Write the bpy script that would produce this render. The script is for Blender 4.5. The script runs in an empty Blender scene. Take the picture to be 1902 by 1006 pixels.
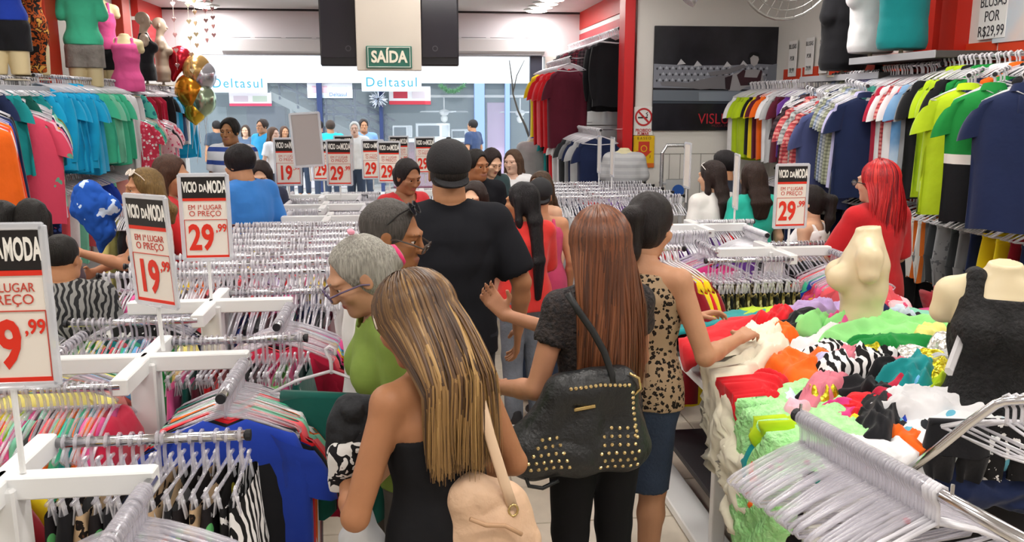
import bpy, math, random
import numpy as np
from mathutils import Vector, Matrix, Euler

random.seed(7)
RNG = np.random.RandomState(11)
SC = bpy.context.scene
COL = SC.collection
PI = math.pi

# ------------------------------------------------------------------ camera, sky, lights, exposure
FOC, CX, CY, CAMZ = 1600.0, 951.0, 503.0, 2.05
PITCH = math.atan(313.0 / FOC)
YAW = math.atan(191.0 * math.cos(PITCH) / FOC)
cam_data = bpy.data.cameras.new('camera')
cam_data.sensor_fit = 'HORIZONTAL'
cam_data.sensor_width = 36.0
cam_data.lens = FOC * 36.0 / 1902.0
cam_data.clip_start = 0.05
cam_data.clip_end = 300
CAM = bpy.data.objects.new('camera', cam_data)
CAM.location = (0, 0, CAMZ)
CAM.rotation_euler = (PI / 2 - PITCH, 0, -YAW)
COL.objects.link(CAM)
SC.camera = CAM

W = bpy.data.worlds.new('sky')
SC.world = W
W.use_nodes = True
_bg = W.node_tree.nodes['Background']
_bg.inputs[0].default_value = (0.80, 0.90, 1.0, 1)
_bg.inputs[1].default_value = 2.2

_sun = bpy.data.lights.new('sun', 'SUN')
_sun.energy = 2.2
_sun.angle = math.radians(2)
_so = bpy.data.objects.new('sun', _sun)
_so.rotation_euler = (math.radians(38), 0, math.radians(-14))
COL.objects.link(_so)

SC.view_settings.view_transform = 'Standard'
SC.view_settings.look = 'None'
SC.view_settings.exposure = 0.12
SC.view_settings.gamma = 1.0
SC.view_settings.use_curve_mapping = False
try:
    SC.cycles.use_denoising = True
    SC.cycles.denoiser = 'OPENIMAGEDENOISE'
    SC.cycles.max_bounces = 6
    SC.cycles.diffuse_bounces = 3
    SC.cycles.glossy_bounces = 2
    SC.cycles.transmission_bounces = 3
    SC.cycles.transparent_max_bounces = 14
    SC.cycles.caustics_reflective = False
    SC.cycles.caustics_refractive = False
except Exception:
    pass

CEIL = 3.5
LAMP_POWER = 20.0
LAMP_SPOTS = [(x, y) for y in (-1.0, 1.2, 3.2, 5.2, 7.2) for x in (-2.4, 0.4, 2.9)] + \
             [(x, y) for y in (9.2, 11.0, 12.6, 13.1, 13.6, 14.1) for x in (-3.05, 2.05)]
for _x, _y in LAMP_SPOTS:
    _l = bpy.data.lights.new('ceiling_lamp_light', 'AREA')
    _l.shape = 'RECTANGLE'
    _l.size, _l.size_y = (1.15, 0.30) if _y < 9 else (0.34, 0.34)
    _l.energy = LAMP_POWER if _y < 9 else LAMP_POWER * 0.42
    _l.color = (1.0, 0.965, 0.92)
    _lo = bpy.data.objects.new('ceiling_lamp_light', _l)
    _lo.location = (_x, _y, CEIL - 0.06)
    COL.objects.link(_lo)

# ------------------------------------------------------------------ pixel helpers (1902 x 1006 frame)
_F = Vector((math.sin(YAW) * math.cos(PITCH), math.cos(YAW) * math.cos(PITCH), -math.sin(PITCH)))
_R = Vector((math.cos(YAW), -math.sin(YAW), 0))
_U = _R.cross(_F)
CAMP = Vector((0, 0, CAMZ))
def ray(px, py):
    return _F * FOC + _R * (px - CX) - _U * (py - CY)
def P(px, py, Y):
    d = ray(px, py); return CAMP + d * (Y / d.y)
def PZ(px, py, z):
    d = ray(px, py); return CAMP + d * ((z - CAMZ) / d.z)
def PX(px, py, x):
    d = ray(px, py); return CAMP + d * (x / d.x)
def proj(p):
    q = Vector(p) - CAMP
    w = q.dot(_F)
    return (CX + FOC * q.dot(_R) / w, CY - FOC * q.dot(_U) / w)
def y_on(px, x, z):
    """depth at which the line (x, ., z) shows at image column px"""
    lo, hi = 0.6, 40.0
    s = 1 if x > 0 else -1
    for _ in range(50):
        m = (lo + hi) / 2
        if (proj((x, m, z))[0] - px) * s > 0: lo = m
        else: hi = m
    return m

# ------------------------------------------------------------------ materials
def lin(h):
    if isinstance(h, str):
        h = h.lstrip('#')
        c = [int(h[i:i + 2], 16) / 255 for i in (0, 2, 4)]
    else:
        c = list(h)
    return tuple((x / 12.92 if x <= 0.04045 else ((x + 0.055) / 1.055) ** 2.4) for x in c) + (1,)
_MC = {}
def mat(col, rough=0.6, metal=0.0, spec=0.4, alpha=1.0, bump=0.0, bscale=60.0, var=0.0, vscale=8.0, emit=0.0, sheen=0.0, stretch=None, tint=None, coat=0.0):
    key = ('m', col, rough, metal, spec, alpha, bump, bscale, var, vscale, emit, sheen, stretch, tint, coat)
    if key in _MC: return _MC[key]
    m = bpy.data.materials.new('material'); m.use_nodes = True
    nt = m.node_tree; b = nt.nodes['Principled BSDF']
    b.inputs['Base Color'].default_value = lin(col)
    b.inputs['Roughness'].default_value = rough
    b.inputs['Metallic'].default_value = metal
    b.inputs['Specular IOR Level'].default_value = spec
    b.inputs['Alpha'].default_value = alpha
    if coat: b.inputs['Coat Weight'].default_value = coat
    if sheen: b.inputs['Sheen Weight'].default_value = sheen
    if emit:
        b.inputs['Emission Color'].default_value = lin(col); b.inputs['Emission Strength'].default_value = emit
    if bump or var:
        tc = nt.nodes.new('ShaderNodeTexCoord'); mp = nt.nodes.new('ShaderNodeMapping')
        nt.links.new(tc.outputs['Object'], mp.inputs[0])
        if stretch: mp.inputs['Scale'].default_value = stretch
    if var:
        n = nt.nodes.new('ShaderNodeTexNoise'); n.inputs['Scale'].default_value = vscale; n.inputs['Detail'].default_value = 4
        nt.links.new(mp.outputs[0], n.inputs['Vector'])
        r = nt.nodes.new('ShaderNodeValToRGB')
        c = lin(col); t = lin(tint) if tint else tuple(min(1, x * (1 + var)) for x in c[:3]) + (1,)
        r.color_ramp.elements[0].position = 0.35; r.color_ramp.elements[1].position = 0.68
        r.color_ramp.elements[0].color = tuple(x * (1 - var) for x in c[:3]) + (1,) if not tint else c
        r.color_ramp.elements[1].color = t
        nt.links.new(n.outputs['Fac'], r.inputs[0]); nt.links.new(r.outputs[0], b.inputs['Base Color'])
    if bump:
        n2 = nt.nodes.new('ShaderNodeTexNoise'); n2.inputs['Scale'].default_value = bscale; n2.inputs['Detail'].default_value = 3
        nt.links.new(mp.outputs[0], n2.inputs['Vector'])
        bp = nt.nodes.new('ShaderNodeBump'); bp.inputs['Strength'].default_value = bump; bp.inputs['Distance'].default_value = 0.02
        nt.links.new(n2.outputs['Fac'], bp.inputs['Height']); nt.links.new(bp.outputs[0], b.inputs['Normal'])
    _MC[key] = m
    return m
def cloth(col, bump=0.35):
    return mat(col, rough=0.85, spec=0.15, bump=bump, bscale=9.0, var=0.07, vscale=5.0, sheen=0.15)
def prt(kind, cols, scale=12.0, rough=0.8):
    """printed cloth: a flat procedural pattern"""
    key = ('p', kind, tuple(cols), scale, rough)
    if key in _MC: return _MC[key]
    m = bpy.data.materials.new('printed_cloth'); m.use_nodes = True
    nt = m.node_tree; b = nt.nodes['Principled BSDF']; L = nt.links
    b.inputs['Roughness'].default_value = rough; b.inputs['Specular IOR Level'].default_value = 0.2
    tc = nt.nodes.new('ShaderNodeTexCoord')
    rp = nt.nodes.new('ShaderNodeValToRGB'); rp.color_ramp.interpolation = 'CONSTANT'
    el = rp.color_ramp.elements
    def ramp(stops):
        while len(el) > 1: el.remove(el[-1])
        el[0].position = stops[0][0]; el[0].color = lin(stops[0][1])
        for p, c in stops[1:]:
            e = el.new(p); e.color = lin(c)
    def noise(sc, det=2.0, dist=0.0):
        n = nt.nodes.new('ShaderNodeTexNoise'); n.inputs['Scale'].default_value = sc; n.inputs['Detail'].default_value = det
        n.inputs['Distortion'].default_value = dist
        L.new(tc.outputs['Object'], n.inputs['Vector']); return n.outputs['Fac']
    def math_(op, a, bv=None):
        n = nt.nodes.new('ShaderNodeMath'); n.operation = op
        if isinstance(a, (int, float)): n.inputs[0].default_value = a
        else: L.new(a, n.inputs[0])
        if bv is not None:
            if isinstance(bv, (int, float)): n.inputs[1].default_value = bv
            else: L.new(bv, n.inputs[1])
        return n.outputs[0]
    if kind == 'camo':
        ramp([(0, cols[0]), (0.44, cols[1]), (0.52, cols[2]), (0.60, cols[-1])]); fac = noise(scale, 2.5, 0.6)
    elif kind == 'leopard':
        v = nt.nodes.new('ShaderNodeTexVoronoi'); v.inputs['Scale'].default_value = scale
        mixn = nt.nodes.new('ShaderNodeVectorMath'); mixn.operation = 'ADD'
        nn = nt.nodes.new('ShaderNodeTexNoise'); nn.inputs['Scale'].default_value = scale * 1.6
        sub = nt.nodes.new('ShaderNodeVectorMath'); sub.operation = 'SCALE'; sub.inputs['Scale'].default_value = 0.9 / scale
        L.new(tc.outputs['Object'], nn.inputs['Vector']); L.new(nn.outputs['Color'], sub.inputs[0])
        L.new(tc.outputs['Object'], mixn.inputs[0]); L.new(sub.outputs[0], mixn.inputs[1])
        L.new(mixn.outputs[0], v.inputs['Vector'])
        ramp([(0, cols[1]), (0.16, cols[2]), (0.42, cols[0])]); fac = v.outputs['Distance']
    elif kind == 'floral':
        v = nt.nodes.new('ShaderNodeTexVoronoi'); v.inputs['Scale'].default_value = scale
        L.new(tc.outputs['Object'], v.inputs['Vector'])
        sp = nt.nodes.new('ShaderNodeSeparateColor'); L.new(v.outputs['Color'], sp.inputs[0])
        st = [(0, cols[0])]
        for i, c in enumerate(cols[1:]): st.append((0.42 + 0.58 * i / max(1, len(cols) - 1), c))
        ramp(st)
        fac = math_('MULTIPLY', sp.outputs[0], math_('LESS_THAN', v.outputs['Distance'], 0.48))
    elif kind in ('stripeh', 'stripev'):
        sx = nt.nodes.new('ShaderNodeSeparateXYZ'); L.new(tc.outputs['Object'], sx.inputs[0])
        fac = math_('FRACT', math_('MULTIPLY', sx.outputs[2 if kind == 'stripeh' else 0], scale))
        ramp([(i / len(cols), c) for i, c in enumerate(cols)])
    elif kind == 'plaid':
        sx = nt.nodes.new('ShaderNodeSeparateXYZ'); L.new(tc.outputs['Object'], sx.inputs[0])
        f1 = math_('GREATER_THAN', math_('FRACT', math_('MULTIPLY', sx.outputs[2], scale)), 0.55)
        f2 = math_('GREATER_THAN', math_('FRACT', math_('MULTIPLY', math_('ADD', sx.outputs[0], sx.outputs[1]), scale)), 0.55)
        fac = math_('MULTIPLY', math_('ADD', f1, math_('MULTIPLY', f2, 1.0)), 0.45)
        ramp([(0, cols[0]), (0.3, cols[1]), (0.7, cols[2])])
    elif kind == 'zebra':
        w = nt.nodes.new('ShaderNodeTexWave'); w.inputs['Scale'].default_value = scale; w.inputs['Distortion'].default_value = 9.0
        w.inputs['Detail'].default_value = 2.0
        L.new(tc.outputs['Object'], w.inputs['Vector']); ramp([(0, cols[0]), (0.5, cols[1])]); fac = w.outputs['Fac']
    elif kind == 'tie':
        rp.color_ramp.interpolation = 'LINEAR'
        sx = nt.nodes.new('ShaderNodeSeparateXYZ'); L.new(tc.outputs['Object'], sx.inputs[0])
        fac = math_('ADD', math_('MULTIPLY', sx.outputs[2], -scale), math_('MULTIPLY', noise(9, 2), 0.3))
        ramp([(i / (len(cols) - 1), c) for i, c in enumerate(cols)])
    elif kind == 'band':
        sx = nt.nodes.new('ShaderNodeSeparateXYZ'); L.new(tc.outputs['Object'], sx.inputs[0])
        fac = math_('MULTIPLY', sx.outputs[2], -1.0); ramp([(0, cols[0]), (.47, cols[1]), (.53, cols[2])])
    elif kind == 'speckle':
        ramp([(0, cols[0]), (0.60, cols[1])]); fac = noise(scale, 3.0)
    elif kind == 'sequin':
        v = nt.nodes.new('ShaderNodeTexVoronoi'); v.inputs['Scale'].default_value = scale
        L.new(tc.outputs['Object'], v.inputs['Vector'])
        sp = nt.nodes.new('ShaderNodeSeparateColor'); L.new(v.outputs['Color'], sp.inputs[0])
        b.inputs['Metallic'].default_value = 0.7; b.inputs['Roughness'].default_value = 0.25
        ramp([(0, cols[0]), (0.5, cols[1])]); fac = sp.outputs[0]
        bp = nt.nodes.new('ShaderNodeBump'); bp.inputs['Strength'].default_value = 0.9
        L.new(v.outputs['Distance'], bp.inputs['Height']); L.new(bp.outputs[0], b.inputs['Normal'])
    L.new(fac, rp.inputs[0]); L.new(rp.outputs[0], b.inputs['Base Color'])
    if kind != 'sequin':
        n2 = nt.nodes.new('ShaderNodeTexNoise'); n2.inputs['Scale'].default_value = 9.0; n2.inputs['Detail'].default_value = 3
        L.new(tc.outputs['Object'], n2.inputs['Vector'])
        bp = nt.nodes.new('ShaderNodeBump'); bp.inputs['Strength'].default_value = 0.35; bp.inputs['Distance'].default_value = 0.02
        L.new(n2.outputs['Fac'], bp.inputs['Height']); L.new(bp.outputs[0], b.inputs['Normal'])
    _MC[key] = m
    return m

WHITE = mat('#eeeeec', 0.45)
WHITE_METAL = mat('#e9eaea', 0.35, spec=0.5)
CHROME = mat('#d8d8dc', 0.16, metal=1.0)
BLACK = mat('#151517', 0.5)
CLEAR = mat('#d6d3de', 0.06, spec=1.0, alpha=0.38, coat=0.6)
CLEAR_FAR = mat('#f4f2f9', 0.12, spec=1.0, alpha=0.62)
CLEAR_DENSE = mat('#f6f4fa', 0.10, spec=1.0, alpha=0.6)
GLASS = mat('#eaf4fa', 0.03, spec=0.6, alpha=0.10)
ACRYLIC = mat('#f2f4f8', 0.05, spec=0.8, alpha=0.30)
RED_PAINT = mat('#c8241c', 0.4)

# ------------------------------------------------------------------ mesh helpers
class MB:
    def __init__(s): s.v = []; s.f = []; s.mi = []; s.cur = 0
    def add(s, vs, fs):
        o = len(s.v); s.v.extend([tuple(q) for q in vs])
        for f in fs: s.f.append(tuple(o + i for i in f)); s.mi.append(s.cur)
        return s
    def box(s, c, d, M=None):
        x, y, z = d[0] / 2, d[1] / 2, d[2] / 2
        vs = [Vector((a * x, b * y, e * z)) for e in (-1, 1) for b in (-1, 1) for a in (-1, 1)]
        if M is not None: vs = [M @ q for q in vs]
        vs = [q + Vector(c) for q in vs]
        return s.add(vs, [(0, 2, 3, 1), (4, 5, 7, 6), (0, 1, 5, 4), (2, 6, 7, 3), (0, 4, 6, 2), (1, 3, 7, 5)])
    def bbox(s, x0, x1, y0, y1, z0, z1):
        return s.box(((x0 + x1) / 2, (y0 + y1) / 2, (z0 + z1) / 2), (abs(x1 - x0), abs(y1 - y0), abs(z1 - z0)))
    def rbox(s, c, d, b=0.005, M=None):
        """box with chamfered edges"""
        x, y, z = d[0] / 2, d[1] / 2, d[2] / 2
        b = min(b, x * .9, y * .9, z * .9)
        rings = []
        for (zz, e) in ((-z, b), (-z + b, 0), (z - b, 0), (z, b)):
            X, Y = x - e, y - e
            c2 = b
            rings.append([(X - c2, -Y), (X, -Y + c2), (X, Y - c2), (X - c2, Y), (-X + c2, Y), (-X, Y - c2), (-X, -Y + c2), (-X + c2, -Y)])
        vs = []; fs = []
        for i, r in enumerate(rings):
            zz = (-z, -z + b, z - b, z)[i]
            vs += [Vector((p[0], p[1], zz)) for p in r]
        for i in range(3):
            for j in range(8):
                k = (j + 1) % 8
                fs.append((i * 8 + j, i * 8 + k, i * 8 + 8 + k, i * 8 + 8 + j))
        fs.append(tuple(range(7, -1, -1))); fs.append(tuple(range(24, 32)))
        if M is not None: vs = [M @ q for q in vs]
        return s.add([q + Vector(c) for q in vs], fs)
    def tube(s, pts, r, n=8, cap=True, closed=False, flat=None):
        """sweep along pts; r number or list; flat = (vector, factor) squashes the section along a direction"""
        pts = [Vector(p) for p in pts]; m = len(pts)
        rs = r if isinstance(r, (list, tuple)) else [r] * m
        vs = []; fs = []
        up = None
        for i in range(m):
            a = pts[i - 1] if (i > 0 or closed) else pts[i]
            b = pts[(i + 1) % m] if (i < m - 1 or closed) else pts[i]
            t = (b - a)
            t = t.normalized() if t.length > 1e-9 else Vector((0, 0, 1))
            if up is None:
                up = Vector((0, 0, 1)) if abs(t.z) < 0.9 else Vector((1, 0, 0))
            sd = t.cross(up)
            if sd.length < 1e-6: sd = t.orthogonal()
            sd.normalize(); up = sd.cross(t).normalized()
            for j in range(n):
                an = 2 * PI * j / n
                o = sd * (math.cos(an) * rs[i]) + up * (math.sin(an) * rs[i])
                if flat is not None:
                    fv = Vector(flat[0]); o = o - fv * (o.dot(fv) * (1 - flat[1]))
                vs.append(pts[i] + o)
        for i in range(m if closed else m - 1):
            for j in range(n):
                k = (j + 1) % n; i2 = (i + 1) % m
                fs.append((i * n + j, i * n + k, i2 * n + k, i2 * n + j))
        if cap and not closed:
            fs.append(tuple(range(n - 1, -1, -1))); fs.append(tuple((m - 1) * n + j for j in range(n)))
        return s.add(vs, fs)
    def lathe(s, prof, c=(0, 0, 0), n=20, M=None):
        vs = []; fs = []; m = len(prof)
        for (r, z) in prof:
            for j in range(n):
                a = 2 * PI * j / n
                vs.append(Vector((r * math.cos(a), r * math.sin(a), z)))
        for i in range(m - 1):
            for j in range(n):
                k = (j + 1) % n
                fs.append((i * n + j, i * n + k, (i + 1) * n + k, (i + 1) * n + j))
        fs.append(tuple(range(n - 1, -1, -1))); fs.append(tuple((m - 1) * n + j for j in range(n)))
        if M is not None: vs = [M @ q for q in vs]
        return s.add([q + Vector(c) for q in vs], fs)
    def prism(s, poly, y0, y1):
        """polygon in XZ, extruded in Y"""
        n = len(poly)
        vs = [(p[0], y0, p[1]) for p in poly] + [(p[0], y1, p[1]) for p in poly]
        fs = [tuple(range(n)), tuple(range(2 * n - 1, n - 1, -1))]
        for i in range(n):
            k = (i + 1) % n
            fs.append((i, n + i, n + k, k))
        return s.add(vs, fs)
    def mesh(s, name):
        me = bpy.data.meshes.new(name); me.from_pydata(s.v, [], s.f); me.update(); return me
    def build(s, name, m, parent=None, loc=(0, 0, 0), rot=(0, 0, 0), smooth=False):
        me = s.mesh(name)
        ms = m if isinstance(m, (list, tuple)) else [m]
        for q in ms: me.materials.append(q)
        if len(ms) > 1: me.polygons.foreach_set('material_index', s.mi)
        if smooth: me.polygons.foreach_set('use_smooth', [True] * len(me.polygons))
        return link(name, me, parent, loc, rot)
def link(name, me, parent=None, loc=(0, 0, 0), rot=(0, 0, 0)):
    o = bpy.data.objects.new(name, me); COL.objects.link(o)
    o.location = loc; o.rotation_euler = rot
    if parent is not None: o.parent = parent
    return o
def empty(name, loc=(0, 0, 0), rz=0.0, label=None, cat=None, group=None, rot=None):
    o = bpy.data.objects.new(name, None); COL.objects.link(o)
    o.location = loc; o.rotation_euler = rot if rot else (0, 0, rz)
    return tag(o, label, cat, group)
def tag(o, label=None, cat=None, group=None, kind=None):
    if label: o['label'] = label
    if cat: o['category'] = cat
    if group: o['group'] = group
    if kind: o['kind'] = kind
    return o
def struct(o, label=None): return tag(o, label, None, None, 'structure')
def dup(o, loc=None, rot=None, parent=None, label=None, group=None):
    c = o.copy(); COL.objects.link(c)
    if parent is not None: c.parent = parent
    if loc is not None: c.location = loc
    if rot is not None: c.rotation_euler = rot
    if label: c['label'] = label
    if group: c['group'] = group
    for ch in [q for q in o.children]: dup(ch, parent=c)
    return c
_TXT = {}
def text(s, size, m, parent, loc, rot=(PI / 2, 0, 0), bold=0.0, shear=0.0, align='CENTER', xs=1.0, name='lettering', space=1.0, depth=0.0006):
    key = (s, size, bold, shear, align, space, depth)
    if key not in _TXT:
        cu = bpy.data.curves.new('lettering', 'FONT'); cu.body = s; cu.size = size; cu.align_x = align; cu.align_y = 'CENTER'
        cu.offset = bold * size; cu.shear = shear; cu.extrude = depth; cu.resolution_u = 3; cu.space_character = space
        t = bpy.data.objects.new('lettering', cu); COL.objects.link(t)
        bpy.context.view_layer.update()
        dg = bpy.context.evaluated_depsgraph_get()
        me = bpy.data.meshes.new_from_object(t.evaluated_get(dg))
        bpy.data.objects.remove(t); _TXT[key] = me
    me = _TXT[key]
    if not me.materials: me.materials.append(m)
    o = link(name, me, parent, loc, rot)
    if me.materials[0] != m:
        o.material_slots[0].link = 'OBJECT'; o.material_slots[0].material = m
    o.scale = (xs, 1, 1)
    return o

# value noise on numpy point arrays
_NG = RNG.rand(32, 32, 32).astype(np.float32)
def vnoise(p, sc=1.0):
    q = np.asarray(p, dtype=np.float32) * sc + 100.0
    i = np.floor(q).astype(np.int64); f = q - i; f = f * f * (3 - 2 * f); i = i & 31; j = (i + 1) & 31
    r = 0
    for a in (0, 1):
        for b in (0, 1):
            for c in (0, 1):
                w = (f[:, 0] if a else 1 - f[:, 0]) * (f[:, 1] if b else 1 - f[:, 1]) * (f[:, 2] if c else 1 - f[:, 2])
                r = r + w * _NG[(j if a else i)[:, 0], (j if b else i)[:, 1], (j if c else i)[:, 2]]
    return r - 0.5
_T1 = ['first', 'second', 'third', 'fourth', 'fifth', 'sixth', 'seventh', 'eighth', 'ninth', 'tenth', 'eleventh', 'twelfth', 'thirteenth',
       'fourteenth', 'fifteenth', 'sixteenth', 'seventeenth', 'eighteenth', 'nineteenth', 'twentieth', 'twenty-first', 'twenty-second',
       'twenty-third', 'twenty-fourth', 'twenty-fifth', 'twenty-sixth', 'twenty-seventh', 'twenty-eighth', 'twenty-ninth', 'thirtieth']
ORD = _T1 + ['thirty-' + w for w in _T1[:9]] + ['fortieth'] + ['forty-' + w for w in _T1[:9]] + ['fiftieth']
# ------------------------------------------------------------------ the room
XL, XR, XRF, YF, YB, YP = -3.9, 4.3, 2.9, 14.5, -3.2, 10.0
def wbox(name, x0, x1, y0, y1, z0, z1, m, parent=None, bev=0.0):
    """world-placed box; origin at its base centre unless it has a parent"""
    c = ((x0 + x1) / 2, (y0 + y1) / 2, (z0 + z1) / 2)
    b = MB()
    if bev: b.rbox((0, 0, 0), (abs(x1 - x0), abs(y1 - y0), abs(z1 - z0)), bev)
    else: b.box((0, 0, 0), (abs(x1 - x0), abs(y1 - y0), abs(z1 - z0)))
    if parent is not None:
        c = Vector(c) - parent.location
    return b.build(name, m, parent, c)
def prect(name, px0, py0, px1, py1, Y, th, m, parent=None, bev=0.0, foot=False):
    """a slab facing the camera side that stands at depth Y and spans these image columns and rows"""
    pm = ((px0 + px1) / 2, (py0 + py1) / 2)
    a = P(px0, pm[1], Y); b = P(px1, pm[1], Y); t = P(pm[0], py0, Y); u = P(pm[0], py1, Y)
    return wbox(name, a.x, b.x, Y, Y + th, -.06 if foot else u.z, t.z, m, parent, bev)
WALLM = mat('#e6e3de', 0.7, bump=0.05, bscale=40, var=0.03, vscale=1.2)
CEILM = mat('#dcdad9', 0.8, var=0.02, vscale=2.0)
REDM = mat('#cf2a20', 0.45, var=0.04, vscale=2.0)
DEEPRED = mat('#b51f2a', 0.5)
SHELF_DARK = mat('#4a4644', 0.5)
SHELF_WHITE = mat('#a9a9ae', 0.35)

floor = struct(wbox('floor', -4.3, 4.6, YB - .2, YF + .1, -0.14, -0.012, mat('#a99f90', 0.7, var=0.1, vscale=3)), 'beige tiled shop floor with thin grout joints')
tm = MB().rbox((0, 0, 0), (0.412, 0.412, 0.02), 0.004).mesh('tile')
TILE_M = [mat('#d3c8b6', 0.28, spec=0.5, var=0.06, vscale=9), mat('#cdc2b0', 0.3, spec=0.5, var=0.07, vscale=7), mat('#d8cebd', 0.27, spec=0.5, var=0.05, vscale=11)]
tm.materials.append(TILE_M[0])
for i in range(9):
    for j in range(17):
        t = link('tile', tm, floor, (-0.95 + i * 0.418 - floor.location.x, 1.2 + j * 0.418 - floor.location.y, -0.01 - floor.location.z))
        t.material_slots[0].link = 'OBJECT'; t.material_slots[0].material = TILE_M[(i * 7 + j * 5 + (i * j) % 3) % 3]
struct(wbox('ceiling', -4.3, 4.6, YB - .2, YF + .1, CEIL, CEIL + .15, CEILM), 'pale grey shop ceiling with recessed lamps')
wl = struct(wbox('wall_left', XL - .2, XL, YB, YF, -0.1, CEIL, WALLM), 'white wall behind the women\'s clothes rails')
wr = struct(wbox('wall_right', XR, XR + .2, YB, YP, -0.1, CEIL, WALLM), 'white wall behind the shirt rails')
wbk = struct(wbox('wall_back', XL, XR, YB - .2, YB, -0.1, CEIL, WALLM), 'plain white wall at the rear of the shop')
wp = struct(wbox('wall_poster', 2.62, XR + .2, YP, YP + .15, -0.1, CEIL, WALLM), 'off-white wall with the big dark poster')
wrf = struct(wbox('wall_right_front', XRF, XRF + .2, YP + .15, YF, -0.1, CEIL, WALLM), 'short wall beside the shop entrance')
# red pilaster at the poster wall, joints of the poster wall panels
pc = P(1165, 150, YP)
struct(wbox('trim_1', pc.x - .06, pc.x + .06, YP - .08, YP + .2, 0, CEIL, mat('#d01f24', 0.35), bev=.006), 'glossy red corner post beside the poster wall')
for k, (a, b) in enumerate(((1170, 1450),)):
    zz = P(1240, 286, YP).z
    wbox('panel_joint', 2.63, XR, YP - .004, YP + .001, zz, zz + .006, mat('#8f8b86', 0.8), wp)
    for px in (1242, 1262, 1300):
        q = P(px, 330, YP)
        wbox('panel_joint', q.x - .003, q.x + .003, YP - .004, YP + .001, 0, zz, mat('#8f8b86', 0.8), wp)
# left wall: red pilasters, upper red band
for n, px in ((2, 100), (3, 240)):
    yy = y_on(px, XL + .1, 2.4)
    struct(wbox('trim_%d' % n, XL, XL + .13, yy - .16, yy + .16, 0, CEIL, mat('#c63a22', 0.4), bev=.006),
           'red pilaster on the left wall ' + ('beside the shelf mannequins' if n == 2 else 'nearer the entrance'))
yy0 = y_on(243, XL + .05, 3)
for n, (z0, z1, m) in enumerate(((3.25, CEIL, REDM), (2.92, 3.20, mat('#c2333a', 0.5)))):
    struct(wbox('trim_%d' % (4 + n), XL, XL + .1, yy0 + .25, YF, z0, z1, m, bev=.004), ('upper' if n == 0 else 'lower') + ' red fascia board on the wall left of the entrance')
struct(wbox('trim_8', XL, XL + .06, yy0 + .25, YF, 3.20, 3.25, WHITE), 'white strip between the red boards left of the entrance')
for n, (z0, z1, m) in enumerate(((3.22, CEIL, REDM), (2.75, 3.15, mat('#c9404a', 0.5)))):
    struct(wbox('trim_%d' % (6 + n), XRF - .08, XRF, YP + .2, YF, z0, z1, m, bev=.004), ('upper' if n == 0 else 'lower') + ' red fascia board on the wall right of the entrance')
struct(wbox('trim_9', XRF - .06, XRF, YP + .2, YF, 3.15, 3.22, WHITE), 'white strip between the red boards right of the entrance')
struct(wbox('trim_10', XRF - .05, XRF, YP + .2, YF, 0.3, 2.75, mat('#c3c1be', 0.5)), 'pale grey back panel behind the entrance rails')
# facade: lintel, side returns
zl = P(700, 103, YF).z
xo0, xo1 = P(338, 200, YF).x, P(1012, 200, YF).x
struct(wbox('wall_front_lintel', XL, XRF, YF, YF + .25, zl, CEIL, mat('#ece9ee', 0.7)), 'white lintel above the shop entrance')
struct(wbox('wall_front_left', XL, xo0, YF, YF + .25, -0.1, zl, WALLM), 'narrow white wall left of the entrance')
struct(wbox('wall_front_right', xo1, XRF, YF, YF + .25, -0.1, zl, WALLM), 'narrow white wall right of the entrance')
struct(wbox('trim_11', XL, XRF, YF - .02, YF, CEIL - .03, CEIL, mat('#2a2628', 0.6)), 'dark strip painted as shadow at the ceiling above the entrance')  # near-black strip paints in the shade where ceiling meets lintel
ac = None
for nm, a, b, lab in (('air_curtain', 412, 640, 'long white air curtain above the entrance, left of the hanging exit board'),
                      ('air_curtain', 800, 1012, 'long white air curtain above the entrance, right of the hanging exit board')):
    A = P(a, 85, YF - .3); B = P(b, 85, YF - .3); zt = P(a, 69, YF - .3).z; zb = P(a, 100, YF - .3).z
    e = empty('air_curtain', ((A.x + B.x) / 2, YF - .15, zb), 0, lab, 'air curtain')
    w = B.x - A.x; h = zt - zb
    MB().prism([(-.1, 0), (-.16, .05), (-.16, h - .03), (-.13, h), (.15, h), (.15, 0)], -w / 2, w / 2).build('housing', mat('#e3e2e6', 0.4), e, rot=(0, 0, PI / 2)).rotation_euler = (0, 0, PI / 2)
    for k in range(4):
        MB().box((-w / 2 + w * (k + .5) / 4, -.12, h + .002), (w / 4 * .85, .03, .006)).build('vent_slot', mat('#55535a', 0.7), e)
    MB().box((0, -.1, -.004), (w * .95, .05, .01)).build('outlet_grille', mat('#9a99a0', 0.6), e)
# steel shutter post at the entrance
sp = empty('shutter_post', P(994, 330, YF - .1), 0, 'tall dark steel post framing the right side of the entrance', 'post')
sp.location.z = 0
zz = P(990, 104, YF - .1).z
MB().rbox((0, 0, zz / 2), (.20, .12, zz), .01).build('channel', mat('#474a5c', 0.4), sp)
MB().rbox((-.02, -.07, zz / 2 - .15), (.05, .03, zz - .5), .006).build('guide_strip', mat('#a9b2d8', 0.3), sp)

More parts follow.
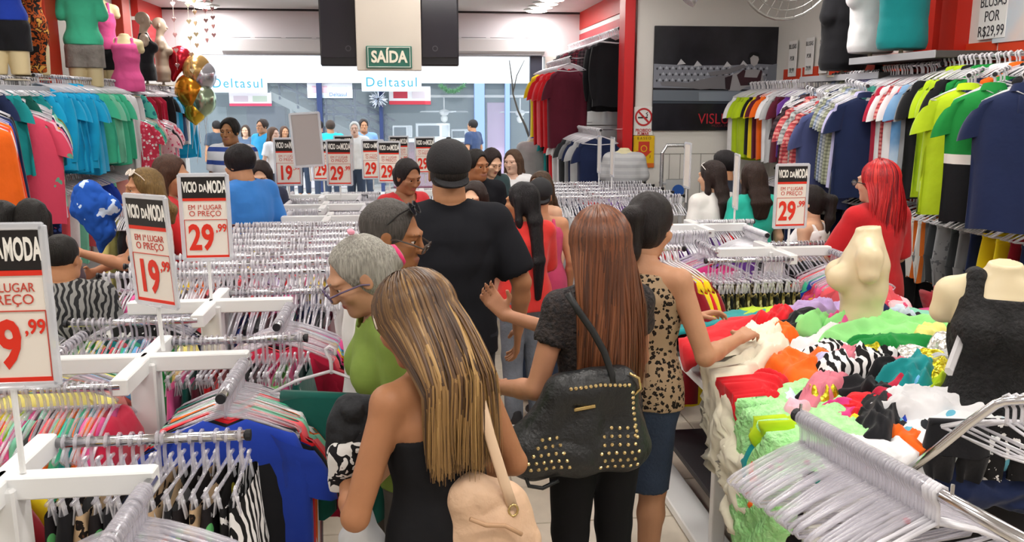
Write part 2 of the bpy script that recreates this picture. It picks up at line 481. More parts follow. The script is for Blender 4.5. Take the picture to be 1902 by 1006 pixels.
# ceiling lamps
for i, (x, y) in enumerate(LAMP_SPOTS):
    far = y >= 9
    side = 'left' if x < 0 else ('right' if x > 1 else 'middle')
    e = empty('ceiling_lamp', (x, y, CEIL), 0, ('round recessed ceiling lamp %s in the row nearer the %s wall' % (ORD[(9.2, 11.0, 12.6, 13.1, 13.6, 14.1).index(y)], 'left' if x < 0 else 'poster')) if far
              else 'long recessed ceiling lamp above the %s of the shop, %s from the rear' % (side, ORD[int(round((y + 1.0) / 2.1))]), 'ceiling lamp', 'recessed ceiling lamps')
    lm = mat('#fff6ea', 0.5, emit=6.0)
    if far:
        MB().lathe([(.17, 0), (.21, 0), (.21, -.02), (.17, -.03)], n=24).build('trim_ring', mat('#dfe6e2', 0.3), e, smooth=False)
        MB().lathe([(.165, 0), (.165, -.035), (.12, -.045)], n=24).build('lens', lm, e)
    else:
        MB().rbox((0, 0, -.015), (1.25, .38, .03), .006).build('frame', mat('#e6e6e6', 0.4), e)
        MB().rbox((0, 0, -.028), (1.17, .31, .02), .006).build('diffuser', lm, e)

# ------------------------------------------------------------------ the street and the shop opposite
YS = 21.0
struct(wbox('street', -16, 16, YF + .1, 34, -0.2, -0.06, mat('#c9c6c0', 0.8, var=.06, vscale=2)), 'pale sunlit street outside the entrance')
zfb = P(700, 154, YS).z
OPW = mat('#f6f8fa', 0.6)
struct(wbox('wall_opposite_fascia', -13, 12, YS, YS + .3, zfb, 7.5, OPW), 'blown-out white fascia of the shop across the street')
struct(wbox('wall_opposite_interior', -13, 12, YS + 5.2, YS + 5.4, -0.1, 5, mat('#788d96', 0.7)), 'grey-blue rear wall inside the shop opposite')
struct(wbox('ceiling_opposite', -13, 12, YS + .3, YS + 5.2, 3.6, 3.75, mat('#8fa0a8', 0.7)), 'ceiling inside the shop opposite')
struct(wbox('wall_opposite_side', -13.2, -13, YS, YS + 5.4, -0.1, 5, WALLM))
struct(wbox('wall_opposite_end', 12, 12.2, YS, YS + 5.4, -0.1, 5, WALLM))
for n, (a, b) in enumerate(((330, 560), (560, 742), (742, 880), (900, 942), (948, 1030))):
    A = P(a, 200, YS + .1); B = P(b, 200, YS + .1)
    w = struct(wbox('window_%d' % (n + 1), A.x, B.x, YS + .1, YS + .112, 0.05, zfb, GLASS), ORD[n] + ' shop window pane across the street')
BLUE_FR = mat('#8fa9dc', 0.4)
for k, (a, b, m) in enumerate(((881, 900, BLUE_FR), (938, 947, BLUE_FR), (589, 599, mat('#33406a', 0.4)), (704, 711, mat('#33406a', 0.4)))):
    A = P(a, 200, YS); B = P(b, 200, YS)
    tag(wbox('window_post', A.x, B.x, YS - .04, YS + .14, -0.06, zfb, m, bev=.01), ['broad pale blue post of the opposite shop front', 'slim pale blue post of the opposite shop front',
        'dark navy post left of the exit board\'s foot, opposite shop', 'dark navy post under the second teal shop sign'][k], 'post')
# hanging name boards
TEAL = mat('#3fa9c4', 0.5)
for k, (a, b, t, u) in enumerate(((386, 497, 138, 172), (671, 783, 136, 170))):
    A = P(a, t, YS - .25); B = P(b, u, YS - .25)
    e = empty('shop_sign', ((A.x + B.x) / 2, YS - .25, B.z), 0, 'white hanging sign with teal lettering across the street, ' + ('over the doorway at left' if k == 0 else 'under the exit board'), 'sign')
    h = A.z - B.z; w = B.x - A.x
    MB().rbox((0, 0, h / 2), (w, .06, h), .01).build('board', mat('#e9eff2', 0.6), e)
    text('Deltasul', h * .74, mat('#2f93ad', .6), e, (0, -.034, h * .5), space=1.18, xs=w * .92 / (h * .74 * 4.15))
    for sx in (-.4, .4): MB().tube([(sx * w, 0, h), (sx * w, .26, h + .35)], .01, 6).build('hanger_rod', CHROME, e)
# posters in the window
def poster(px0, py0, px1, py1, Y, label, cols, words=()):
    A = P(px0, py0, Y); B = P(px1, py1, Y); h = A.z - B.z; w = B.x - A.x
    e = empty('window_poster', ((A.x + B.x) / 2, Y, B.z), 0, label, 'poster')
    MB().box((0, 0, h / 2), (w, .012, h)).build('sheet', mat(cols[0], 0.6), e)
    MB().box((0, -.008, h * .1), (w, .006, h * .2)).build('footer_band', mat(cols[1], 0.6), e)
    for k in range(2): MB().rbox(((k - .5) * w * .45, -.009, h * .55), (w * .34, .006, h * .42), .002).build('product_picture', mat(cols[2 + k], 0.6), e)
    for (t, sz, x, z, c) in words: text(t, sz * h, mat(c, .5), e, (x * w, -.016, z * h))
    return e
poster(425, 172, 505, 197, YS + .09, 'pink-bottomed sale poster on the glass under the first shop sign', ('#f4ecf0', '#e2506e', '#d9c6ce', '#c9d2c0'))
poster(570, 152, 655, 182, YS + .09, 'white advertising banner on the glass with a small logo line', ('#f6f3f8', '#dce9f6', '#f3c8d2', '#eaeaf2'), [('Deltasul', .34, .18, .22, '#5d7fb0')])
poster(722, 160, 800, 194, YS + .09, 'red and white sale poster on the glass beside the silver tinsel', ('#f4f0f2', '#d8404e', '#c84050', '#e8d8dc'))
# staircase in the opposite shop
st = empty('staircase', (P(600, 260, YS + 2.5).x, YS + 2.5, 0), 0, 'white staircase with dark blue railing inside the shop opposite', 'staircase')
def stl(px, py): q = P(px, py, YS + 2.5); return Vector((q.x - st.location.x, 0, q.z))
a, b = stl(505, 155), stl(735, 268)
for t_ in (.15, .5, .95):
    q_ = a.lerp(b, t_); MB().tube([(q_.x, 0, -.06), (q_.x, 0, q_.z - .2)], .05, 6).build('support', mat('#cfd8da', 0.6), st)
MB().tube([a + Vector((0, 0, -.2)), b + Vector((0, 0, -.2))], .22, 4, flat=((0, 1, 0), 1.6)).build('stringer', mat('#cfd8da', 0.6), st)
for k in range(3):
    o = Vector((0, -.3, .12 + .25 * k)); MB().tube([a + o, b + o], .04, 6).build('rail', mat('#2d3c66', 0.4), st)
for k in range(7):
    q = a.lerp(b, (k + .5) / 7) + Vector((0, -.3, 0)); MB().tube([q + Vector((0, 0, -.3)), q + Vector((0, 0, .7))], .03, 6).build('baluster', mat('#2d3c66', 0.4), st)
for k in range(10):
    q = a.lerp(b, (k + .5) / 10); MB().box(q + Vector((0, .3, .04)), (.36, .9, .05)).build('tread', mat('#9fb0b6', 0.6), st)
ld = empty('stair_landing', (P(620, 210, YS + 1.6).x, YS + 1.6, 0), 0, 'dark blue landing railing in the shop opposite', 'railing')
for k, py in enumerate((166, 196, 212)):
    A = P(600, py, YS + 1.6); B = P(712, py, YS + 1.6)
    MB().tube([(A.x - ld.location.x, 0, A.z), (B.x - ld.location.x, 0, B.z)], .03, 6).build('rail', mat('#2f3d68', 0.4), ld)
for px in (604, 658, 710):
    A = P(px, 158, YS + 1.6); MB().tube([(A.x - ld.location.x, 0, -.06), (A.x - ld.location.x, 0, A.z)], .035, 6).build('post', mat('#2f3d68', 0.4), ld)
# dark doorway cabinet, wall panels
tag(prect('display_cabinet', 460, 198, 532, 300, YS + 3.5, .5, mat('#262c52', 0.5), bev=.02, foot=True), 'tall navy cabinet inside the shop opposite', 'cabinet')
tag(prect('interior_door', 388, 198, 424, 300, YS + 4.6, .08, mat('#8fa3a8', 0.5), bev=.01, foot=True), 'grey door at the back of the shop opposite', 'door')
tag(prect('advert_panel', 905, 190, 937, 300, YS + 1.2, .06, mat('#c9a8cc', 0.5), bev=.01, foot=True), 'pale mauve panel behind the blue posts opposite', 'panel')
tag(prect('shop_counter', 540, 276, 650, 330, YS + .9, .5, mat('#d9d2d6', 0.5), bev=.02, foot=True), 'pale counter inside the shop opposite', 'counter')
# shelf beam with ceiling fans, appliances
bm = tag(prect('display_beam', 724, 176, 985, 181, YS + .8, .08, WHITE, bev=.008), 'long white beam carrying ceiling fans across the street', 'beam')
def ceiling_fan(px, py, sc, label):
    q = P(px, py, YS + .8)
    e = empty('ceiling_fan', q, 0, label, 'fan', 'ceiling fans on display')
    MB().tube([(0, 0, .04), (0, 0, .34)], .018, 8).build('down_rod', WHITE, e)
    MB().lathe([(.02, .06), (.11, .03), (.13, -.02), (.09, -.08), (.05, -.1)], n=16).build('motor', WHITE, e, smooth=True)
    MB().lathe([(.05, -.1), (.09, -.14), (.08, -.22), (.03, -.27)], n=14).build('lamp_shade', mat('#fdfdf6', 0.4), e, smooth=True)
    for k in range(4):
        an = k * PI / 2 + .35
        M = Matrix.Rotation(an, 3, 'Z') @ Matrix.Rotation(.2, 3, 'X')
        MB().rbox(M @ Vector((.38 * sc, 0, 0)), (.5 * sc, .13, .012), .005, M).build('blade', mat('#e9edf0', 0.4), e)
ceiling_fan(825, 207, 1.0, 'white ceiling fan over the appliances opposite, beside the garland')
ceiling_fan(966, 208, .9, 'white ceiling fan seen past the slim blue post')
def microwave(px0, py0, px1, py1, Y, label):
    A = P(px0, py0, Y); B = P(px1, py1, Y); w = B.x - A.x; h = A.z - B.z
    e = empty('microwave', ((A.x + B.x) / 2, Y, B.z), 0, label, 'microwave')
    MB().rbox((0, .2, h / 2), (w, .4, h), .012).build('housing', mat('#e6eaec', 0.35), e)
    MB().rbox((-w * .12, -.005, h / 2), (w * .62, .02, h * .7), .008).build('door', mat('#3c4a55', 0.2), e)
    MB().rbox((w * .36, -.005, h / 2), (w * .18, .02, h * .75), .006).build('control_panel', mat('#c9ced2', 0.4), e)
microwave(729, 233, 766, 255, YS + .6, 'small white microwave with dark door on the shelf opposite')
microwave(772, 229, 836, 257, YS + .7, 'wide white oven on the shelf opposite, right of the microwave')
microwave(838, 240, 874, 262, YS + .9, 'low white oven at the end of the shelf opposite')
tag(prect('display_shelf', 724, 257, 880, 264, YS + .5, .7, mat('#dfe4e6', 0.5), bev=.01), 'pale shelf carrying the ovens across the street', 'shelf')
tag(prect('appliance_stand', 730, 264, 880, 330, YS + .7, .5, mat('#7b4a5a', 0.6), bev=.02, foot=True), 'dark rose stand under the oven shelf opposite', 'stand')
# garland and tinsel
g = MB()
for k in range(60):
    t = k / 59; q = P(818 + 44 * t, 158 + 12 * math.sin(PI * t), YS - .05)
    for j in range(5):
        d = Vector((random.uniform(-1, 1), random.uniform(-.5, .3), random.uniform(-1, 1))).normalized() * random.uniform(.05, .1)
        g.tube([q, q + d], [.012, .002], 3)
tag(g.build('garland', mat('#5b8a62', 0.7)), 'green tinsel garland hanging in the window opposite', 'garland')
g = MB(); q = P(702, 184, YS - .1)
for k in range(110):
    d = Vector((random.gauss(0, 1), random.gauss(0, 1), random.gauss(0, 1))).normalized() * random.uniform(.12, .24)
    g.tube([q, q + d], [.012, .006], 4)
tag(g.build('tinsel_ball', mat('#e6eaf2', 0.15, metal=.9)), 'spiky silver tinsel ball under the second shop sign', 'decoration')
# branch leaning at the entrance
e = MB(); pts = [P(x, y, YF + .3) for x, y in ((946, 112), (951, 150), (953, 175), (962, 205), (975, 232), (986, 262), (987, 300))]
e.tube(pts, [.008, .012, .014, .018, .022, .025, .025], 6)
e.tube([P(x, y, YF + .3) for x, y in ((974, 112), (960, 140), (953, 172))], [.006, .009, .012], 6)
tag(e.build('bare_branch', mat('#6a6660', 0.8)), 'thin bare forked branch in front of the entrance', 'branch')
pot = P(985, 280, YF + .3)
be = MB(); be.lathe([(.16, 0), (.19, .9), (.2, pot.z), (.17, pot.z)], (pot.x, pot.y, -.06), 16)
tag(be.build('tall_planter', mat('#3d9fae', 0.4), smooth=True), 'tall teal planter holding the bare branch', 'planter')
# ------------------------------------------------------------------ poster wall, signs and overhead things
def flat_sign(px0, py0, px1, py1, Y, name, label, cat, m, th=.012):
    A = P(px0, (py0 + py1) / 2, Y); B = P(px1, (py0 + py1) / 2, Y); t = P((px0 + px1) / 2, py0, Y).z; u = P((px0 + px1) / 2, py1, Y).z
    e = empty(name, ((A.x + B.x) / 2, Y, u), 0, label, cat)
    w, h = B.x - A.x, t - u
    MB().rbox((0, 0, h / 2), (w, th, h), .003).build('board', m, e)
    return e, w, h
# the dark advertising poster
e, w, h = flat_sign(1213, 49, 1443, 242, YP - .02, 'large_poster', 'large dark poster of a woman reclining on a tufted sofa', 'poster', mat('#1a1a20', 0.25, var=.3, vscale=3.0, tint='#2c2b33'), .03)
def shape(pts, m, y, nm, smooth=False):
    poly = [((x - 1328) / 230 * w, (242 - yy) / 193 * h) for x, yy in pts]
    return MB().prism(poly, y - .001, y).build(nm, m, e)
f0 = -.018
shape([(1213, 118), (1280, 121), (1360, 120), (1400, 117), (1443, 119), (1443, 166), (1213, 162)], mat('#868a96', 0.4), f0, 'sofa_back')
dk = mat('#23242c', 0.5); lt = mat('#b4b8c4', 0.4)
for r in range(3):
    for c in range(19):
        x = 1219 + c * 11.6 + (r % 2) * 5.8; y = 127 + r * 11
        if x < 1440: shape([(x - 1.9, y), (x, y - 2.8), (x + 1.9, y), (x, y + 2.8)], dk, f0 - .002, 'tuft')
        if x < 1434: shape([(x + 3, y - 1), (x + 5.8, y - 5), (x + 8.6, y - 1), (x + 5.8, y + 1)], lt, f0 - .002, 'tuft_highlight')
shape([(1213, 166), (1443, 168), (1443, 188), (1213, 186)], mat('#6f7884', 0.35), f0 - .001, 'sofa_seat')
shape([(1297, 170), (1420, 168), (1443, 170), (1443, 187), (1298, 186)], mat('#8993a0', 0.35), f0 - .002, 'sofa_cushion')
shape([(1213, 187), (1443, 189), (1443, 192), (1213, 191)], mat('#3f4854', 0.4), f0 - .002, 'sofa_piping')
shape([(1425, 120), (1443, 116), (1443, 168), (1420, 160)], mat('#7a7e8a', 0.4), f0 - .003, 'sofa_arm')
SK = mat('#a2a0a4', 0.5); SK2 = mat('#77767c', 0.5)
shape([(1225, 152), (1240, 150), (1275, 153), (1300, 147), (1330, 140), (1352, 138), (1356, 166), (1330, 163), (1300, 165), (1262, 160), (1228, 158)], SK2, f0 - .004, 'print_legs')
shape([(1352, 139), (1372, 132), (1385, 128), (1400, 127), (1412, 130), (1417, 148), (1408, 158), (1385, 160), (1372, 168), (1352, 167)], SK, f0 - .005, 'print_torso')
shape([(1312, 134), (1345, 128), (1378, 118), (1384, 123), (1350, 136), (1318, 140)], SK2, f0 - .006, 'print_arm')
shape([(1389, 104), (1395, 99), (1403, 100), (1406, 108), (1403, 118), (1397, 122), (1391, 117)], mat('#b5b2b4', 0.5), f0 - .006, 'print_face')
shape([(1386, 108), (1388, 99), (1396, 95), (1405, 98), (1409, 108), (1408, 116), (1404, 104), (1395, 101), (1390, 106)], mat('#101014', 0.4), f0 - .007, 'print_hair')
shape([(1366, 138), (1378, 128), (1382, 130), (1380, 142), (1404, 143), (1410, 128), (1413, 131), (1410, 156), (1374, 158)], mat('#3b1f28', 0.5), f0 - .007, 'print_bodice')
shape([(1344, 143), (1358, 138), (1354, 166), (1346, 164)], mat('#2a1820', 0.5), f0 - .007, 'print_briefs')
for (x, y) in ((1255, 112), (1285, 115), (1340, 116), (1370, 114)):
    shape([(x, y + 8), (x + 7, y - 3), (x + 16, y + 6)], mat('#c6c6cc', 0.5), f0 - .002, 'print_cushion')
text('VISLUMBRE', .17, mat('#c42a3a', 0.4), e, (w * .12, f0 - .004, h * .11), xs=.9, bold=.0)
text('MODA INTIMA', .045, mat('#6b2a30', 0.4), e, (w * .08, f0 - .004, h * .045), xs=1.0)
# no smoking sign
e, w, h = flat_sign(1177, 198, 1213, 251, YP - .012, 'no_smoking_sign', 'white no smoking sign with a red crossed circle', 'sign', mat('#f0eeec', 0.5))
def ringpoly(cx, cz, r0, r1, m, nm, y, par, n=28):
    vs = []; fs = []
    for j in range(n):
        a = 2 * PI * j / n
        vs += [(cx + r1 * math.cos(a), y, cz + r1 * math.sin(a)), (cx + r0 * math.cos(a), y, cz + r0 * math.sin(a))]
    for j in range(n):
        k = (j + 1) % n; fs.append((2 * j, 2 * j + 1, 2 * k + 1, 2 * k))
    return MB().add(vs, fs).build(nm, m, par)
RS = mat('#c22a2e', 0.5)
ringpoly(0, h * .64, w * .36, w * .45, RS, 'red_ring', -.0095, e)
MB().box((0, -.0105, h * .64), (w * .8, .002, w * .09), Matrix.Rotation(math.radians(45), 3, 'Y')).build('red_bar', RS, e)
MB().box((-.01, -.0085, h * .62), (w * .5, .002, w * .07)).build('cigarette', mat('#222222', 0.6), e)
MB().tube([(w * .16, -.0085, h * .66), (w * .2, -.0085, h * .72), (w * .12, -.0085, h * .76), (w * .2, -.0085, h * .8)], .006, 5, flat=((0, 1, 0), .2)).build('smoke_curl', mat('#333333', 0.6), e)
text('PROIBIDO', h * .155, RS, e, (0, -.009, h * .17), bold=.02, xs=w * .98 / (h * .155 * 5.6))
text('FUMAR', h * .155, RS, e, (0, -.009, h * .05), bold=.02, xs=w * .72 / (h * .155 * 3.9))
# yellow fire extinguisher sign
e, w, h = flat_sign(1176, 252, 1215, 311, YP - .012, 'fire_extinguisher_sign', 'yellow extinguisher sign with a red down arrow', 'sign', mat('#efc019', 0.5))
OR = mat('#d2402a', 0.5)
text('BASEO', h * .12, mat('#6a5a10', .5), e, (0, -.009, h * .92), xs=1.0, space=1.4)
MB().prism([(-w * .26, h * .82), (w * .26, h * .82), (w * .26, h * .52), (w * .38, h * .52), (0, h * .28), (-w * .38, h * .52), (-w * .26, h * .52)], -.009, -.007).build('red_arrow', OR, e)
ringpoly(0, h * .6, w * .12, w * .16, mat('#efc019', .5), 'arrow_emblem', -.0095, e, 12)
text('1', h * .12, mat('#3a3008', .5), e, (w * .3, -.009, h * .34), bold=.02)
MB().box((0, -.008, h * .07), (w, .003, h * .14)).build('orange_footer', mat('#e0702a', .5), e)

# hanging exit board with dark monitors each side
EY = 5.5
A = P(661, 66, EY); B = P(782, 66, EY); zb = P(720, 131, EY).z
e = empty('exit_board', ((A.x + B.x) / 2, EY, zb), 0, 'beige board hanging from the ceiling with a green exit sign', 'sign')
w = B.x - A.x
MB().rbox((0, .03, (CEIL - zb) / 2), (w, .06, CEIL - zb), .004).build('board', mat('#cfc6bb', 0.6, var=.03, vscale=3), e)
A2 = P(677, 85, EY - .01); B2 = P(763, 127, EY - .01); w2 = B2.x - A2.x; h2 = A2.z - B2.z
zc = (A2.z + B2.z) / 2 - zb
MB().rbox((0, -.008, zc), (w2, .014, h2), .003).build('green_panel', mat('#2c6a5c', 0.4), e)
for (dx, dz, sx, sz) in ((0, .44, .94, .03), (0, -.44, .94, .03), (.46, 0, .012, .88), (-.46, 0, .012, .88)):
    MB().box((dx * w2, -.017, zc + dz * h2), (sx * w2, .003, sz * h2)).build('border_line', mat('#dfe6dc', 0.5), e)
text('SAÍDA', h2 * .72, mat('#eae4d2', 0.5), e, (0, -.017, zc - h2 * .01), bold=.035, xs=w2 * .84 / (h2 * .72 * 3.0))
for k, (a, b, lb) in enumerate(((593, 662, 'dark hanging monitor left of the green exit sign'), (781, 852, 'dark hanging monitor right of the green exit sign'))):
    A = P(a, 60, EY + .08); B = P(b, 60, EY + .08); z2 = P(a, 122, EY + .08).z; w = B.x - A.x
    m = empty('hanging_monitor', ((A.x + B.x) / 2, EY + .08, z2), 0, lb, 'monitor')
    MB().rbox((0, .04, .42), (w, .07, .84), .008).build('housing', mat('#1d1b22', 0.35), m)
    MB().rbox((0, .0, .43), (w * .93, .012, .76), .003).build('screen', mat('#26242d', 0.12, spec=.6), m)
    ringpoly(.06 if k == 0 else -.03, .105, .012, .018, mat('#3b3942', .4), 'round_emblem', -.008, m, 16)
    MB().box((0, .08, .42), (w * 1.015, .01, .84)).build('painted_backlit_edge', mat('#d9dde6', .3), m)  # pale slab peeking past the housing, paints in the light from behind
    MB().tube([(0, .05, .82), (0, .05, CEIL - z2)], .02, 8).build('ceiling_rod', mat('#3a3a40', .4), m)

# oscillating wall fan top right, two spot lamps
q = P(1470, -96, 6.6)
e = empty('cage_fan', q, 0, 'large grey wire-cage fan under the ceiling above the poster corner', 'fan', rot=(math.radians(100), .1, .3))
for k in range(7):
    r = .1 + .07 * k; z = .10 * math.cos(r / .56 * PI / 2)
    MB().tube([(r * math.cos(2 * PI * j / 36), r * math.sin(2 * PI * j / 36), z) for j in range(36)], .005 if k < 6 else .012, 5, closed=True).build('cage_ring', mat('#a7a5a2', .35, metal=.6), e)
for k in range(36):
    an = 2 * PI * k / 36
    MB().tube([(r * math.cos(an), r * math.sin(an), .10 * math.cos(r / .56 * PI / 2)) for r in (.06, .2, .35, .52)], .003, 4).build('cage_wire', mat('#b5b3b0', .35, metal=.6), e)
for k in range(3):
    M = Matrix.Rotation(k * 2 * PI / 3, 3, 'Z') @ Matrix.Rotation(.4, 3, 'X')
    MB().rbox(M @ Vector((.24, 0, -.02)), (.38, .2, .012), .005, M).build('blade', mat('#8b8985', .4), e)
MB().lathe([(.05, .1), (.07, .05), (.07, -.2), (.04, -.24)], n=14).build('motor', mat('#76746f', .4), e, smooth=True)
MB().tube([(0, 0, -.2), (0, .25, -.4)], .02, 8).build('bracket', mat('#76746f', .4), e)
q = P(1285, -8, 7.5)
e = empty('spot_lamp', q, 0, 'small silver spot lamp under the ceiling above the poster', 'spot lamp')
MB().tube([(0, 0, .05), (0, 0, CEIL - q.z)], .012, 8).build('stem', CHROME, e)
M = Matrix.Rotation(.7, 3, 'Y')
MB().lathe([(.035, .1), (.06, .03), (.075, -.06), (.07, -.06)], n=18, M=M).build('head', mat('#e2e2e2', .25, metal=.7), e, smooth=True)
MB().lathe([(.06, -.045), (.06, -.055)], n=18, M=M).build('bulb_face', mat('#fff4e0', .3, emit=3.0), e)

# step ladder against the poster wall
q = PZ(1252, 395, 1.1)
lx = P(1252, 345, 9.4)
e = empty('step_ladder', (lx.x, 9.4, 0), 0, 'folded aluminium step ladder leaning by the poster wall', 'ladder')
zt = P(1252, 270, 9.4).z; wl2 = (P(1276, 300, 9.4).x - P(1228, 300, 9.4).x) / 2
AL = mat('#d5d7d9', .25, metal=.8)
MB().tube([(-wl2, 0, 0), (-wl2, 0, zt - .08), (-wl2 + .05, 0, zt), (wl2 - .05, 0, zt), (wl2, 0, zt - .08), (wl2, 0, 0)], .022, 8).build('front_frame', AL, e)
for sx in (-1, 1): MB().tube([(sx * wl2 * .95, .12, zt - .5), (sx * wl2 * 1.05, .45, 0)], .018, 8).build('rear_leg', AL, e)
for k in range(4): MB().rbox((0, .04, zt - .42 - k * .3), (wl2 * 1.9, .18, .03), .006).build('step', mat('#c8cbd0', .35, metal=.5), e)
ringpoly(.03, zt - .5, 0, .07, mat('#2c59a8', .4), 'round_sticker', -.06, e)
pl = MB().rbox((0, -.045, zt - .5), (wl2 * 1.5, .02, .26), .01).build('top_plate', mat('#cfd2d4', .35, metal=.4), e)
# price strips on the right wall, red dado panels and shelves with goods
def wall_r_rect(px0, py0, px1, py1, X, th, m, name, parent=None):
    A = PX(px0, (py0 + py1) / 2, X); B = PX(px1, (py0 + py1) / 2, X); t = PX((px0 + px1) / 2, py0, X).z; u = PX((px0 + px1) / 2, py1, X).z
    return wbox(name, X, X + th, B.y, A.y, u, t, m, parent)
for k, (a, t, b, u) in enumerate(((1455, 128, 1484, 152), (1490, 124, 1518, 150), (1540, 110, 1640, 146), (1625, 98, 1725, 140), (1778, 80, 1846, 118), (1853, 72, 1902, 112))):
    o = wall_r_rect(a, t, b, u, XR - .02, .02, mat('#d5401f', .5), 'trim_%d' % (12 + k)); struct(o, ORD[k] + ' orange-red dado panel on the wall behind the shirts')
struct(wbox('trim_18', XR - .12, XR, y_on(1762, XR - .1, 2.5) - .1, y_on(1762, XR - .1, 2.5) + .1, 0, CEIL, mat('#c62a1c', .4)), 'red pilaster on the right wall beside the price strip')
struct(wbox('trim_19', XR - .12, XR, y_on(1718, XR - .1, 2.5) - .13, y_on(1718, XR - .1, 2.5) + .13, 0, CEIL, mat('#c62a1c', .4)), 'red pilaster on the right wall behind the teal tank top')
def price_strip(px, py0, py1, wpx, words, label):
    yc = y_on(px, XR - .05, 2.5)
    t = PX(px, py0, XR - .05).z; u = PX(px, py1, XR - .05).z
    wd = abs(PX(px - wpx / 2, 50, XR - .05).y - PX(px + wpx / 2, 50, XR - .05).y)
    e = empty('price_strip', (XR - .03, yc, u), 0, label, 'sign', rot=(0, 0, -PI / 2))
    h = t - u
    MB().rbox((0, 0, h / 2), (wd, .01, h), .002).build('board', mat('#f1f0ef', .5), e)
    for i, s in enumerate(words): text(s, min(.11, wd * .36), mat('#3a3a40', .5), e, (0, -.008, h * (1 - (i + .5) / len(words))), xs=.8)
price_strip(1469, 76, 142, 14, ['BLUSAS', 'POR', '39,99'], 'narrow white price strip on the wall nearest the poster')
price_strip(1500, 70, 138, 14, ['BLUSAS', 'POR', '29,99'], 'narrow white price strip, second from the poster')
price_strip(1526, 66, 136, 14, ['BLUSAS', 'POR', '29,99'], 'narrow white price strip beside the black shirt on the shelf')
price_strip(1762, -10, 78, 26, ['BLUSAS', 'POR', 'R$39,99'], 'white price board on the red pilaster')
price_strip(1835, -10, 72, 50, ['BLUSAS', 'POR', 'R$29,99'], 'wide white price board above the orange dado panels')
o = wall_r_rect(1848, -30, 1960, 74, XR - .03, .02, mat('#c9d6e2', .4, var=.12, vscale=2.0, tint='#e8d2cc'), 'fashion_picture'); tag(o, 'pale blue and pink fashion picture high on the right wall', 'picture')
def wall_shelf(px0, px1, py, X0, X1, label, m=SHELF_DARK):
    """shelf board on a side wall whose near-side underside shows at row py"""
    z = PX((px0 + px1) / 2, py, X0).z
    y0 = y_on(px0, X0, z); y1 = y_on(px1, X0, z)
    if y0 > y1: y0, y1 = y1, y0
    e = empty('display_shelf', ((X0 + X1) / 2, (y0 + y1) / 2, z), 0, label, 'shelf')
    MB().rbox((0, 0, .02), (abs(X1 - X0), y1 - y0, .05), .003).build('board', m, e)
    s = 1 if X1 > X0 else -1
    MB().rbox((-s * (abs(X1 - X0) / 2 + .004), 0, .02), (.008, y1 - y0, .054), .002).build('edge_band', SHELF_WHITE, e)
    for k in (-.35, .35):
        MB().prism([(0, 0), (.2, 0), (0, -.14)] if s < 0 else [(0, 0), (-.2, 0), (0, -.14)], -.01, .01).build('bracket', mat('#8f8d8a', .4), e, (s * abs(X1 - X0) / 2, k * (y1 - y0), -.005))
    return e, z, y0, y1
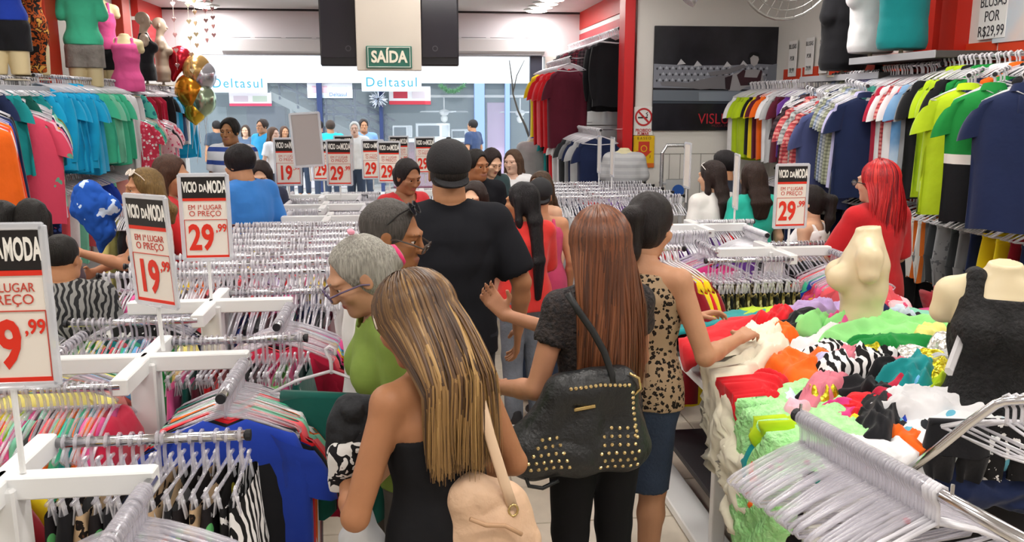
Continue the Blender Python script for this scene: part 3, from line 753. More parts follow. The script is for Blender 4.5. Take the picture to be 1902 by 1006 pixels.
# ------------------------------------------------------------------ smooth blended solids (for bodies, clothes, hair, bags)
class Solid:
    """a solid blended from rounded prims, meshed as ONE closed surface"""
    def __init__(s, res=0.01, k=0.02): s.pr = []; s.res = res; s.k = k; s.noise = None
    def cap(s, a, b, ra, rb, mi=0, k=None, op='u', side=None, fs=1.0, fb=None):
        """rounded cone a-b; side = direction along which the radius is multiplied by fs (at a) .. fb (at b)"""
        s.pr.append(('c', np.array(a, float), np.array(b, float), ra, rb, mi, s.k if k is None else k, op, None if side is None else np.array(side, float), fs, fs if fb is None else fb)); return s
    def ell(s, c, r, M=None, mi=0, k=None, op='u'):
        s.pr.append(('e', np.array(c, float), np.array(r, float), np.eye(3) if M is None else np.array(M), mi, s.k if k is None else k, op)); return s
    def plane(s, p, n, k=0.004):
        """cut away everything on the side that n points to"""
        s.pr.append(('p', np.array(p, float), np.array(n, float) / np.linalg.norm(n), k)); return s
    def bounds(s):
        lo = np.full(3, 1e9); hi = np.full(3, -1e9)
        for p in s.pr:
            if p[0] == 'c' and p[7] == 'u':
                f = max(p[9], p[10], 1.0); r = max(p[3], p[4]) * f
                for q in (p[1], p[2]): lo = np.minimum(lo, q - r); hi = np.maximum(hi, q + r)
            elif p[0] == 'e' and p[6] == 'u':
                r = np.abs(p[3]) @ p[2]; lo = np.minimum(lo, p[1] - r); hi = np.maximum(hi, p[1] + r)
        return lo - 3 * s.res, hi + 3 * s.res
    def arrays(s):
        lo, hi = s.bounds(); h = s.res
        n = np.maximum(4, np.ceil((hi - lo) / h).astype(int) + 1)
        ax = [lo[i] + h * np.arange(n[i]) for i in range(3)]
        D = np.full(n, 0.2, np.float32); MI = np.zeros(n, np.int16)
        for p in s.pr:
            if p[0] == 'p':
                X = (ax[0][:, None, None] - p[1][0]) * p[2][0] + (ax[1][None, :, None] - p[1][1]) * p[2][1] + (ax[2][None, None, :] - p[1][2]) * p[2][2]
                np.maximum(D, X.astype(np.float32), out=D); continue
            if p[0] == 'c':
                _, a, b, ra, rb, mi, k, op, sd, fs, fb = p
                r = max(ra, rb) * max(1, fs, fb) + k + 2 * h
                l2 = np.minimum(a, b) - r; h2 = np.maximum(a, b) + r
            else:
                _, c, rr, M, mi, k, op = p
                r = np.abs(M) @ rr + k + 2 * h; l2 = c - r; h2 = c + r
            i0 = np.clip(np.floor((l2 - lo) / h).astype(int), 0, n); i1 = np.clip(np.ceil((h2 - lo) / h).astype(int) + 1, 0, n)
            if np.any(i1 <= i0): continue
            sl = tuple(slice(i0[i], i1[i]) for i in range(3))
            X = ax[0][sl[0]][:, None, None].astype(np.float32); Y = ax[1][sl[1]][None, :, None].astype(np.float32); Z = ax[2][sl[2]][None, None, :].astype(np.float32)
            if p[0] == 'c':
                ab = b - a; L2 = float(ab @ ab) + 1e-12
                t = np.clip(((X - a[0]) * ab[0] + (Y - a[1]) * ab[1] + (Z - a[2]) * ab[2]) / L2, 0, 1)
                qx = X - a[0] - t * ab[0]; qy = Y - a[1] - t * ab[1]; qz = Z - a[2] - t * ab[2]
                rad = ra + (rb - ra) * t
                if sd is not None:
                    f = fs + (fb - fs) * t
                    u = qx * sd[0] + qy * sd[1] + qz * sd[2]
                    g = u * (1 / f - 1)
                    d = np.sqrt((qx + g * sd[0]) ** 2 + (qy + g * sd[1]) ** 2 + (qz + g * sd[2]) ** 2) - rad
                else:
                    d = np.sqrt(qx * qx + qy * qy + qz * qz) - rad
            else:
                qx = X - c[0]; qy = Y - c[1]; qz = Z - c[2]
                u = [(qx * M[0, i] + qy * M[1, i] + qz * M[2, i]) / rr[i] for i in range(3)]
                d = (np.sqrt(u[0] ** 2 + u[1] ** 2 + u[2] ** 2) - 1) * float(rr.min())
            S = D[sl]
            if op == 'u':
                m = d < S
                if k > 1e-6:
                    hh = np.clip(k - np.abs(S - d), 0, None) / k
                    S2 = np.minimum(S, d) - hh * hh * k * 0.25
                else: S2 = np.minimum(S, d)
                D[sl] = S2; T = MI[sl]; T[np.broadcast_to(m, T.shape)] = mi
            elif op == 's':
                d = -d
                hh = np.clip(k - np.abs(S - d), 0, None) / max(k, 1e-6)
                D[sl] = np.maximum(S, d) + hh * hh * k * 0.25
        v, f, cells = surface_nets(D, lo, h)
        if s.noise is not None: v = s.noise(v)
        mi = MI[cells[:, 0], cells[:, 1], cells[:, 2]][f[:, 0]] if len(f) else np.zeros(0, np.int16)
        return v, f, mi
    def mesh(s, name, mats): return assemble(name, [s.arrays()], mats)
def assemble(name, parts, mats):
    """one mesh from several (verts, quads, material index) triples"""
    V = []; F = []; M = []; o = 0
    for v, f, m in parts:
        V.append(v); F.append(f + o); M.append(m); o += len(v)
    v = np.concatenate(V); f = np.concatenate(F); mi = np.concatenate(M)
    me = bpy.data.meshes.new(name)
    nf = len(f)
    me.vertices.add(len(v)); me.vertices.foreach_set('co', v.astype(np.float32).ravel())
    me.loops.add(nf * 4); me.loops.foreach_set('vertex_index', f.astype(np.int32).ravel())
    me.polygons.add(nf); me.polygons.foreach_set('loop_start', np.arange(0, nf * 4, 4, dtype=np.int32))
    me.polygons.foreach_set('use_smooth', np.ones(nf, bool))
    ms = mats if isinstance(mats, (list, tuple)) else [mats]
    for m in ms: me.materials.append(m)
    if len(ms) > 1: me.polygons.foreach_set('material_index', mi.astype(np.int32))
    me.update(calc_edges=True); me.validate()
    return me
def ball(c, r, M, iris_dir=None, n=12):
    """eyeball: quads of a small sphere; the cap around iris_dir takes the iris material"""
    vs = []; fs = []; mi = []
    for i in range(n + 1):
        a = PI * i / n
        for j in range(n):
            b = 2 * PI * j / n
            vs.append(np.array(c) + M @ (np.array((math.sin(a) * math.cos(b), math.cos(a), math.sin(a) * math.sin(b))) * r))
    for i in range(n):
        for j in range(n):
            k2 = (j + 1) % n; fs.append((i * n + j, (i + 1) * n + j, (i + 1) * n + k2, i * n + k2)); mi.append(4 if i < n * .22 else 3)
    return np.array(vs), np.array(fs), np.array(mi, np.int16)
def surface_nets(D, lo, h):
    nx, ny, nz = D.shape
    ins = D < 0
    cnt = np.zeros((nx - 1, ny - 1, nz - 1), np.int8)
    for a in (0, 1):
        for b in (0, 1):
            for c in (0, 1): cnt += ins[a:nx - 1 + a, b:ny - 1 + b, c:nz - 1 + c]
    act = np.argwhere((cnt > 0) & (cnt < 8))
    idx = np.full(cnt.shape, -1, np.int32); idx[act[:, 0], act[:, 1], act[:, 2]] = np.arange(len(act))
    acc = np.zeros((len(act), 3)); num = np.zeros(len(act))
    cor = {}
    for a in (0, 1):
        for b in (0, 1):
            for c in (0, 1): cor[(a, b, c)] = D[act[:, 0] + a, act[:, 1] + b, act[:, 2] + c].astype(float)
    for axis in range(3):
        for p in (0, 1):
            for q in (0, 1):
                o0 = [0, 0, 0]; o1 = [0, 0, 0]; o = [i for i in range(3) if i != axis]
                o0[o[0]] = o1[o[0]] = p; o0[o[1]] = o1[o[1]] = q; o1[axis] = 1
                d0 = cor[tuple(o0)]; d1 = cor[tuple(o1)]
                m = (d0 < 0) != (d1 < 0)
                t = np.where(m, d0 / np.where(m, d0 - d1, 1), 0)
                pt = np.array(o0, float)[None, :] + t[:, None] * np.array([1.0 if i == axis else 0 for i in range(3)])[None, :]
                acc += np.where(m[:, None], pt, 0); num += m
    v = (act + acc / np.maximum(num, 1)[:, None]) * h + lo
    F = []
    for axis in range(3):
        o = [i for i in range(3) if i != axis]
        sl0 = [slice(None)] * 3; sl1 = [slice(None)] * 3
        sl0[axis] = slice(0, -1); sl1[axis] = slice(1, None)
        A = ins[tuple(sl0)]; B = ins[tuple(sl1)]
        e = np.argwhere(A != B)
        e = e[(e[:, o[0]] > 0) & (e[:, o[1]] > 0) & (e[:, o[0]] < D.shape[o[0]] - 1) & (e[:, o[1]] < D.shape[o[1]] - 1)]
        flip = A[e[:, 0], e[:, 1], e[:, 2]]
        def g(da, db):
            c = e.copy(); c[:, o[0]] += da; c[:, o[1]] += db
            return idx[c[:, 0], c[:, 1], c[:, 2]]
        q = np.stack([g(-1, -1), g(0, -1), g(0, 0), g(-1, 0)], 1)
        if axis == 1: flip = ~flip
        q[~flip] = q[~flip][:, ::-1]
        F.append(q)
    f = np.concatenate(F); f = f[(f >= 0).all(1)]
    return v, f, act
def wrinkle(amp=0.006, sc=9.0, stretch=(1, 1, .5)):
    st = np.array(stretch)
    def fn(v):
        n = vnoise(v * st, sc) + .5 * vnoise(v * st + 3.7, sc * 2.1)
        ridge = (np.abs(n) * 2 - .5)
        c = v.mean(0); d = v - c; d[:, 2] = 0
        d /= np.maximum(np.linalg.norm(d, axis=1), 1e-4)[:, None]
        return v + d * (ridge * amp)[:, None]
    return fn

# ------------------------------------------------------------------ people
def rotm(rx=0, ry=0, rz=0): return np.array((Matrix.Rotation(rz, 3, 'Z') @ Matrix.Rotation(rx, 3, 'X') @ Matrix.Rotation(ry, 3, 'Y')))
SKIN_C = {'tan': '#c08a66', 'light': '#dcae90', 'brown': '#a56e4a', 'dark': '#8a5a3c', 'pink': '#e3b9a2'}
HAIRM = lambda c: mat(c, 0.45, spec=.28, bump=.5, bscale=50, var=.35, vscale=30, stretch=(6, 6, .5))
def hand(S, w, d, palm, side, sc, curl=.5, mi=0):
    """palm and five unequal bent fingers; w wrist, d direction, palm = palm normal, side = +1 / -1 for the thumb side"""
    d = np.array(d, float); d /= np.linalg.norm(d)
    pn = np.array(palm, float); pn -= d * (pn @ d); pn /= np.linalg.norm(pn)
    sd = np.cross(d, pn) * side
    w = np.array(w, float); kb = w + d * .085 * sc
    for o in (-.026, -.009, .009, .026):
        S.cap(w + sd * o * .6 * sc, kb + sd * o * sc, .0155 * sc, .0125 * sc, mi, .008)
    for o, L in ((-.029, .058), (-.010, .075), (.010, .082), (.029, .072)):
        a = kb + sd * o * sc; dirn = d.copy()
        for j, (l, r) in enumerate(((.45, .0098), (.32, .0090), (.23, .0078))):
            dirn = d * math.cos(curl * (j + .6)) + pn * math.sin(curl * (j + .6)) + sd * (o * 2.2)
            dirn /= np.linalg.norm(dirn)
            b = a + dirn * L * l * sc
            S.cap(a, b, r * sc, (r - .0008) * sc, mi, .003); a = b
    a = w + d * .022 * sc + sd * .03 * sc
    b = a + (d * .6 + sd * .62 + pn * .45) * .042 * sc
    c = b + (d * .85 + sd * .1 + pn * .4) * .034 * sc
    S.cap(a - sd * .015 * sc, b, .0135 * sc, .0105 * sc, mi, .006); S.cap(b, c, .0105 * sc, .0085 * sc, mi, .003)
_PN = [0]
def person(label, loc, rz, h, sex='f', skin='tan', lean=0.0, head=(0, 0, 0), arms=None, top=None, bottom=None, hair=None, res=.013, wide=1.0, hands=True,
           shoes=None, group=None, face=True, legs=None, extra=None):
    f = sex == 'f'
    if len(loc) > 2:                                   # (px, py, depth or None): the posed head top shows there
        px, py, Yd = loc
        for _ in range(6):
            k = h / 1.70; lm0 = rotm(-lean); hm0 = rotm(-head[0], head[2], head[1]); p0 = np.array((0, 0, .95)) * k
            t0 = p0 + lm0 @ (np.array((0, 0, 1.47)) * k - p0) + hm0 @ (np.array((0, .02, .115)) * k)
            t0 = t0 + np.array((0, 0, .128 * k)); c, s_ = math.cos(rz), math.sin(rz)
            o = (c * t0[0] - s_ * t0[1], s_ * t0[0] + c * t0[1])
            q = PZ(px, py, t0[2]) if Yd is None else P(px, py, Yd)
            if Yd is not None: h = h * (1 + .9 * (q.z / t0[2] - 1))
        loc = (q.x - o[0], q.y - o[1])
    k = h / 1.70
    root = empty('person', (loc[0], loc[1], 0), rz, label, 'person', group)
    lm = rotm(-lean)
    pel = np.array((0, 0, .95)) * k
    def up(p): return pel + lm @ (np.array(p, float) * k - pel)
    sk = mat(SKIN_C.get(skin, skin), .5, spec=.35, var=.05, vscale=14, bump=.04, bscale=90)
    lips = mat('#a8584e' if f else '#96604e', .45); browm = mat(hair.get('brow', '#2a1d16') if hair else '#2a1d16', .7)
    mats = [sk, lips, browm, mat('#d8cec6', .25), mat('#2b1b12', .15)]
    shw = (.155 if f else .185) * wide
    rs = [(.90, .168 * wide, .118), (1.0, .158 * wide, .108), (1.09, .128 * wide, .095), (1.20, .138 * wide, .10), (1.30, .15 * wide, .10), (1.37, .13 * wide, .075)] if f else \
         [(.90, .160 * wide, .115), (1.0, .155 * wide, .108), (1.10, .152 * wide, .108), (1.22, .172 * wide, .118), (1.32, .178 * wide, .11), (1.39, .14 * wide, .075)]
    SD = np.array((1.0, 0, 0))
    def torso(S, inf=0.0, z0=0, z1=9, mi=0):
        for (za, xa, ya), (zb, xb, yb) in zip(rs, rs[1:]):
            if zb < z0 or za > z1: continue
            S.cap(up((0, 0, za)), up((0, 0, zb)), (ya + inf) * k, (yb + inf) * k, mi, .03, side=SD, fs=(xa + inf) / (ya + inf), fb=(xb + inf) / (yb + inf))
        if f:
            for s in (-1, 1): S.ell(up((s * .07, .085, 1.255)), np.array((.062, .05, .058)) * k + inf, None, mi, .03)
    A = arms or {}
    sh = {s: up((s * shw, -.005, 1.375)) for s in (-1, 1)}
    el = {}; wr = {}
    for s, key in ((-1, 'l'), (1, 'r')):
        a = A.get(key)
        if a is None: a = ((s * (shw / 1 + .07), -.03, 1.10), (s * (shw + .075), .05, .86))
        el[s] = up(a[0]) if not (len(a) > 3) else up(a[0]); wr[s] = up(a[1])
    hip = {s: np.array((s * .088, 0, .90)) * k for s in (-1, 1)}
    lg = legs or {}
    kn = {s: np.array(lg.get('k%d' % s, (s * .092, .02, .50))) * k for s in (-1, 1)}
    an = {s: np.array(lg.get('a%d' % s, (s * .095, -.02, .085))) * k for s in (-1, 1)}
    # head frame
    nb = up((0, -.012, 1.40)); hm = rotm(-head[0], head[2], head[1])
    hc = up((0, .0, 1.47)) + hm @ (np.array((0, .02, .115)) * k)
    hs = k * (1.0 if h > 1.45 else 1.12) * A.get('hs', 1.0)
    def H(p): return hc + hm @ (np.array(p, float) * hs)
    def rh(r): return np.array(r, float) * hs
    S = Solid(res, .02)
    torso(S)
    for s in (-1, 1):
        S.cap(up((s * .05, 0, 1.385)), sh[s], .05 * k, (.050 if f else .062) * k, 0, .03)
        S.cap(sh[s], el[s], (.047 if f else .056) * k, (.037 if f else .044) * k, 0, .02)
        m = el[s] + (wr[s] - el[s]) * .3
        S.cap(el[s], m, .037 * k, (.037 if f else .043) * k, 0, .015); S.cap(m, wr[s], (.037 if f else .042) * k, .024 * k, 0, .015)
        a = A.get('l' if s < 0 else 'r')
        fd = wr[s] - el[s]
        hd = np.array(a[2], float) if a is not None and len(a) > 2 else fd
        pn = np.array(a[3], float) if a is not None and len(a) > 3 else np.array((-s, .2, -.1))
        if hands: hand(S, wr[s], hd, pn, s if (a is None or len(a) < 5) else a[4], k * (.98 if f else 1.08), a[5] if a is not None and len(a) > 5 else .45)
        S.cap(hip[s], kn[s], (.094 if f else .088) * k, .058 * k, 0, .03)
        m = kn[s] * .72 + an[s] * .28
        S.cap(kn[s], m, .054 * k, .056 * k, 0, .02); S.cap(m, an[s], .055 * k, .035 * k, 0, .02)
        S.cap(an[s] - np.array((0, .02, .035)) * k, an[s] + np.array((s * .02, .15, -.055)) * k, .036 * k, .026 * k, 0, .02)
    S.cap(nb, H((0, -.02, -.05)), .062 * k if f else .072 * k, .052 * k if f else .062 * k, 0, .03)
    B_ = S; S = Solid(.0045 if res < .009 else (.006 if res < .014 else .010), .02)
    S.cap(nb * .45 + np.array(H((0, -.02, -.05))) * .55, H((0, -.02, -.05)), .059 * k if f else .069 * k, .053 * k if f else .063 * k, 0, .03)
    S.ell(H((0, -.018, .028)), rh((.077, .098, .088)), hm, 0, .02)
    S.ell(H((0, .032, -.045)), rh((.060, .062, .075)), hm, 0, .03)
    S.ell(H((0, .070, -.100)), rh((.026, .022, .018)), hm, 0, .025)
    if not f: S.ell(H((0, .035, -.085)), rh((.055, .052, .03)), hm, 0, .03)
    eyes = []
    if face:
        S.ell(H((0, .078, .030)), rh((.056, .02, .012)), hm, 0, .02)
        for s in (-1, 1):
            S.ell(H((s * .032, .103, .004)), rh((.021, .018, .0115)), hm, 0, .008, 's')
            S.ell(H((s * .031, .0765, .0135)), rh((.018, .0155, .0075)), hm, 0, .004); S.ell(H((s * .031, .0755, -.0075)), rh((.017, .0145, .0055)), hm, 0, .004)
            S.cap(H((s * .013, .0975, .027)), H((s * .034, .094, .033)), .0034 * hs, .0034 * hs, 2, .002); S.cap(H((s * .034, .094, .033)), H((s * .053, .080, .028)), .0034 * hs, .0024 * hs, 2, .002)
            S.ell(H((s * .044, .066, -.026)), rh((.022, .02, .02)), hm, 0, .025)
            S.ell(H((s * .0105, .104, -.030)), rh((.0095, .010, .008)), hm, 0, .008)
            eyes.append(ball(H((s * .031, .0765, .0035)), .0128 * hs, hm))
        S.cap(H((0, .094, .012)), H((0, .113, -.026)), .008 * hs, .0115 * hs, 0, .014)
        S.ell(H((0, .088, -.0575)), rh((.022, .0125, .0042)), hm, 1, .003)
        S.ell(H((0, .0870, -.0665)), rh((.019, .0125, .0055)), hm, 1, .003)
        if not f: S.ell(H((0, .06, -.07)), rh((.03, .03, .02)), hm, 0, .03)
    for s in (-1, 1):
        S.ell(H((s * .079, -.004, -.008)), rh((.0095, .019, .031)), hm, 0, .01)
        S.ell(H((s * .088, .0, -.006)), rh((.006, .011, .019)), hm, 0, .006, 's')
    link('body', assemble('body', [B_.arrays(), S.arrays()] + eyes, mats), root)
    info = dict(root=root, k=k, H=H, hm=hm, hs=hs, up=up, sh=sh, el=el, wr=wr, hip=hip, kn=kn, an=an, nb=nb, hc=hc, rs=rs, torso=torso)
    # upper garment
    if top:
        T = Solid(top.get('res', max(res, .009)), .02); inf = top.get('inf', .016); hem = top.get('hem', .88); ty = top.get('type', 'tee')
        if ty not in ('tee', 'shirt', 'long'): torso(T, inf)
        if hem < .9:
            T.cap(up((0, 0, .92)), up((0, 0, hem)), (.118 + inf) * k, (.122 + inf) * k, 0, .03, side=SD, fs=1.42 * wide)
        sl = top.get('sleeve', .55)
        if ty in ('tee', 'shirt', 'long'):
            for s in (-1, 1):
                T.cap(up((s * .05, 0, 1.385)), sh[s], (.055 + inf) * k, (.056 if f else .068) * k + inf * .7, 0, .03)
                e = sh[s] + (el[s] - sh[s]) * min(1, sl)
                r1 = (.047 if f else .056) * k + inf
                T.cap(sh[s], e, r1, r1 + (.004 if ty == 'tee' else -.006), 0, .02)
                if sl > 1:
                    T.cap(el[s], el[s] + (wr[s] - el[s]) * (sl - 1), .04 * k + inf, .03 * k + inf * .8, 0, .02)
                ea, eb = (sh[s], e) if sl <= 1 else (el[s], el[s] + (wr[s] - el[s]) * (sl - 1))
                dv = (eb - ea) / np.linalg.norm(eb - ea); rc = r1 * 1.12
                T.cap(eb + dv * rc, eb + dv * (rc + .15), rc, rc, 0, .004, 's')
            torso(T, inf)
            T.cap(up((0, .0, 1.36)), up((0, -.01, 1.42)), .07 * k, .068 * k, 0, .03)
            T.cap(up((0, .02, 1.405)), up((0, .0, 1.55)), top.get('neck', .068) * k, .085 * k, 0, .006, 's')
        else:
            zc = top.get('cut', 1.30)
            T.plane(up((0, 0, zc)), lm @ np.array((0, 0, 1.0)))
            for s in top.get('straps', (-1, 1)):
                x = s * .095
                T.cap(up((x, .10, zc - .03)), up((x * .95, .05, 1.41)), .016 * k, .015 * k, 0, .008); T.cap(up((x * .95, .05, 1.41)), up((x, -.05, 1.405)), .015 * k, .015 * k, 0, .008)
                T.cap(up((x, -.05, 1.405)), up((x, -.098, zc - .03)), .015 * k, .017 * k, 0, .008)
            if 'diag' in top: T.plane(up(top['diag'][0]), lm @ np.array(top['diag'][1], float))
        T.plane(up((0, 0, hem)), lm @ np.array((0, 0, -1.0)))
        T.noise = wrinkle(top.get('amp', .007), top.get('wsc', 8.0), (1, 1, .55))
        link(top.get('name', 'top'), T.mesh('top', top['m']), root)
    if bottom:
        B = Solid(bottom.get('res', max(res, .010)), .02); inf = bottom.get('inf', .014); ty = bottom.get('type', 'pants')
        B.cap(pel + np.array((0, 0, .06 * k)), np.array((0, 0, .90)) * k, .108 * k + inf * .6, .118 * k + inf, 0, .03, side=SD, fs=1.42 * wide)
        end = bottom.get('end', .06)
        for s in (-1, 1):
            if ty == 'skirt':
                B.cap(hip[s], np.array((s * .085, 0, end)) * k, .098 * k + inf, bottom.get('r', .095) * k + inf, 0, .06)
            else:
                zk = .50
                if end < zk:
                    B.cap(hip[s], kn[s], .094 * k + inf, .060 * k + inf, 0, .03)
                    q = kn[s] + (an[s] - kn[s]) * ((zk - end) / (zk - .085)); B.cap(kn[s], q, .060 * k + inf, bottom.get('r', .048) * k + inf, 0, .02)
                else:
                    q = hip[s] + (kn[s] - hip[s]) * ((.90 - end) / .40); B.cap(hip[s], q, .094 * k + inf, .075 * k + inf, 0, .03)
        if ty == 'skirt': B.cap(np.array((0, 0, .85)) * k, np.array((0, 0, end)) * k, .11 * k, .09 * k, 0, .06)
        B.plane(np.array((0, 0, end * k)), (0, 0, -1.0)); B.plane(pel + np.array((0, 0, .10 * k)), (0, 0, 1.0))
        B.noise = wrinkle(.006, 7.0)
        link(bottom.get('name', {'pants': 'trousers', 'skirt': 'skirt'}.get(ty, 'shorts')), B.mesh('bottom', bottom['m']), root)
    if shoes:
        for s in (-1, 1):
            Q = Solid(.008, .01); a = an[s]
            Q.cap(a + np.array((0, -.03, -.03)) * k, a + np.array((s * .02, .16, -.045)) * k, .045 * k, .034 * k, 0, .02); Q.cap(a + np.array((0, -.02, .02)) * k, a + np.array((0, -.02, -.03)) * k, .046 * k, .046 * k, 0, .02)
            Q.plane((0, 0, .004), (0, 0, -1))
            link('shoe', Q.mesh('shoe', mat(shoes, .5)), root)
            Q = Solid(.008, .01)
            Q.cap(a + np.array((0, -.03, -.062)) * k, a + np.array((s * .02, .165, -.066)) * k, .048 * k, .038 * k, 0, .02, side=(0, 0, 1), fs=.4); Q.plane((0, 0, .003), (0, 0, -1))
            link('sole', Q.mesh('sole', mat('#e8e8e6', .5)), root)
    if hair: make_hair(info, hair, res)
    if extra: extra(info)
    return info
def make_hair(I, hr, res):
    H, hm, hs, k, root = I['H'], I['hm'], I['hs'], I['k'], I['root']
    rh = lambda r: np.array(r, float) * hs
    ty = hr.get('type', 'short'); m = HAIRM(hr['c']) if isinstance(hr['c'], str) else hr['c']
    S = Solid(max(.007, res * .8), .02); t = hr.get('t', .014)
    if ty == 'cap':
        # backwards cap over short hair
        S.ell(H((0, -.02, -.005)), rh((.080, .098, .075)), hm, 0, .02)
        S.ell(H((0, .10, -.04)), rh((.085, .075, .085)), hm, 0, .02, 's'); S.plane(H((0, -.05, -.075)), hm @ np.array((0, 0, -1.0)))
        link('hair', S.mesh('hair', m), root)
        C = Solid(.007, .01)
        C.ell(H((0, -.02, .045)), rh((.094, .112, .096)), hm, 0, .01); C.plane(H((0, 0, .012)), hm @ np.array((0, .12, -1.0)))
        C.noise = wrinkle(.002, 14)
        cp = link('cap', C.mesh('cap', hr['capm']), root)
        C = Solid(.006, .006); d = hr.get('brim', -1)
        C.ell(H((0, d * .105, .018)), rh((.085, .075, .085)), hm, 0, .01); C.plane(H((0, 0, .022)), hm @ np.array((0, d * .45, 1.0))); C.plane(H((0, 0, .008)), hm @ np.array((0, -d * .45, -1.0)))
        link('brim', C.mesh('brim', hr['capm']), cp)
        MB().lathe([(.012, 0), (.010, .006), (.002, .008)], tuple(H((0, -.02, .139))), 10).build('button', hr['capm'], cp)
        return
    S.ell(H((0, -.022, .034)), rh((.078 + t, .100 + t, .090 + t)), hm, 0, .02)
    if ty in ('long', 'bob', 'pony', 'bun'):
        S.ell(H((0, -.045, -.03)), rh((.076 + t * .6, .07 + t * .6, .085)), hm, 0, .03)
    fz = hr.get('fringe', 0.0)
    S.ell(H((0, .105, -.012 - fz)), rh((.070, .086, .118)), hm, 0, .010, 's')
    S.ell(H((0, .075, -.10)), rh((.10, .09, .08)), hm, 0, .012, 's')
    if ty in ('short',):
        S.ell(H((0, .0, -.10)), rh((.2, .2, .052)), hm, 0, .01, 's')
    L = hr.get('len', .3)
    if ty in ('long', 'bob') and not hr.get('locks'):
        back = H((0, -.09, -.02)); w = hr.get('w', .085)
        pts = [H((0, -.07, .0)), np.array((back[0], back[1] - .02, back[2] - .10)), np.array((back[0], min(back[1], -.11) - .005, back[2] - L * .6)), np.array((back[0], min(back[1], -.11) - .005, back[2] - L))]
        rr = [.05, .045, .035, .018]; ff = [w / .05, w / .045, w * 1.0 / .035, w * .7 / .018]
        sdv = hm @ np.array((1.0, 0, 0)); sdv[2] = 0; sdv /= np.linalg.norm(sdv)
        for i in range(3): S.cap(pts[i], pts[i + 1], rr[i] * k, rr[i + 1] * k, 0, .02, side=sdv, fs=ff[i], fb=ff[i + 1])
        for s in (-1, 1):
            a = H((s * .082, -.01, .03)); b = a + np.array((s * .0, -.02, -.14)); S.cap(a, b, .024, .022, 0, .02); c = b + np.array((0, -.01, -max(.02, L - .22))); S.cap(b, c, .022, .012, 0, .02)
    if ty == 'pony':
        a = H((0, -.115, .03)); pts = [a, a + hm @ np.array((0, -.05, -.03)), a + np.array((0, -.055, -.15)), a + np.array((0, -.04, -L))]
        rr = [.028, .040, .038, .014]
        for i in range(3): S.cap(pts[i], pts[i + 1], rr[i] * k, rr[i + 1] * k, 0, .02)
    if ty == 'bun':
        S.ell(H((0, -.115, hr.get('bz', .05))), rh((.05, .05, .052)), hm, 0, .012)
    st = np.array((60, 60, 4.0))
    def nz(v):
        n = vnoise(v * st, 1.0); c = np.array(H((0, -.02, 0))); d = v - c; d /= np.maximum(np.linalg.norm(d, axis=1), 1e-4)[:, None]
        return v + d * (n * .006)[:, None]
    S.noise = nz
    hobj = link('hair', S.mesh('hair', m), root)
    if hr.get('locks'): hair_locks(I, hr, hobj)
    if hr.get('band'):
        b = H((0, -.105, .03)); MB().tube([tuple(b + hm @ np.array((.026 * math.cos(a), -.005, .026 * math.sin(a)))) for a in np.linspace(0, 2 * PI, 12, endpoint=False)], .011, 6, closed=True).build('hair_band', mat(hr['band'], .6), root, smooth=True)
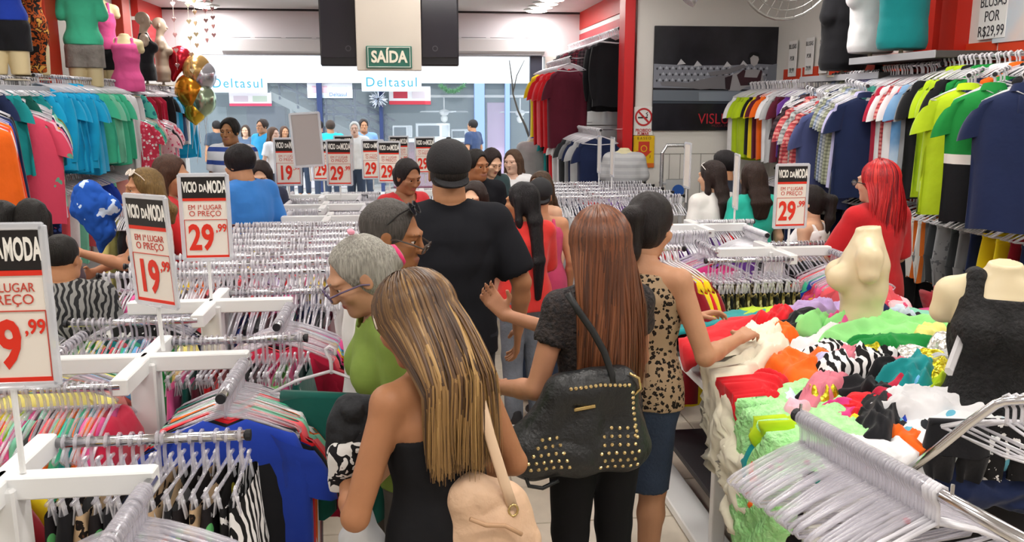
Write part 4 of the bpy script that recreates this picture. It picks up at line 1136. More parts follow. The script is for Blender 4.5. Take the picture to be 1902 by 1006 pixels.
def hair_locks(I, hr, hobj):
    """long hair as many fine tapered strands that leave the parting, hug the head and fall under gravity"""
    H, hm, hs, k, root = I['H'], I['hm'], I['hs'], I['k'], I['root']
    R = np.random.RandomState(hr.get('seed', 3)); n = hr['locks']; L = hr['len']; cols = hr['cols']
    nc = 70                                             # clumps that share a flow
    amin, amax = hr.get('az', (-2.35, 2.35))
    ca = R.uniform(amin, amax, nc); cid = R.randint(0, nc, n)
    az = np.clip(ca[cid] + R.normal(0, .09, n), amin, amax)
    lay = R.rand(n); e0 = np.where(np.abs(az) < 1.7, R.uniform(.2, 1.5, n), R.uniform(.8, 1.5, n))
    r = np.array((.090, .112, .100))[None, :] * hs + (.003 + lay * .018)[:, None]
    ln = L * (R.uniform(.86, 1.02, nc)[cid] + R.normal(0, .035, n)) * (1 - .12 * np.abs(az) / 2.3)
    ns, nn = 6, 9
    c0 = np.array(H((0, -.020, .030))); pts = []
    for i in range(ns):
        e = e0 + (-.12 - e0) * i / (ns - 1)
        d = np.stack([np.sin(az) * np.cos(e), -np.cos(az) * np.cos(e), np.sin(e)], 1) * r
        pts.append(c0[None, :] + d @ hm.T)
    last = pts[-1]
    tx = last[:, 0] * hr.get('gather', .8) + R.normal(0, .016, nc)[cid] + R.normal(0, .005, n)
    ty = np.minimum(last[:, 1] * .9, hr.get('yb', -.115) + np.abs(az) * hr.get('wrap', .035)) - lay * .016 + R.normal(0, .003, n)
    wob = R.uniform(0, 6.28, nc)[cid]; wa = R.uniform(.001, .006, nc)[cid] * hr.get('wave', 1.0)
    bend = hr.get('bend', (0, 0))
    for i in range(1, nn + 1):
        t = i / nn; s_ = 1 - (1 - t) ** 2
        pts.append(np.stack([last[:, 0] + (tx - last[:, 0]) * s_ + bend[0] * t * t + wa * np.sin(wob + t * 7),
                             last[:, 1] + (ty - last[:, 1]) * min(1, s_ * 1.4) + bend[1] * t * t + wa * .5 * np.cos(wob + t * 6), last[:, 2] - ln * t], 1))
    Pt = np.stack(pts, 1); m = Pt.shape[1]
    tg = np.empty_like(Pt); tg[:, 1:-1] = Pt[:, 2:] - Pt[:, :-2]; tg[:, 0] = Pt[:, 1] - Pt[:, 0]; tg[:, -1] = Pt[:, -1] - Pt[:, -2]
    tg /= np.linalg.norm(tg, axis=2, keepdims=True) + 1e-9
    out = Pt - np.array(H((0, -.01, 0))); out[..., 2] *= .15; out -= tg * (out * tg).sum(2, keepdims=True); out /= np.linalg.norm(out, axis=2, keepdims=True) + 1e-9
    sd = np.cross(tg, out)
    t = np.linspace(0, 1, m)[None, :]; w = R.uniform(.0022, .0048, n)[:, None] * (1 - .8 * np.clip((t - .6) / .4, 0, 1)) * (.6 + np.minimum(.4, t * 4))
    w = w[..., None]
    V = np.stack([Pt + sd * w, Pt + out * w * .6, Pt - sd * w], 2).reshape(-1, 3)
    b = (np.arange(n)[:, None] * m + np.arange(m - 1)[None, :])[..., None] * 3
    F = np.concatenate([np.stack([b[..., 0] + j, b[..., 0] + (j + 1) % 3, b[..., 0] + 3 + (j + 1) % 3, b[..., 0] + 3 + j], -1)[:, :, None, :] for j in (0, 1)], 2)
    wt = np.array(hr.get('wts', [1] * len(cols)), float); wt /= wt.sum()
    cc = R.choice(len(cols), nc, p=wt); ci = np.where(R.rand(n) < .6, cc[cid], R.choice(len(cols), n, p=wt))
    MI = np.repeat(ci[:, None], m - 1, 1)
    if hr.get('tips') is not None:
        sw = (np.arange(m - 1)[None, :] / (m - 1)) > (hr.get('tip0', .5) + R.uniform(-.15, .15, n))[:, None]
        MI = np.where(sw & (R.rand(n) < .7)[:, None], hr['tips'], MI)
    if hr.get('root') is not None:
        up_ = (np.arange(m - 1)[None, :] / (m - 1)) < (.36 + R.uniform(-.16, .16, n))[:, None]
        MI = np.where(up_ & np.isin(MI, (2, 3)) & (R.rand(n) < .8)[:, None], hr['root'], MI)
    MI = np.repeat(MI[:, :, None], 2, 2).ravel(); F = F.reshape(-1, 4)
    me = bpy.data.meshes.new('hair_strands'); nf = len(F)
    me.vertices.add(len(V)); me.vertices.foreach_set('co', V.astype(np.float32).ravel())
    me.loops.add(nf * 4); me.loops.foreach_set('vertex_index', F.astype(np.int32).ravel())
    me.polygons.add(nf); me.polygons.foreach_set('loop_start', np.arange(0, nf * 4, 4, dtype=np.int32))
    for c in cols: me.materials.append(mat(c, .38, spec=.45))
    me.polygons.foreach_set('material_index', MI.astype(np.int32)); me.polygons.foreach_set('use_smooth', np.ones(nf, bool)); me.update(calc_edges=True); me.validate()
    o = link('hair_strands', me, hobj); o['kind'] = 'stuff'
    return o
def on_head(px, py, hgt):
    """floor point of someone hgt tall whose head top shows at this pixel"""
    q = PZ(px, py, hgt); return (q.x, q.y)
# ------------------------------------------------------------------ hangers
def hook_path(r=.0175, n=9, zs=-.075):
    pts = [(r * math.cos(a), 0, r * math.sin(a)) for a in np.linspace(math.radians(-35), math.radians(225), n)]
    pts += [(-.002, 0, -.026), (0, 0, -.045), (0, 0, zs)]
    return pts
def hanger_mesh(lo=False, wide=.21):
    b = MB(); ns = 4 if lo else 6
    hp = hook_path(n=5 if lo else 9)
    b.tube(hp, .0066 if lo else .0052, ns)
    arm = [(0, 0, -.066), (.05, 0, -.078), (.12, 0, -.104), (.19, 0, -.136), (wide, 0, -.15)]
    if lo: arm = [arm[0], arm[2], arm[4]]
    for s in (-1, 1): b.tube([(s * x, 0, z) for x, y, z in arm], [.0055] * (len(arm) - 1) + [.0045], ns)
    b.tube([(-wide, 0, -.15), (-wide * .96, 0, -.163), (0, 0, -.168), (wide * .96, 0, -.163), (wide, 0, -.15)] if not lo else [(-wide, 0, -.15), (0, 0, -.168), (wide, 0, -.15)], .0042, ns)
    return b
HM = hanger_mesh().mesh('hanger'); HM.materials.append(CLEAR); HM.polygons.foreach_set('use_smooth', [True] * len(HM.polygons))
_cb = MB(); _cb.tube(hook_path(zs=-.10), .0055, 6); _cb.tube([(-.15, 0, -.10), (.15, 0, -.10)], .0055, 6)
CHM = _cb.mesh('clip_hanger'); CHM.materials.append(CLEAR); CHM.polygons.foreach_set('use_smooth', [True] * len(CHM.polygons))
_cc = MB()
for s in (-1, 1):
    M = Matrix.Rotation(s * .16, 3, 'X')
    _cc.rbox(M @ Vector((0, s * .004, 0)), (.022, .004, .075), .0015, M)
_cc.tube([(0, -.008, .006), (0, .008, .006)], .006, 8)
CLM = _cc.mesh('clip'); CLM.materials.append(CLEAR_DENSE)
_mk = MB().rbox((0, 0, 0), (.014, .012, .012), .003).mesh('size_marker')
NH = [0]; HANG_LIMIT = 320
STUFF = MB(); _hl = hanger_mesh(True)
def hang(pos, rz, label=None, group=None, clips=False, marker=None, stuff=False, tilt=0.0, dz=0.0):
    """one hanger on a rod at pos (rod centre)"""
    if stuff or NH[0] >= HANG_LIMIT:
        c, s = math.cos(rz), math.sin(rz)
        STUFF.add([(pos[0] + c * x - s * y, pos[1] + s * x + c * y, pos[2] + z) for x, y, z in _hl.v], _hl.f); return None
    NH[0] += 1
    o = link('clip_hanger' if clips else 'hanger', CHM if clips else HM, None, pos, (0, tilt, rz))
    tag(o, label, 'hanger', group)
    if clips:
        for s in (-1, 1):
            link('clip', CLM, o, (s * .12, 0, -.128))
    if marker:
        if not _mk.materials: _mk.materials.append(mat('#e33b3b', .4))
        q = link('size_marker', _mk, o, (random.choice((-1, 1)) * random.uniform(.03, .12), 0, -.10)); q.material_slots[0].link = 'OBJECT'; q.material_slots[0].material = mat(marker, .4)
        q.location.z = -.068 - abs(q.location.x) * .40
    return o
# ------------------------------------------------------------------ garments on hangers (origin = rod centre, worn plane = local XZ)
_GM = {}
def garment_mesh(kind, seed=0):
    key = (kind, seed)
    if key in _GM: return _GM[key]
    rnd = random.Random(hash(kind) % 1000 + seed * 17 if False else sum(map(ord, kind)) + seed * 17)
    b = MB(); N = 24; ph = [rnd.uniform(0, 6.28) for _ in range(6)]
    def tube_rows(rows, fold, dep0, taper=1.0, ztop=None, cx=lambda v: 0):
        vs = []; fs = []
        for i, (v, z, hw, dp) in enumerate(rows):
            for j in range(N):
                a = 2 * PI * j / N
                ca, sa = math.cos(a), math.sin(a)
                x = hw * (abs(ca) ** .85) * (1 if ca > 0 else -1)
                fo = fold * v * (math.sin(3 * a * 1.0 + ph[0] + v) + .6 * math.sin(5 * a + ph[1]) + .35 * math.sin(9 * a + ph[2] + 2 * v))
                y = dp * (abs(sa) ** .8) * (1 if sa > 0 else -1) + fo
                zz = z if ztop is None else ztop(x) * (1 - v) + z * v
                vs.append((cx(v) + x + fo * .4 * ca, y, zz + .008 * v * math.sin(4 * a + ph[3])))
        m = len(rows)
        for i in range(m - 1):
            for j in range(N):
                k2 = (j + 1) % N; fs.append((i * N + j, i * N + k2, (i + 1) * N + k2, (i + 1) * N + j))
        b.add(vs, fs)
    def sleeve(s, ln, r0, r1, ang):
        n = 10; m = 6; vs = []; fs = []
        for i in range(m):
            t = i / (m - 1); a0 = ang + .25 * t
            cx_ = s * (.185 + ln * t * math.cos(a0)); cz = -.165 - ln * t * math.sin(a0)
            r = r0 + (r1 - r0) * t
            for j in range(n):
                a = 2 * PI * j / n; u = r * math.cos(a); w = .42 * r * math.sin(a) * (1 + .3 * math.sin(3 * a + ph[4] + 3 * t))
                vs.append((cx_ + s * u * math.sin(a0) * -1 * 1.0, w, cz + u * math.cos(a0) * 1.0))
        for i in range(m - 1):
            for j in range(n):
                k2 = (j + 1) % n; fs.append((i * n + j, i * n + k2, i * n + n + k2, i * n + n + j))
        b.add(vs, fs)
    nt = .055
    def shoulder(x):
        ax = abs(x); return -.082 - max(0, ax - nt) * .42 - (.030 * (1 - ax / nt) if ax < nt else 0)
    extra = []
    if kind in ('tee', 'polo', 'shirt', 'long', 'tank', 'blouse', 'dress'):
        L = {'tee': .72, 'polo': .78, 'shirt': .76, 'long': .74, 'tank': .66, 'blouse': .70, 'dress': .98}[kind] * rnd.uniform(.95, 1.06)
        sw = .205 if kind != 'tank' else .15
        rows = []
        for i in range(11):
            v = i / 10
            hw = sw + (.235 - sw) * min(1, v * 2.2) + (.05 * v if kind in ('dress', 'blouse') else 0) + .008 * math.sin(6 * v + ph[5])
            if kind == 'tank' and v < .35: hw = sw + .03 * v
            rows.append((v, -.085 - L * v, hw, .014 + .036 * min(1, v * 3)))
        tube_rows(rows, .023 if kind != 'dress' else .030, 0, ztop=shoulder)
        if kind in ('tee', 'polo', 'shirt', 'blouse'):
            for s in (-1, 1): sleeve(s, .20, .085, .088, 1.05)
        if kind == 'long':
            for s in (-1, 1): sleeve(s, .56, .08, .05, 1.28)
        if kind in ('polo', 'shirt'):
            c = MB(); pts = [(.062 * math.cos(a), -.030 * math.sin(a), -.078 + .012 * math.sin(a)) for a in np.linspace(-.9, PI + .9, 14)]
            for sgn in (1,):
                vs = []
                for (x, y, z) in pts: vs += [(x, y, z + .02), (x * 1.28, y * 1.55, z - .025)]
                c.add(vs, [(2 * i, 2 * i + 1, 2 * i + 3, 2 * i + 2) for i in range(len(pts) - 1)])
            extra.append(('collar', c.mesh('collar')))
            c = MB().rbox((0, -.052, -.19), (.03, .006, .15), .002); extra.append(('placket', c.mesh('placket')))
    elif kind in ('pants', 'shorts', 'skirt'):
        L = {'pants': .78, 'shorts': .36, 'skirt': .42}[kind]
        if kind == 'skirt':
            tube_rows([(v, -.135 - L * v, .145 + .07 * v, .018 + .04 * v) for v in np.linspace(0, 1, 8)], .022, 0)
        else:
            tube_rows([(v, -.135 - .2 * v, .155 + .02 * v, .018 + .02 * v) for v in np.linspace(0, 1, 4)], .006, 0)
            for s in (-1, 1):
                tube_rows([(v, -.33 - (L - .2) * v, .088 - .02 * v, .036 - .008 * v) for v in np.linspace(0, 1, 6)], .010, 0, cx=lambda v, s=s: s * (.088 - .01 * v))
        c = MB(); c.tube([(-.15, 0, -.137), (.15, 0, -.137)], .018, 6, flat=((0, 1, 0), .9)); extra.append(('waistband', c.mesh('waistband')))
    me = b.mesh(kind); me.polygons.foreach_set('use_smooth', [True] * len(me.polygons)); me.materials.append(WHITE)
    for _, q in extra: q.materials.append(WHITE); q.polygons.foreach_set('use_smooth', [True] * len(q.polygons))
    _GM[key] = (me, extra); return _GM[key]
WORD = {'tee': 't_shirt', 'polo': 'polo_shirt', 'shirt': 'shirt', 'long': 'long_sleeved_top', 'tank': 'tank_top', 'blouse': 'blouse', 'dress': 'dress', 'pants': 'trousers', 'shorts': 'shorts', 'skirt': 'skirt'}
NICE = {'tee': 't-shirt', 'polo': 'polo shirt', 'shirt': 'shirt', 'long': 'long-sleeved top', 'tank': 'tank top', 'blouse': 'blouse', 'dress': 'dress', 'pants': 'trousers', 'shorts': 'shorts', 'skirt': 'skirt'}
def setm(o, m):
    if len(o.material_slots): o.material_slots[0].link = 'OBJECT'; o.material_slots[0].material = m
def garment(kind, pos, rz, m, label, group=None, sc=(1, 1, 1), m2=None, tilt=0.0, parts=True):
    me, extra = garment_mesh(kind, random.randrange(3))
    o = link(WORD[kind], me, None, pos, (0, tilt, rz)); o.scale = sc
    setm(o, m); tag(o, label, 'clothes' if kind in ('pants', 'shorts') else NICE[kind], group)
    if parts:
        for nm, q in extra:
            c = link(nm, q, o); setm(c, m2 or m)
    return o
# named colours: (word, material)
CM = {}
def C(word):
    if word in CM: return CM[word]
    hexes = {'white': '#eeedf0', 'cream': '#e9e2cc', 'black': '#1c1c20', 'navy': '#1f2a4d', 'royal blue': '#2440a8', 'cyan': '#1fb0e4', 'sky blue': '#6fb7e6', 'teal': '#1d8f92', 'mint': '#86d3b4', 'sea green': '#4cc89e',
             'dark green': '#14584f', 'green': '#1e8a3e', 'lime': '#b7d522', 'pale green': '#9be890', 'yellow': '#f0d31e', 'pale yellow': '#efe787', 'orange': '#f06a1e', 'coral': '#f2606a', 'salmon': '#f3a39a', 'red': '#d8202a', 'dark red': '#8e1a26',
             'crimson': '#b8203f', 'magenta': '#d83c84', 'pink': '#ee5fa0', 'pale pink': '#f2bccb', 'rose': '#d6798a', 'purple': '#7a4aa6', 'lavender': '#c3bfe6', 'lilac': '#bda4d4', 'grey': '#8d8f92', 'pale grey': '#bfc1c4', 'charcoal': '#3a3d40', 'brown': '#7a5238', 'beige': '#cbb59a', 'maroon': '#5f1f30', 'denim blue': '#3b4f74', 'slate blue': '#48507c', 'olive': '#7a7f3c', 'taupe': '#a08f82', 'mauve': '#8f7a88'}
    if word in hexes: m = cloth(hexes[word])
    else:
        p = {'navy floral': ('floral', ['#1d2550', '#e8e4ea', '#4a63b8', '#d65a7a'], 22), 'pink floral': ('floral', ['#e85a8c', '#f3e0d8', '#53a06a', '#f3b23c'], 20), 'coral print': ('speckle', ['#dd4a66', '#6aa58c'], 5),
             'leopard': ('leopard', ['#c6a885', '#5a3d2b', '#1d1613'], 34), 'green and black banded': ('band', ['#1e8a3e', '#eceae6', '#16181c'], 1), 'camouflage': ('camo', ['#23231d', '#6e6137', '#b8ad8a', '#2d2f22'], 16), 'dark camouflage': ('camo', ['#17171a', '#3d3a2c', '#a8966a', '#17171a'], 14), 'zebra': ('zebra', ['#f1eff0', '#1b1a1c'], 9),
             'grey plaid': ('plaid', ['#c2c5c4', '#9fa3a4', '#74787a'], 34), 'green-grey plaid': ('plaid', ['#b0b39c', '#8d917a', '#6a6e60'], 34), 'blue plaid': ('plaid', ['#b4bdd0', '#8491ac', '#56637e'], 34), 'red plaid': ('plaid', ['#dc9a92', '#c8545a', '#98383e'], 34), 'dark plaid': ('plaid', ['#4b3a40', '#33272c', '#1d181c'], 26), 'maroon plaid': ('plaid', ['#742a38', '#541f2c', '#2a1a22'], 26),
             'blue and white striped': ('stripeh', ['#e9ecf2', '#3a55a0'], 11), 'orange striped': ('stripev', ['#f3ebe6', '#f2502c', '#f2502c', '#f2502c'], 9), 'black and white striped': ('stripeh', ['#eceaec', '#2a2a2e'], 16), 'navy and white striped': ('stripeh', ['#1d2748', '#1d2748', '#1d2748', '#dfe3ea'], 9),
             'green tie-dye': ('tie', ['#8db2c8', '#4f8aa0', '#3f9f6a', '#7fc06a', '#cfe0e8'], 1.1), 'blue tie-dye': ('tie', ['#d9e6f2', '#8fb6dc', '#5f94c8', '#c9dcee'], 1.2), 'black and white print': ('speckle', ['#1d1c1e', '#e4e2e2'], 26), 'dotted black': ('floral', ['#202024', '#202024', '#e2e2e4'], 40), 'tropical print': ('floral', ['#1e1a1c', '#e6d84a', '#e6566a', '#5fb069', '#f2e6cc', '#222024'], 18), 'aqua print': ('floral', ['#4fb8a8', '#dff0ea', '#2a7f86'], 20), 'red and white print': ('floral', ['#d63a56', '#f3e4e6', '#e87a90'], 30), 'grey print': ('speckle', ['#9a9ca0', '#6c6e74'], 30), 'pink and white print': ('speckle', ['#f0c4cc', '#d84a72'], 22), 'orange and white print': ('stripev', ['#ecebe8', '#e87a30', '#7c7f82'], 12)}[word]
        m = prt(*p)
    CM[word] = m; return m
NEARPHR = ('orange', 'x')
def a_an(w): return w
def rail_row(name, a, b, items, label_of, group, rod=True, sc=(1, 1, 1), jitter=.03, n_hang=1, rz=None, hang_stuff=True, post=None, spread=None, zj=0.0):
    """garments spaced along a rod from a to b; items = [(kind, colour), ...]; label_of(i, kind, colour) gives each label"""
    a, b = Vector(a), Vector(b); d = b - a
    base = math.atan2(d.y, d.x) - PI / 2 if rz is None else rz
    n = len(items)
    for i, (kind, c) in enumerate(items):
        t = (i + .5) / n if spread is None else spread[i]
        p = a.lerp(b, t)
        yaw = base + random.uniform(-jitter, jitter) * 4
        garment(kind, p + Vector((0, 0, random.uniform(-zj, 0))), yaw, C(c), label_of(i, kind, c), group, (sc[0] * random.uniform(.96, 1.04), sc[1] * random.uniform(.9, 1.2), sc[2] * random.uniform(.95, 1.06)))
        hang(p, yaw, stuff=hang_stuff)
def rod_obj(name, a, b, label, cat='rail', r=.0125, ends=True, brackets=None):
    a, b = Vector(a), Vector(b)
    e = empty(name, a, 0, label, cat)
    MB().tube([Vector((0, 0, 0)), b - a], r, 10).build('tube', CHROME, e, smooth=True)
    for t in (0, 1):
        q = (b - a) * t; dd = (b - a).normalized() * (.006 if t else -.006)
        MB().tube([q - dd, q + dd], r * 1.25, 10).build('end_cap', mat('#2b2b2e', .5), e)
    if brackets:
        for t in (.08, .5, .92):
            q = (b - a) * t; MB().tube([q, q + Vector(brackets)], .009, 6).build('bracket', CHROME, e)
    return e

# ------------------------------------------------------------------ pinwheel racks on the floor
_rn = [0]
def rack(cx, cy, label, z=1.22, ax=.33, ay=.25, rl=.50, rot=0.0):
    """white post with four arms; at the end of each arm a rod turns clockwise. Returns rod end points (world)"""
    e = empty('clothes_rack', (cx, cy, 0), rot, label, 'clothes rack')
    MB().rbox((0, 0, (z - .03) / 2 + .02), (.085, .085, z - .05), .006).build('post', WHITE_METAL, e)
    for s in (-1, 1):
        MB().rbox((0, s * .2, .03), (.06, .36, .04), .006).build('foot', WHITE_METAL, e); MB().rbox((s * .2, 0, .03), (.36, .06, .04), .006).build('foot', WHITE_METAL, e)
    R_ = {}
    hz = z - .025
    for nm, (dx, dy), (rx, ry) in (('front', (0, -ay), (-1, 0)), ('right', (ax, 0), (0, -1)), ('back', (0, ay), (1, 0)), ('left', (-ax, 0), (0, 1))):
        L = math.hypot(dx, dy)
        if dx: MB().rbox((dx / 2, 0, hz), (L + .02, .05, .055), .004).build('arm', WHITE_METAL, e)
        else: MB().rbox((0, dy / 2, hz - .003), (.05, L + .02, .055), .004).build('arm', WHITE_METAL, e)
        a = Vector((dx, dy, hz)); l = rl if nm in ('front', 'back') else rl * .8
        b = a + Vector((rx, ry, 0)) * l
        MB().tube([a, b], .0135, 10).build('rod', CHROME, e, smooth=True)
        MB().tube([b - Vector((rx, ry, 0)) * .004, b + Vector((rx, ry, 0)) * .008], .0155, 10).build('end_cap', mat('#26262a', .5), e)
        M = Matrix.Rotation(rot, 4, 'Z'); o = Vector((cx, cy, 0))
        R_[nm] = (o + M @ a, o + M @ b)
    return R_
def fill_rod(ab, n, kind, cols, where, t0=.1, t1=.97, garm=None, stuff=False, markers=None, clips=False, sc=(1, 1, 1), fan=0.0, order_from='the post'):
    """n hangers on a rod, garments from garm = [(kind, colour)...] spread over them"""
    a, b = ab; d = b - a; base = math.atan2(d.y, d.x) - PI / 2
    for i in range(n):
        t = t0 + (t1 - t0) * (i + random.uniform(.2, .8)) / n
        hang(a.lerp(b, t), base + random.uniform(-.07, .07), 'clear plastic %s, %s from the post on %s' % ('clip hanger' if clips else 'hanger', ORD[i], where), 'hangers on ' + where, clips,
             random.choice(markers) if markers and random.random() < .6 else None, stuff, random.uniform(-.03, .03))
    if garm:
        m = len(garm)
        for i, (kd, c) in enumerate(garm):
            t = t0 + (t1 - t0) * (i + .5) / m
            garment(kd, a.lerp(b, t), base + random.uniform(-.05, .05), C(c), '%s %s, %s on %s' % (c, NICE[kd], ORD[i], where), 'clothes on ' + where, (sc[0], sc[1] * random.uniform(.8, 1.1), sc[2]), parts=False)
# ------------------------------------------------------------------ price sign on a rack
REDT = mat('#e0311c', .45); PAPER = mat('#ece4da', .5); INK = mat('#1b1718', .4); GREYT = mat('#c8493a', .5)
def price_sign(pos, price, label, rz=0.0, sc=1.0, stem=.12, tilt=0.0, blank=False, group='price signs on the racks', detail=True):
    """pos = foot of the stem; a clear holder with a printed card"""
    e = empty('price_sign', pos, rz, label, 'price sign', group, rot=(tilt, 0, rz))
    w, h = .20 * sc, .37 * sc
    MB().tube([(0, 0, 0), (0, 0, stem)], .007, 8).build('stem', WHITE_METAL, e)
    MB().rbox((0, 0, stem + .004), (.06, .03, .01), .003).build('holder_foot', ACRYLIC, e)
    fr = MB(); z0 = stem + .008
    for (cx, cz, sx, sz) in ((0, 0, w, .012), (0, h - .0, w, .012), (-w / 2, h / 2, .012, h), (w / 2, h / 2, .012, h)):
        fr.rbox((cx, 0, z0 + cz), (sx + .006, .012, sz + .006), .003)
    fr.build('holder_frame', mat('#dfe2ea', .12, spec=.8, alpha=.6), e)
    MB().box((0, 0, z0 + h / 2), (w - .008, .004, h - .008)).build('card', mat('#a8a2a2', .5) if blank else PAPER, e)
    if blank: return e
    y = -.003
    MB().box((0, y, z0 + h * .855), (w - .012, .002, h * .25)).build('header', INK, e)
    MB().box((0, y, z0 + h * .715), (w - .012, .002, h * .035)).build('red_stripe', REDT, e)
    t1 = text('VICIO', .062 * sc, mat('#f2efe9', .4), e, (-w * .29, y - .002, z0 + h * .855), bold=.035, xs=.37)
    text('DA', .045 * sc, mat('#f2efe9', .4), e, (-w * .015, y - .002, z0 + h * .845), bold=.035, xs=.5)
    text('MODA', .072 * sc, mat('#f2efe9', .4), e, (w * .275, y - .002, z0 + h * .855), bold=.035, xs=.37)
    text('EM 1ª LUGAR', .030 * sc, GREYT, e, (0, y, z0 + h * .62), xs=.82)
    text('O PREÇO', .034 * sc, GREYT, e, (0, y, z0 + h * .545), xs=.95)
    fm = MB()
    for (cx, cz, sx, sz) in ((0, .475, w * .9, .0025), (-w * .45, .26, .0025, h * .43), (w * .45, .26, .0025, h * .43)):
        fm.box((cx, y, z0 + cz * h), (sx, .002, sz))
    fm.build('price_border', GREYT, e)
    MB().box((0, y, z0 + h * .035), (w * .92, .002, h * .03)).build('red_footer', REDT, e)
    a, b = price.split(',')
    text(a, .155 * sc, REDT, e, (-w * .11, y - .001, z0 + h * .25), bold=.03, xs=.70)
    text(',' + b, .048 * sc, REDT, e, (w * .32, y - .001, z0 + h * .37), bold=.02, xs=.8)
    return e
def sign_at(px, py_base, Y, **kw):
    q = P(px, py_base, Y); return price_sign(q, **kw)

# ------------------------------------------------------------------ floor racks, left column
def cyc(kinds, cols, n): return [(kinds[i % len(kinds)], cols[i % len(cols)]) for i in range(n)]
RK = []
XC = -.90
# centres of the long row
LR = [(-.94, 1.95), (-.90, 2.90), (-.86, 3.72), (-.62, 6.50), (-.72, 7.25), (-.80, 8.05)]
NAMES = ['the nearest white rack', 'the second white rack', 'the third white rack', 'the fourth white rack', 'the fifth white rack', 'the sixth white rack', 'the seventh white rack', 'the eighth white rack']
for i, (x, y) in enumerate(LR):
    RK.append(rack(x, y, 'white four-armed clothes rack with chrome rods, %s' % ('nearest the camera at left' if i == 0 else ORD[i] + ' of the long left row')))
mk = ['#f0c02a', '#e8e8f0', '#2a86c8', '#e06a2a', '#7a5ac0', '#222228']
# nearest rack
fill_rod(RK[0]['right'], 26, None, None, 'the nearest rack\'s near rod', markers=mk, t0=.15, t1=.93)
fill_rod(RK[0]['back'], 15, None, None, 'the nearest rack\'s rear rod', clips=True, t0=.06, t1=1.0,
         garm=[('skirt', c) for c in ('tropical print', 'black', 'leopard', 'tropical print', 'black', 'navy floral', 'tropical print', 'leopard', 'black', 'tropical print', 'leopard', 'tropical print', 'black and white print', 'zebra')])
fill_rod(RK[0]['left'], 10, None, None, 'the nearest rack\'s left rod', garm=cyc(['tank', 'tee'], ['red', 'yellow', 'crimson', 'black', 'mint', 'dark red'], 8))
# second rack
fill_rod(RK[1]['right'], 20, None, None, 'the second rack\'s near rod', t0=.12, t1=.92,
         garm=[('tee', c) for c in ('mauve', 'dark green', 'red', 'sea green', 'white', 'orange', 'mint', 'coral', 'red', 'black', 'royal blue')], sc=(1.0, 1, .92))
fill_rod(RK[1]['front'], 26, None, None, 'the second rack\'s left rod', t0=.04, t1=.97,
         garm=cyc(['tank'], ['crimson', 'pink', 'orange', 'teal', 'sea green', 'orange', 'coral', 'charcoal', 'mint', 'pink', 'lime', 'orange', 'yellow', 'brown', 'coral', 'white'], 16), sc=(.95, 1, .9))
fill_rod(RK[1]['back'], 22, None, None, 'the second rack\'s rear rod', t0=.05, t1=1.0, clips=True,
         garm=cyc(['shorts', 'skirt'], ['pink', 'dark green', 'maroon', 'red', 'dark red', 'magenta', 'black', 'maroon', 'pink', 'pale green'], 12))
fill_rod(RK[1]['left'], 12, None, None, 'the second rack\'s far left rod', garm=cyc(['tee', 'tank'], ['pale yellow', 'mint', 'salmon', 'pale pink', 'sky blue'], 9))
# third rack
fill_rod(RK[2]['right'], 18, None, None, 'the third rack\'s near rod', garm=cyc(['tee'], ['pink', 'sky blue', 'yellow', 'red', 'magenta', 'black', 'coral', 'crimson'], 8))
fill_rod(RK[2]['front'], 18, None, None, 'the third rack\'s left rod', garm=cyc(['tank', 'tee'], ['pale yellow', 'green', 'salmon', 'pale pink', 'sky blue', 'sea green', 'coral', 'teal'], 10))
fill_rod(RK[2]['back'], 26, None, None, 'the third rack\'s rear rod', garm=cyc(['skirt', 'shorts'], ['navy floral', 'black', 'charcoal', 'maroon', 'black', 'dark green'], 10))
fill_rod(RK[2]['left'], 14, None, None, 'the third rack\'s far left rod', garm=cyc(['tank'], ['black and white print', 'charcoal', 'white', 'navy'], 6))
HMUL = 1.7
for i in range(3, 6):
    nm = NAMES[i].replace('the ', '').replace(' white', '')
    for key, n in (('front', 22), ('right', 16), ('back', 26), ('left', 14)):
        pal = [['pink', 'navy', 'white', 'coral', 'grey', 'red'], ['white', 'yellow', 'orange', 'black', 'rose', 'lilac']][i % 2]
        wh = {'front': 'left rod', 'right': 'near rod', 'back': 'rear rod', 'left': 'far rod'}[key]
        fill_rod(RK[i][key], int(n * HMUL), None, None, 'the %s\'s %s' % (nm, wh), stuff=True, t0=.04, t1=1.0, garm=cyc(['tank', 'tee'], pal, 4 if key in ('front', 'back') else 2))
# more rods of the neighbouring row between the long row and the left wall
RK2 = []
for i, (x, y) in enumerate(((-2.0, 3.35), (.10, 7.3), (.10, 8.3), (-2.0, 7.6))):
    nm = ['rack by the patterned boy', 'rack behind the vest woman', 'middle rack near the entrance', 'rack by the striped man'][i]
    R_ = rack(x, y, 'white four-armed clothes rack, the ' + nm); RK2.append(R_)
    for key, n in (('front', 20), ('right', 14), ('back', 22), ('left', 10)):
        fill_rod(R_[key], int(n * HMUL), None, None, 'the ' + nm + '\'s ' + {'front': 'left rod', 'right': 'near rod', 'back': 'rear rod', 'left': 'far rod'}[key], stuff=True, t0=.04, t1=1.0,
                 garm=cyc(['tank', 'tee'], ['mint', 'coral', 'black', 'pale yellow', 'white', 'sky blue'], 4 if key in ('front', 'back') else 2))
